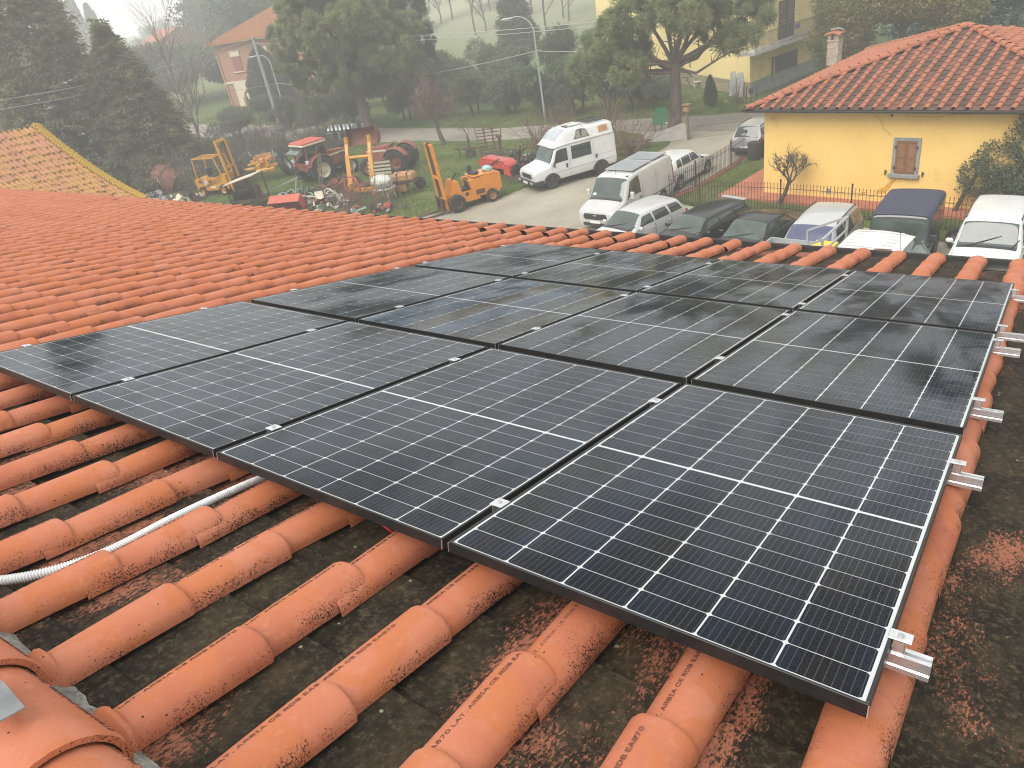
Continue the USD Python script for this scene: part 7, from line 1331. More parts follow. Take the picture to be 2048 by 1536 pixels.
        m = MB(); m.box(C(-0.15, 0, 1.18), C(0.42, 0.46, 0.08), bev=0.03); m.box(C(-0.36, 0, 1.32), C(0.08, 0.44, 0.26), bev=0.03); put(t, 'seat', m, 'dark_rust'); m = MB(); m.bar(C(0.6, 0, 1.4), C(0.3, 0, 1.62), 0.04 * s); q = [C(0.28, 0.2 * math.cos(a), 1.63 + 0.12 * math.sin(a)) for a in np.linspace(0, 6.283, 15)]; m.tube(q, 0.015 * s, 5); put(t, 'steering_wheel', m, 'black_plastic'); m = MB(); m.cyl(C(1.5, 0.1, 1.4), C(1.5, 0.1, 2.0), 0.035 * s, 8); put(t, 'exhaust', m, 'dark_rust')
    return t
a_, b_ = onz(663, 364, Z0), onz(612, 372, Z0)
rl = unit((b_ - a_) * [1, 1, 0]); head = np.array([-rl[1], rl[0], 0]); 
head = unit(np.array([0.16, 0.985, 0]))
lfh = np.array([-head[1], head[0], 0]); base = onz(652, 366, Z0) + lfh * 0.78 * 1.12; base[2] = Z0
tractor('cab_tractor', 'red tractor with a cab, white roof band and raised rear window', base, math.atan2(head[1], head[0]), 'tractor_red', True, 1.12)
base = onz(799, 347, Z0); hd2 = unit(np.array([-0.93, -0.30, 0])); l2 = np.array([-hd2[1], hd2[0], 0]); base = base - l2 * 0.78 * 1.0
base[2] = Z0; tractor('open_tractor', 'faded red open tractor with rounded rear mudguards behind the yellow loader arms', base, math.atan2(hd2[1], hd2[0]), 'faded_red', False, 1.08, 'rust', 0.72)

# ---- yellow twin loader arms holding a rusty bucket
bl = onz(735, 388, Z0); yaw = math.radians(108); t = thing('front_loader', 'yellow twin armed front loader standing upright in the scrap with a rusty bucket', 'loader', bl, yaw)
for y in (-0.75, 0.75):
    Q = [np.array(p) for p in ((-0.35, y, 0.45), (-0.15, y, 1.3), (0.15, y, 2.3), (0.5, y, 3.1))]; m = MB()
    for a, b, w in zip(Q, Q[1:], (0.3, 0.26, 0.2)): m.bar(a, b, 0.12, w, up=(0, 1, 0))
    m.box((-0.3, y, 0.4), (0.5, 0.2, 0.8)); m.box((0.45, y, 3.05), (0.25, 0.14, 0.35)); put(t, 'arm', m, 'yellow_paint'); m = MB(); m.cyl((0.15, y * 0.88, 0.75), (0.28, y * 0.88, 2.0), 0.05, 10); put(t, 'hydraulic_rod', m, 'rim_metal'); m = MB(); m.cyl((0.1, y * 0.88, 0.3), (0.17, y * 0.88, 0.95), 0.08, 10); put(t, 'hydraulic_cylinder', m, 'yellow_paint'); m = MB(); m.tube([(-0.3, y * 1.1, 0.8), (-0.1, y * 1.12, 1.6), (0.25, y * 1.1, 2.4), (0.5, y * 1.1, 2.9)], 0.018, 5); put(t, 'hose', m, 'black_plastic')
m = MB(); m.cyl((0.12, -0.75, 2.15), (0.12, 0.75, 2.15), 0.09, 12); m.box((-0.3, 0, 0.35), (0.25, 1.5, 0.2)); put(t, 'cross_tube', m, 'yellow_paint')
m = MB(); an = np.linspace(-1.9, 1.5, 12); pr = [(0.95 + 0.48 * math.cos(a) , 3.1 + 0.48 * math.sin(a)) for a in an]
m.grid(np.array([[[x, y, z] for x, z in pr] for y in (-1.0, 1.0)])); m.grid(np.array([[[x * 0.985 + 0.015, y, z * 0.985 + 0.045] for x, z in pr] for y in (-1.0, 1.0)]))
for y in (-1.0, 1.0): m.prism([(x, z) for x, z in pr], y - 0.02, y + 0.02)
put(t, 'bucket', m, 'rust', 40)
# ---- old yellow forklift with an overhead guard
base = onz(432, 391, Z0) + np.array([0, 0.55, 0]); d_ = unit((onz(486, 389, Z0) - onz(402, 393, Z0)) * [1, 1, 0]); yaw = math.atan2(d_[1], d_[0]); L_ = np.linalg.norm((onz(486, 389, Z0) - onz(402, 393, Z0))[:2]); s = 1.05
t = thing('forklift', 'old yellow forklift with a slatted overhead guard, its mast raised beside the scrub', 'forklift', base, yaw); C = lambda x, y, z: np.array([x, y, z]) * s
m = MB(); m.prism([(-1.45, 0.35), (-1.45, 1.05), (-1.2, 1.15), (0.1, 1.1), (0.25, 0.85), (0.75, 0.85), (1.1, 1.35), (1.3, 1.35), (1.3, 0.4), (0.4, 0.35)], -0.55, 0.55); v, f = m.get(); put(t, 'body', (v * s, f), 'yellow_paint')
m = MB()
for x0, x1 in ((-1.2, -1.1), (1.0, 0.75)):
    for y in (-0.5, 0.5): m.bar(C(x0, y, 1.1), C(x1, y, 2.35), 0.06 * s)
for y in (-0.5, 0.5): m.bar(C(-1.12, y, 2.35), C(0.76, y, 2.35), 0.06 * s)
put(t, 'guard_frame', m, 'yellow_paint')
for x in np.linspace(-1.05, 0.7, 8): m = MB(); m.bar(C(x, -0.5, 2.37), C(x, 0.5, 2.37), 0.08 * s, 0.03 * s); put(t, 'guard_slat', m, 'yellow_paint')
for y in (-0.38, 0.38): m = MB(); m.bar(C(1.48, y, 0.2), C(1.25, y, 3.3), 0.13 * s, 0.16 * s, up=(0, 1, 0)); put(t, 'mast_channel', m, 'yellow_paint'); m = MB(); m.bar(C(1.44, y * 0.65, 0.3), C(1.22, y * 0.65, 3.15), 0.1 * s, 0.1 * s, up=(0, 1, 0)); put(t, 'inner_mast', m, 'dark_rust')
m = MB(); m.box(C(1.25, 0, 3.25), C(0.16, 0.85, 0.14)); put(t, 'mast_crossbar', m, 'yellow_paint'); m = MB(); m.box(C(1.38, 0, 1.7), C(0.1, 0.8, 0.1)); put(t, 'mast_crossbar', m, 'yellow_paint'); m = MB()
for z in (0.35, 0.55, 0.75, 0.95): m.box(C(1.7, 0, z), C(0.08, 1.1, 0.1))
for y in (-0.3, 0.3): m.box(C(1.75, y, 0.6), C(0.07, 0.12, 0.9)); m.box(C(2.15, y, 0.2), C(0.8, 0.12, 0.06))
put(t, 'carriage', m, 'dark_rust')
for x, r_ in ((0.85, 0.36), (-0.95, 0.32)):
    for y in (-0.55, 0.55): big_wheel(t, C(x, y, r_), r_ * s, 0.24 * s, rimm='yellow_paint')
m = MB(); m.box(C(-0.2, 0, 1.15), C(0.5, 0.5, 0.1), bev=0.03); m.box(C(-0.48, 0, 1.4), C(0.1, 0.48, 0.5), bev=0.03); put(t, 'seat', m, 'black_plastic'); m = MB(); m.cyl(C(-0.55, -0.556, 0.85), C(-0.55, -0.57, 0.85), 0.2 * s, 20); k_ = put(t, 'warning_sticker', m, 'plate'); m = MB(); q = [C(-0.55 + 0.15 * math.cos(a), -0.574, 0.85 + 0.15 * math.sin(a)) for a in np.linspace(0, 6.283, 21)]; m.tube(q, 0.022 * s, 4); m.bar(C(-0.65, -0.576, 0.95), C(-0.45, -0.576, 0.75), 0.04 * s, 0.01); put(k_, 'red_ring', m, 'bright_red'); m = MB(); m.box(C(0.0, -0.558, 0.55), C(0.4, 0.012, 0.1)); put(t, 'name_strip', m, 'plate'); m = MB()
for x in (-1.05, -0.9, -0.2, -0.05): m.box(C(x, -0.556, 0.92), C(0.1, 0.012, 0.16))
put(t, 'vent', m, 'dark_metal')
# ---- yellow axle unit with two big tyres
base = onz(532, 360, Z0); t = thing('stripped_tractor', 'stripped yellow tractor rear axle with two large tyres left of the red tractor', 'tractor', base, math.radians(20)); rg = np.random.default_rng(6)
big_wheel(t, (-1.55, -0.3, 0.72), 0.76, 0.42, (0.9, 0.5, 0.05), 'rim_metal', 16); big_wheel(t, (1.5, 0.6, 0.75), 0.78, 0.42, (0.85, 0.25, 0.35), 'rim_metal', 16)
m = MB(); m.cyl((-1.4, -0.2, 0.8), (1.4, 0.55, 0.85), 0.16, 12); m.box((0.1, 0.1, 0.9), (0.9, 0.7, 0.6), bev=0.1); m.box((0.6, -0.5, 0.8), (1.3, 0.4, 0.25), rz=0.3, bev=0.05); put(t, 'axle', m, 'yellow_paint'); m = MB()
for i in range(16): c = np.array([rg.uniform(-0.9, 1.2), rg.uniform(-0.6, 0.7), rg.uniform(0.9, 1.5)]); m.box(c, rg.uniform(0.1, 0.35, 3), rz=rg.uniform(0, 3), bev=0.02)
put(t, 'gear_housing', m, 'yellow_paint'); m = MB()
for i in range(12): c = np.array([rg.uniform(-0.8, 1.1), rg.uniform(-0.4, 0.6), rg.uniform(1.0, 1.7)]); m.cyl(c, c + rg.normal(0, 0.3, 3), 0.03, 6)
put(t, 'rod', m, 'grey_junk'); m = MB(); m.prism([(-1.0, 1.05), (0.9, 1.2), (0.7, 1.75), (-0.6, 1.65)], 0.45, 0.55); put(t, 'mesh_guard', m, 'tan')
# ---- canopy frame, red crate, tank, heaps
base = onz(505, 412, Z0); t = thing('canopy_frame', 'small machine frame under a peeling white sheet roof at the gutter', 'machine', base, math.radians(20)); m = MB(); m.box((0, 0, 1.75), (2.3, 1.3, 0.06), rot=np.array([[0.98, 0, -0.2], [0, 1, 0], [0.2, 0, 0.98]])); put(t, 'sheet_roof', m, 'cream')
for x in (-1.0, 1.0):
    for y in (-0.6, 0.6): m = MB(); m.bar((x, y, 0), (x, y, 1.72 + 0.2 * x), 0.06); put(t, 'post', m, 'dark_rust')
m = MB(); m.box((0, 0, 0.5), (2.2, 1.2, 0.12)); m.box((-0.5, 0, 0.75), (0.8, 0.8, 0.4), bev=0.06); m.box((0.5, 0.1, 0.9), (0.5, 0.6, 0.7), bev=0.06); put(t, 'engine_block', m, 'dark_rust'); m = MB(); m.add([(-1.0, -0.6, 0.6), (0.9, -0.6, 0.6), (1.0, -0.6, 1.6), (-1.0, -0.6, 1.3)], [[0, 1, 2, 3]]); m.box((0, -0.58, 0.6), (1.9, 0.03, 0.05)); put(t, 'dirty_screen', m, M['cab_glass'])
for x in (-0.7, 0.7): big_wheel(t, (x, -0.66, 0.3), 0.3, 0.16, rimm='dark_rust')
base = onz(585, 420, Z0); t = thing('red_crate', 'bright red ribbed plastic crate tilted on the scrap above the gutter', 'crate', base + [0, 0, 0.55], math.radians(22)); Rr = trimesh.transformations.rotation_matrix(math.radians(125), (1, 0, 0))[:3, :3]; m = MB()
m.box((0, 0, 0.02), (2.0, 1.1, 0.04), rot=None)
for c, sz in (((0, 0.54, 0.28), (2.0, 0.04, 0.55)), ((0, -0.54, 0.28), (2.0, 0.04, 0.55)), ((0.98, 0, 0.28), (0.04, 1.04, 0.55)), ((-0.98, 0, 0.28), (0.04, 1.04, 0.55))): m.box(c, sz)
v, f = m.get(); put(t, 'shell', (v @ Rr.T, f), 'crate_red')
for x in np.linspace(-0.85, 0.85, 9): m = MB(); m.box((x, 0, -0.02), (0.04, 1.08, 0.05)); v, f = m.get(); put(t, 'rib', (v @ Rr.T, f), 'crate_red')
for y in np.linspace(-0.4, 0.4, 4): m = MB(); m.box((0, y, -0.022), (1.96, 0.04, 0.05)); v, f = m.get(); put(t, 'rib', (v @ Rr.T, f), 'crate_red')
base = onz(345, 383, Z0); t = thing('rusty_tank', 'large rusty red cylindrical tank lying tilted with its open mouth to the right', 'tank', base + [0, 0, 0.9], math.radians(15)); m = MB(); Rr = trimesh.transformations.rotation_matrix(math.radians(24), (0, 1, 0))[:3, :3]
m.lathe([(0, -1.15), (0.55, -1.1), (0.85, -0.8), (0.92, -0.4), (0.9, 0.3), (0.78, 0.9), (0.74, 1.05), (0.66, 1.05), (0.7, 0.8), (0.6, -0.6), (0, -0.9)], 'x', n=26); v, f = m.get(); put(t, 'shell', (v @ Rr.T, f), pm('tank_rust', (0.2, 0.065, 0.042), (0.15, 0.05, 0.036), 3, 0.75, 0.2, 30, dirt=(0.07, 0.035, 0.026)), 40); m = MB(); m.lathe([(0.92, -0.05), (0.95, -0.05), (0.95, 0.05), (0.91, 0.05)], 'x', n=26); v, f = m.get(); put(t, 'hoop', (v @ Rr.T, f), 'dark_rust'); m = MB(); m.box((0.0, -0.9, 0.1), (0.2, 0.03, 0.2)); v, f = m.get(); put(t, 'paper_label', (v @ Rr.T, f), 'plate')
def heap(name, label, base, mats, n, size, seed, part='scrap_piece', spread=(1.2, 0.8), hgt=0.5, cat='scrap heap'):
    rg = np.random.default_rng(seed); t = thing(name, label, cat, base, rg.uniform(0, 0.5))
    for i in range(n):
        m = MB(); r_ = rg.random() ** 0.5; a = rg.uniform(0, 6.28); c = np.array([math.cos(a) * r_ * spread[0], math.sin(a) * r_ * spread[1], hgt * (1 - r_) + rg.uniform(0.05, 0.25)]); kd = rg.integers(0, 4); s = size * rg.uniform(0.5, 1.4)
        if kd == 0: m.box(c, rg.uniform(0.3, 1.0, 3) * s, rot=trimesh.transformations.random_rotation_matrix(rg.random(3))[:3, :3], bev=0.03 * s)
        elif kd == 1: d = rdir(rg, 1)[0] * [1, 1, 0.4]; m.cyl(c - d * s * 0.9, c + d * s * 0.9, 0.05 * s + 0.015, 7)
        elif kd == 2:
            w_, h_ = rg.uniform(0.5, 1.3, 2) * s; gx, gy = np.meshgrid(np.linspace(-w_, w_, 6) / 2, np.linspace(-h_, h_, 5) / 2, indexing='ij'); gz = rg.uniform(-1, 1) * gx ** 2 / s + 0.12 * s * (meshkit.noise(np.stack([gx * 5 / s + i, gy * 5 / s, gx * 0], -1), seed) - 0.5)
            P_ = np.stack([gx, gy, gz], -1) @ trimesh.transformations.random_rotation_matrix(rg.random(3))[:3, :3].T * [1, 1, 0.8] + c; m.grid(P_); m.grid(P_[::-1] - [0, 0, 0.012])
        else:
            ax = rdir(rg, 1)[0]; a0 = unit(np.cross(ax, [0.3, 0.2, 1])); b0 = np.cross(ax, a0); q = [c + (math.cos(x) * a0 + math.sin(x) * b0) * s * 0.55 for x in np.linspace(0, 6.283, 15)]; m.tube(q, 0.05 * s + 0.01, 6)
        put(t, part, m, mats[i % len(mats)], 35 if kd in (1, 3) else False)
    return t
heap('scrap_heap', 'heap of grey and black machine parts in front of the rusty tank', onz(355, 408, Z0), ['grey_junk', 'dark_metal', 'dark_rust', 'cream'], 60, 0.5, 201, spread=(1.9, 0.9), hgt=0.5)
heap('scrap_heap', 'low pile of pale grey sheet scrap at the foot of the lichen covered roof', onz(312, 400, Z0), ['grey_junk', 'dark_metal', 'dark_rust', 'white_plastic'], 34, 0.5, 202, spread=(1.0, 0.7), hgt=0.3)
heap('scrap_heap', 'heap of white and cream car panels beside the red crate', onz(655, 412, Z0), ['cream', 'rust', 'grey_junk', 'cream', 'dark_rust', 'white_plastic', 'dark_metal'], 66, 0.5, 203, spread=(1.6, 0.9), hgt=0.6)
heap('scrap_heap', 'rusty tangle of engine parts below the yellow loader arms', onz(695, 385, Z0), ['rust', 'dark_rust', 'rust', 'dark_metal', 'tractor_red'], 66, 0.5, 204, spread=(1.7, 1.0), hgt=0.9)
heap('scrap_heap', 'scattered orange and blue plastic scrap along the gutter', onz(735, 428, Z0), ['crate_red', 'dark_rust', 'teal', 'dark_metal', 'grey_junk', 'rust'], 44, 0.36, 205, spread=(2.6, 0.6), hgt=0.15)
heap('scrap_heap', 'dark heap of greenish metal parts between the red crate and the red tractor', onz(612, 395, Z0), ['dark_metal', 'teal', 'dark_rust', 'grey_junk'], 50, 0.45, 206, spread=(2.0, 0.8), hgt=0.35)
heap('scrap_heap', 'rusty farm implements piled behind the old yellow forklift', onz(420, 352, Z0), ['dark_rust', 'rust', 'dark_metal'], 40, 0.6, 207, spread=(2.4, 1.0), hgt=0.5)
heap('scrap_heap', 'red brown rusty machine parts on the grass behind the yellow stripped tractor', onz(500, 325, Z0), ['rust', 'dark_rust', 'grey_junk'], 40, 0.65, 208, spread=(2.6, 1.0), hgt=0.5)
heap('scrap_heap', 'dark rusty machinery crowded behind the camper van bonnet', onz(1040, 335, Z0), ['dark_metal', 'dark_rust', 'grey_junk'], 60, 0.6, 209, spread=(1.5, 1.0), hgt=0.9)
# stalks
for i, (px, py, lab) in enumerate(((700, 422, 'dry brown stalks growing through the scrap by the gutter'), (760, 415, 'dry brown stalks beside the white tub'))):
    b = onz(px, py, Z0); t = thing('dry_stalks', lab, 'plant', b); m = MB(); rg = np.random.default_rng(220 + i)
    for s_ in range(70): q = np.r_[rg.normal(0, 0.7), rg.normal(0, 0.4), 0]; d = unit(np.r_[rg.normal(0, 0.16, 2), 1]); h = rg.uniform(0.8, 2.1); m.tube([q, q + d * h * 0.5, q + d * h + rg.normal(0, 0.1, 3)], [0.014, 0.011, 0.006], 3, False)
    put(t, 'stems', m, 'red_twig')
# ladder, white tub on table, slatted bench, brown machine
b = onz(643, 384, Z0); t = thing('step_ladder', 'old wooden ladder leaning against the back of the red tractor', 'ladder', b, math.radians(25))
for y in (-0.22, 0.22): m = MB(); m.bar((0, y, 0), (0.55, y * 0.8, 2.3), 0.05, 0.07); put(t, 'stile', m, 'wood')
for s_ in np.linspace(0.1, 0.95, 7): m = MB(); m.bar((0.55 * s_, -0.2, 2.3 * s_), (0.55 * s_, 0.2, 2.3 * s_), 0.03, 0.06); put(t, 'rung', m, 'wood')
b = onz(775, 400, Z0); t = thing('garden_table', 'round white plastic table with pale green legs among the scrap', 'table', b, 0.3); m = MB(); m.lathe([(0, 0.68), (0.62, 0.68), (0.64, 0.7), (0.62, 0.73), (0, 0.73)], 'z', n=24); put(t, 'tabletop', m, 'white_plastic')
for a in (0.7, 2.3, 3.8, 5.4): m = MB(); m.bar((0.4 * math.cos(a), 0.4 * math.sin(a), 0.69), (0.55 * math.cos(a), 0.55 * math.sin(a), 0), 0.06); put(t, 'leg', m, 'white_plastic')
m = MB(); rg = np.random.default_rng(9); m.add(*lump(rg, (0, 0, 0.34), (0.75, 0.5, 0.36), 3, 0.12)); v, f = m.get(); alone('white_tub', (v + b + [-0.1, 0, 0.73], f), 'white_plastic', 'bulging white plastic tub lying on the white table', 'tub', smooth=True)
b = onz(765, 372, Z0); t = thing('slatted_pallet', 'pale slatted pallet standing behind the white tub', 'pallet', b, 0.35)
for i in range(6): m = MB(); m.box((0, 0.05 * i, 0.35 + 0.2 * i), (1.5, 0.03, 0.13)); put(t, 'slat', m, 'cream')
m = MB(); m.bar((-0.6, 0.03, 0.1), (-0.6, 0.31, 1.45), 0.06); m.bar((0.6, 0.03, 0.1), (0.6, 0.31, 1.45), 0.06); put(t, 'batten', m, 'dark_rust')
b = onz(815, 386, Z0); t = thing('cement_mixer', 'tan box shaped machine with a strapped hood on a dark wheeled frame', 'machine', b, math.radians(25)); m = MB(); m.box((0.0, 0, 0.95), (1.35, 0.75, 0.5), bev=0.12); put(t, 'hood', m, 'tan'); m = MB()
for x in (-0.3, 0.3): m.box((x, 0, 0.96), (0.05, 0.78, 0.53), bev=0.01)
put(t, 'strap', m, 'dark_metal'); m = MB(); m.box((-0.25, 0, 0.4), (0.75, 0.6, 0.5), bev=0.05); put(t, 'lower_box', m, 'tan'); m = MB(); m.box((0, 0, 0.68), (1.5, 0.7, 0.08)); m.bar((0.6, 0.3, 0.7), (0.75, 0.3, 0.1), 0.06); m.bar((0.6, -0.3, 0.7), (0.75, -0.3, 0.1), 0.06); put(t, 'frame', m, 'dark_rust'); big_wheel(t, (0.75, 0.36, 0.42), 0.36, 0.14, rimm='dark_rust')
b = onz(712, 400, Z0); m = MB(); q = [(0.6 * math.cos(a), 0, 0.75 + 0.6 * math.sin(a)) for a in np.linspace(-0.6, 3.7, 20)]; m.tube(q, 0.045, 8); v, f = m.get(); alone('orange_hoop', (v + b, f), 'crate_red', 'thin orange metal hoop standing among the dry stalks', 'hoop', smooth=True)
b = onz(560, 395, Z0); m = MB(); m.bar((-1.6, -0.2, 0.2), (1.7, 0.3, 1.15), 0.09); m.bar((1.3, 0.2, 0.0), (1.75, 0.35, 1.2), 0.08); v, f = m.get(); alone('steel_drawbar', (v + b, f), 'galvanised', 'long blue grey steel drawbar propped up left of the red tractor wheel', 'drawbar')
# bright red mower, harrow stack, cultivator, disc harrow
b = onz(1000, 352, Z0); t = thing('hay_machine', 'bright red hay machine behind the orange yellow forklift', 'farm machine', b, math.radians(-12)); m = MB(); m.prism([(-1.2, 0.55), (1.1, 0.55), (1.25, 0.8), (0.9, 0.98), (-0.95, 1.08), (-1.25, 0.88)], -0.35, 0.35); put(t, 'hood', m, 'bright_red'); m = MB(); m.box((1.1, -0.1, 0.62), (0.55, 0.8, 0.55), bev=0.15); m.prism([(1.0, 0.3), (1.55, 0.25), (1.4, 0.85), (1.1, 0.9)], -0.52, -0.44); put(t, 'end_cover', m, 'bright_red'); m = MB(); m.bar((-1.2, 0.1, 1.2), (0.9, 0.1, 1.28), 0.06); m.bar((-0.3, -0.42, 0.7), (0.7, -0.42, 1.15), 0.05); m.cyl((-1.4, 0, 0.55), (1.4, 0, 0.55), 0.2, 10); put(t, 'drive_shaft', m, 'dark_metal')
for x in (-1.1, 1.1): big_wheel(t, (x, 0.45, 0.34), 0.34, 0.18, rimm='rust')
m = MB()
for i in range(9): m.bar((2.0, -0.6, 0.12), (2.0 + 0.0, -0.6, 0.14), 0.02)
for i in range(5): m.bar((1.4 + i * 0.2, -1.1, 0.25), (2.3 + i * 0.2, -0.3, 0.35), 0.04)
m.bar((1.3, -1.1, 0.28), (2.4, -1.1, 0.28), 0.05); m.bar((2.1, -0.3, 0.35), (3.1, -0.3, 0.35), 0.05); put(t, 'tine_frame', m, 'dark_rust')
b = onz(984, 318, Z0); t = thing('harrow_stack', 'stack of rusty harrow frames standing upright on the grass', 'harrow', b, 0.2)
for i in range(9): m = MB(); z = 0.2 + i * 0.2; m.bar((-0.75, 0, z), (0.75, 0, z + 0.06), 0.05); put(t, 'harrow_bar', m, 'dark_rust')
for i in range(6): m = MB(); x = -0.7 + i * 0.28; m.bar((x, 0.05, 0.05), (x + 0.2 * (1 if i % 2 else -1), 0.05, 2.0), 0.045); put(t, 'cross_bar', m, 'rust')
b = onz(942, 315, Z0); t = thing('cultivator', 'small dark cultivator with a seat post on the grass behind the forklift mast', 'farm machine', b, 0.3); m = MB(); m.bar((-1.0, 0, 0.6), (1.0, 0, 0.6), 0.09); m.bar((0, 0, 0.4), (0, 0, 1.35), 0.09); m.bar((-0.9, 0.3, 0.5), (0.9, 0.3, 0.5), 0.06); put(t, 'frame', m, 'dark_rust')
for x in (-0.8, -0.3, 0.3, 0.8): m = MB(); m.tube([(x, 0, 0.6), (x + 0.05, 0.1, 0.3), (x - 0.05, 0.0, 0.02)], 0.03, 6); put(t, 'tine', m, 'dark_metal')
big_wheel(t, (0.1, -0.2, 0.3), 0.3, 0.12, rimm='dark_rust')
b = onz(700, 296, Z0); t = thing('disc_harrow', 'dark disc harrow with a row of upright blades behind the red tractor', 'harrow', b + [0, 0, 0.4], 0.1); m = MB(); m.bar((-1.9, 0, 0.9), (1.9, 0, 0.9), 0.1); m.bar((-1.9, 0.5, 0.5), (1.9, 0.5, 0.5), 0.1); put(t, 'frame', m, 'dark_metal')
for i in range(9): m = MB(); x = -1.7 + i * 0.42; m.bar((x, 0.1, 0.2), (x + 0.25, -0.1, 1.4), 0.16, 0.03); put(t, 'blade', m, 'dark_metal' if i % 2 else 'grey_junk')
# grey container behind the tractor
b = GD(657, 61); t = thing('waste_container', 'grey lidded waste container at the roadside behind the red tractor', 'waste container', b, 0.25); m = MB(); m.prism([(-0.95, 0.25), (0.95, 0.25), (1.1, 1.15), (-1.1, 1.15)], -0.55, 0.55); put(t, 'bin_body', m, 'dark_metal'); m = MB(); an = np.linspace(0, math.pi, 9); m.grid(np.array([[[x, 0.6 * math.cos(a), 1.15 + 0.5 * math.sin(a)] for a in an] for x in (-1.12, 1.12)])); m.prism([(0.6 * math.cos(a), 1.15 + 0.5 * math.sin(a)) for a in an], -1.12, -1.1, 'x'); m.prism([(0.6 * math.cos(a), 1.15 + 0.5 * math.sin(a)) for a in an], 1.1, 1.12, 'x'); put(t, 'lid', m, 'galvanised', 40)
for x in (-0.8, 0.8): big_wheel(t, (x, -0.4, 0.12), 0.12, 0.06, rimm='dark_metal')

# ---- iron fence round the lawn
M['fence_iron'] = pm('fence_iron', (0.02, 0.018, 0.016), (0.05, 0.03, 0.022), 8, 0.6)
FN = [G(1545, 272), G(1462, 336), G(1392, 379), G(1336, 402), G(1400, 416), G(1560, 424), G(1700, 438), G(1850, 456), G(2060, 482)]
def fence_run(pts, label, h=1.12):
    t = thing('iron_fence', label, 'fence', pts[0]); o = pts[0]; fine = MB(); cnt = 0; allp = []
    for a, b in zip(pts, pts[1:]):
        n = max(1, int(np.linalg.norm(b - a) / 2.0))
        for i in range(n): allp.append(a + (b - a) * i / n)
    allp.append(pts[-1])
    for p in allp: m = MB(); m.box(p - o + [0, 0, h * 0.56], (0.05, 0.05, h * 1.14)); m.mesh(trimesh.creation.icosphere(1, 0.04).apply_translation(p - o + [0, 0, h * 1.16])); put(t, 'post', m, 'fence_iron')
    for a, b in zip(allp, allp[1:]):
        for z in (0.15, h * 0.86): m = MB(); m.bar(a - o + [0, 0, z], b - o + [0, 0, z], 0.035, 0.012); put(t, 'rail', m, 'fence_iron')
        k = int(np.linalg.norm(b - a) / 0.13)
        for i in range(1, k):
            p = a + (b - a) * i / k - o; m = MB(); m.bar(p + [0, 0, 0.05], p + [0, 0, h * 1.0], 0.016); m.tube([p + [0, 0, h * 1.0], p + [0, 0, h * 1.07]], [0.02, 0.002], 4)
            if cnt < 290: put(t, 'paling', m, 'fence_iron'); cnt += 1
            else: v, f = m.get(); fine.add(v, f)
    if fine.n: put(t, 'far_paling', fine, 'fence_iron', kind='stuff')
    return t
fence_run(FN[:4], 'rusty black iron railing along the driveway from the corner of the yellow house'); fence_run(FN[3:], 'rusty black iron railing behind the row of parked cars')
m = MB()
for a, b in zip(FN[:3], FN[1:4]): m.bar(a + [0.0, 0, 0.04], b + [0, 0, 0.04], 0.16, 0.12)
v, f = m.get(); alone('lawn_kerb', (v, f), 'terrace', None, None, kind='structure')
# dark bins, terracotta slab at the corner
for px, py, lab in ((1508, 320, 'dark plastic bin on the lawn at the house corner, the nearer one'), (1521, 312, 'dark plastic bin against the house corner, half hidden by the other bin')):
    t = thing('garden_bin', lab, 'bin', G(px, py)); m = MB(); m.lathe([(0, 0.0), (0.27, 0.0), (0.32, 0.12), (0.31, 0.75), (0.28, 0.8), (0, 0.8)], 'z', n=20); put(t, 'drum', m, 'dark_metal', 40); m = MB(); m.lathe([(0.3, 0.78), (0.33, 0.79), (0.31, 0.86), (0, 0.9)], 'z', n=20); put(t, 'lid', m, 'black_plastic', 40)
b = G(1524, 285) + [0.25, 0, 0]; m = MB(); m.prism([(-0.3, 0.0), (0.5, 0), (0.5, 1.25), (-0.3, 0.85)], -0.05, 0.05); v, f = m.get(); alone('terracotta_slab', (v + b, f), 'faded_red', 'pink terracotta panel leaning on the corner of the yellow house', 'panel')
# green sign boards and concrete wall, benches
b = G(1325, 279); t = thing('green_sign', 'green boards on two posts before a low concrete wall beside the umbrella pine', 'sign', b, math.radians(12)); SC = 1.0
for x in (-0.42, 0.0, 0.4): m = MB(); m.bar((x, 0, 0), (x, 0, 0.95), 0.05); put(t, 'post', m, 'dark_metal')
for c, sz in (((-0.05, -0.03, 1.15), (0.95, 0.03, 0.62)), ((-0.02, -0.03, 1.66), (0.62, 0.03, 0.34))): m = MB(); m.box(c, sz, bev=0.01); put(t, 'board', m, 'green_sign')
m = MB(); m.box((0.3, -0.05, 0.93), (0.12, 0.01, 0.1)); put(t, 'white_mark', m, 'plate')
m = MB(); o = G(1330, 284); m.prism([(-1.3, -0.1), (1.4, -0.1), (1.4, 0.85), (0.9, 0.9), (-0.4, 0.5), (-1.3, 0.4)], 0.15, 0.35); v, f = m.get(); c_, s_ = math.cos(0.2), math.sin(0.2); alone('concrete_wall', (v @ np.array([[c_, s_, 0], [-s_, c_, 0], [0, 0, 1]]) + o, f), 'concrete', 'low broken concrete wall under the green boards', 'wall')
for px, py, lab in ((1246, 311, 'low wooden bench under the leafless bush, the left one'), (1276, 298, 'low wooden bench under the leafless bush, the right one')):
    t = thing('low_bench', lab, 'bench', G(px, py), 0.35); m = MB(); m.box((0, 0, 0.42), (1.5, 0.35, 0.07), bev=0.01); put(t, 'seat', m, 'dark_rust')
    for x in (-0.55, 0.55): m = MB(); m.box((x, 0, 0.2), (0.12, 0.3, 0.4)); put(t, 'leg', m, 'dark_rust')
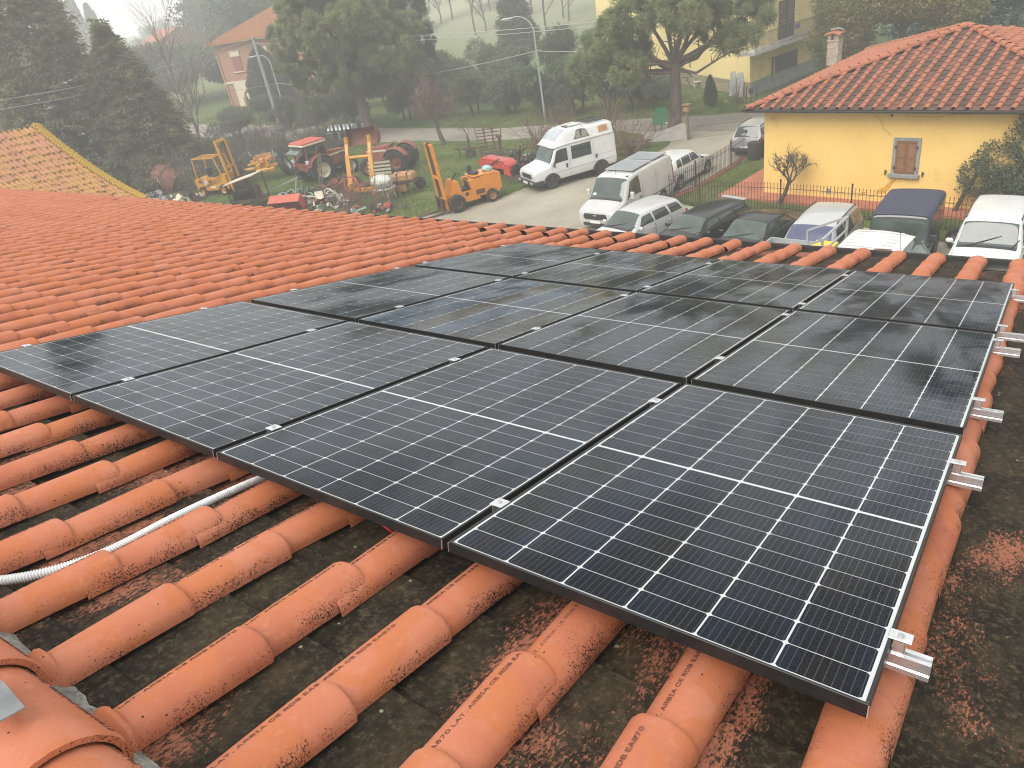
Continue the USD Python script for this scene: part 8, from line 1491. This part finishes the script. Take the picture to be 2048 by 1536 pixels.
b = G(1377, 280); t = thing('wooden_post', 'brown wooden post with a weathered box on top beside the pine trunk', 'post', b); H = tall(b, 208); m = MB(); m.bar((0, 0, 0), (-0.05, 0, H * 0.72), 0.13); put(t, 'shaft', m, 'wood'); m = MB(); m.box((-0.05, 0, H * 0.86), (0.3, 0.3, 0.25), bev=0.02); m.box((-0.05, 0, H * 0.99), (0.42, 0.4, 0.06)); m.bar((-0.05, 0, H * 0.7), (-0.05, 0, H * 0.8), 0.06); put(t, 'box', m, 'tan')
b = G(1502, 205); t = thing('mailbox', 'small dark letterbox on a thin post at the edge of the lawn', 'letterbox', b); H = tall(b, 176); m = MB(); m.bar((0, 0, 0), (0, 0, H * 0.65), 0.05); put(t, 'post', m, 'dark_metal'); m = MB(); m.box((0, 0, H * 0.82), (0.26, 0.2, 0.32), bev=0.02); put(t, 'box', m, 'dark_metal')
for px in (1493, 1513): b = G(px, 205); m = MB(); m.bar((0, 0, 0), (0, 0, 1.0), 0.045); v, f = m.get(); alone('thin_post', (v + b, f), 'dark_metal', f'thin grey post {"left" if px < 1500 else "right"} of the small letterbox', 'post')
t = thing('garden_chair', 'cream metal garden chair by the plinth of the pale house', 'chair', G(1395, 176), 0.5)
m = MB(); m.box((0, 0, 0.45), (0.5, 0.48, 0.04)); put(t, 'seat', m, 'cream'); m = MB(); m.bar((-0.24, 0.24, 0.45), (-0.26, 0.34, 1.0), 0.04); m.bar((0.24, 0.24, 0.45), (0.26, 0.34, 1.0), 0.04); m.bar((-0.26, 0.34, 0.98), (0.26, 0.34, 0.98), 0.05); m.bar((-0.25, 0.3, 0.75), (0.25, 0.3, 0.75), 0.05); put(t, 'backrest', m, 'cream')
for x in (-0.22, 0.22):
    for y in (-0.2, 0.2): m = MB(); m.bar((x, y, 0), (x, y, 0.44), 0.035); put(t, 'leg', m, 'cream')
b = G(1452, 205); t = thing('stepping_stone', 'pale stone lying on the lawn below the pale house', 'stone', b); m = MB(); rg = np.random.default_rng(4); m.add(*lump(rg, (0, 0, 0.05), (0.22, 0.16, 0.08), 2)); put(t, 'stone', m, 'concrete', True)
for px, py, lab in ((817, 322, 'short dark stump post on the grass behind the faded red tractor'), (1001, 302, 'short dark stump post behind the harrow stack')): b = onz(px, py, Z0); m = MB(); m.tube([(0, 0, -0.1), (0.02, 0, 0.5), (0.05, 0, 1.0)], [0.1, 0.09, 0.08], 7); m.box((0.05, 0, 0.95), (0.35, 0.2, 0.1)); v, f = m.get(); alone('stump_post', (v + b, f), 'dark_rust', lab, 'post')

# ---- lamps, pole and wires
def lamp(name, label, base, H, arm, dirx, pole_m='galvanised'):
    t = thing(name, label, 'street lamp', base, dirx); m = MB(); m.tube([(0, 0, -0.2), (0, 0, H * 0.4), (0, 0, H * 0.78)], [0.085, 0.075, 0.06], 10); an = np.linspace(0, math.pi / 2 * 1.15, 10); R = H * 0.16
    q = [(0, 0, H * 0.78)] + [(R - R * math.cos(a), 0, H * 0.84 + R * math.sin(a)) for a in an]; m.tube(q, np.linspace(0.058, 0.035, len(q)), 10); put(t, 'pole', m, pole_m, 40)
    e = np.array(q[-1]); m = MB(); m.box(e + [0.3, 0, -0.01], (0.75, 0.26, 0.12), bev=0.04); k = put(t, 'lamp_head', m, 'galvanised'); m = MB(); m.box(e + [0.36, 0, -0.08], (0.4, 0.2, 0.03)); put(k, 'lens', m, 'lamp_glass'); return t, base + np.array([0, 0, H * 0.9])
b = GD(1079, 55.0); H = tall(b, 28); vd_ = unit((b - EYE) * [1, 1, 0]); lft = math.atan2(vd_[0], -vd_[1])
lamp('street_lamp', 'tall grey street lamp with a curved arm before the dark conifer', b, H, 1.2, lft)
b2 = GD(548, 84); H2 = tall(b2, 107); lamp('street_lamp', 'grey street lamp with a curved arm beside the utility pole', b2, H2, 1.2, lft + 0.2)
bp_ = GD(528, 76); HP = tall(bp_, 74); t = thing('utility_pole', 'plain grey utility pole left of the huge pine', 'pole', bp_); m = MB(); m.tube([(0, 0, -0.2), (0, 0, HP)], [0.17, 0.11], 12); put(t, 'shaft', m, 'galvanised'); m = MB(); m.box((0, 0, HP - 0.15), (0.7, 0.08, 0.08)); put(t, 'crossarm', m, 'dark_metal')
M['wire'] = pm('wire', (0.34, 0.34, 0.33), None, 3, 0.6)
def wire(a, b, sag, label, r=0.02):
    a, b = np.array(a), np.array(b); s = np.linspace(0, 1, 30)[:, None]; P = a + (b - a) * s - np.array([0, 0, 1]) * sag * 4 * s * (1 - s); o = a; m = MB(); m.tube(P - o, r, 5); t = put(None, 'overhead_wire', m, 'wire'); tag(stage.GetPrimAtPath(t), label, 'wire', 'overhead wires'); UsdGeom.Xformable(stage.GetPrimAtPath(t)).AddTranslateOp().Set(Gf.Vec3d(*map(float, o)))
tp = bp_ + np.array([0, 0, HP])
def far_at(px, py, dist):
    d = ray(px, py); return EYE + d * dist / np.hypot(d[0], d[1])
wire(tp - [0, 0, 0.1], far_at(-30, 205, 58), 0.5, 'upper overhead wire running left from the utility pole'); wire(tp - [0, 0, 0.5], far_at(-40, 225, 58), 0.6, 'lower overhead wire running left from the utility pole')
wire(tp - [0, 0, 0.1], far_at(1330, 28, 52), 0.5, 'upper overhead wire from the utility pole to the umbrella pine'); wire(tp - [0, 0, 0.5], far_at(1330, 36, 52), 0.5, 'second overhead wire from the utility pole to the umbrella pine')
wire(b2 + [0, 0, H2 * 0.55], far_at(-40, 200, 62), 0.6, 'low overhead wire running left from the lamp by the utility pole'); lt = b + np.array([0, 0, H * 0.68]); wire(b2 + [0, 0, H2 * 0.55], lt, 0.8, 'low overhead wire between the two street lamps'); wire(lt, far_at(1300, 78, 50), 0.3, 'low overhead wire right of the tall street lamp')
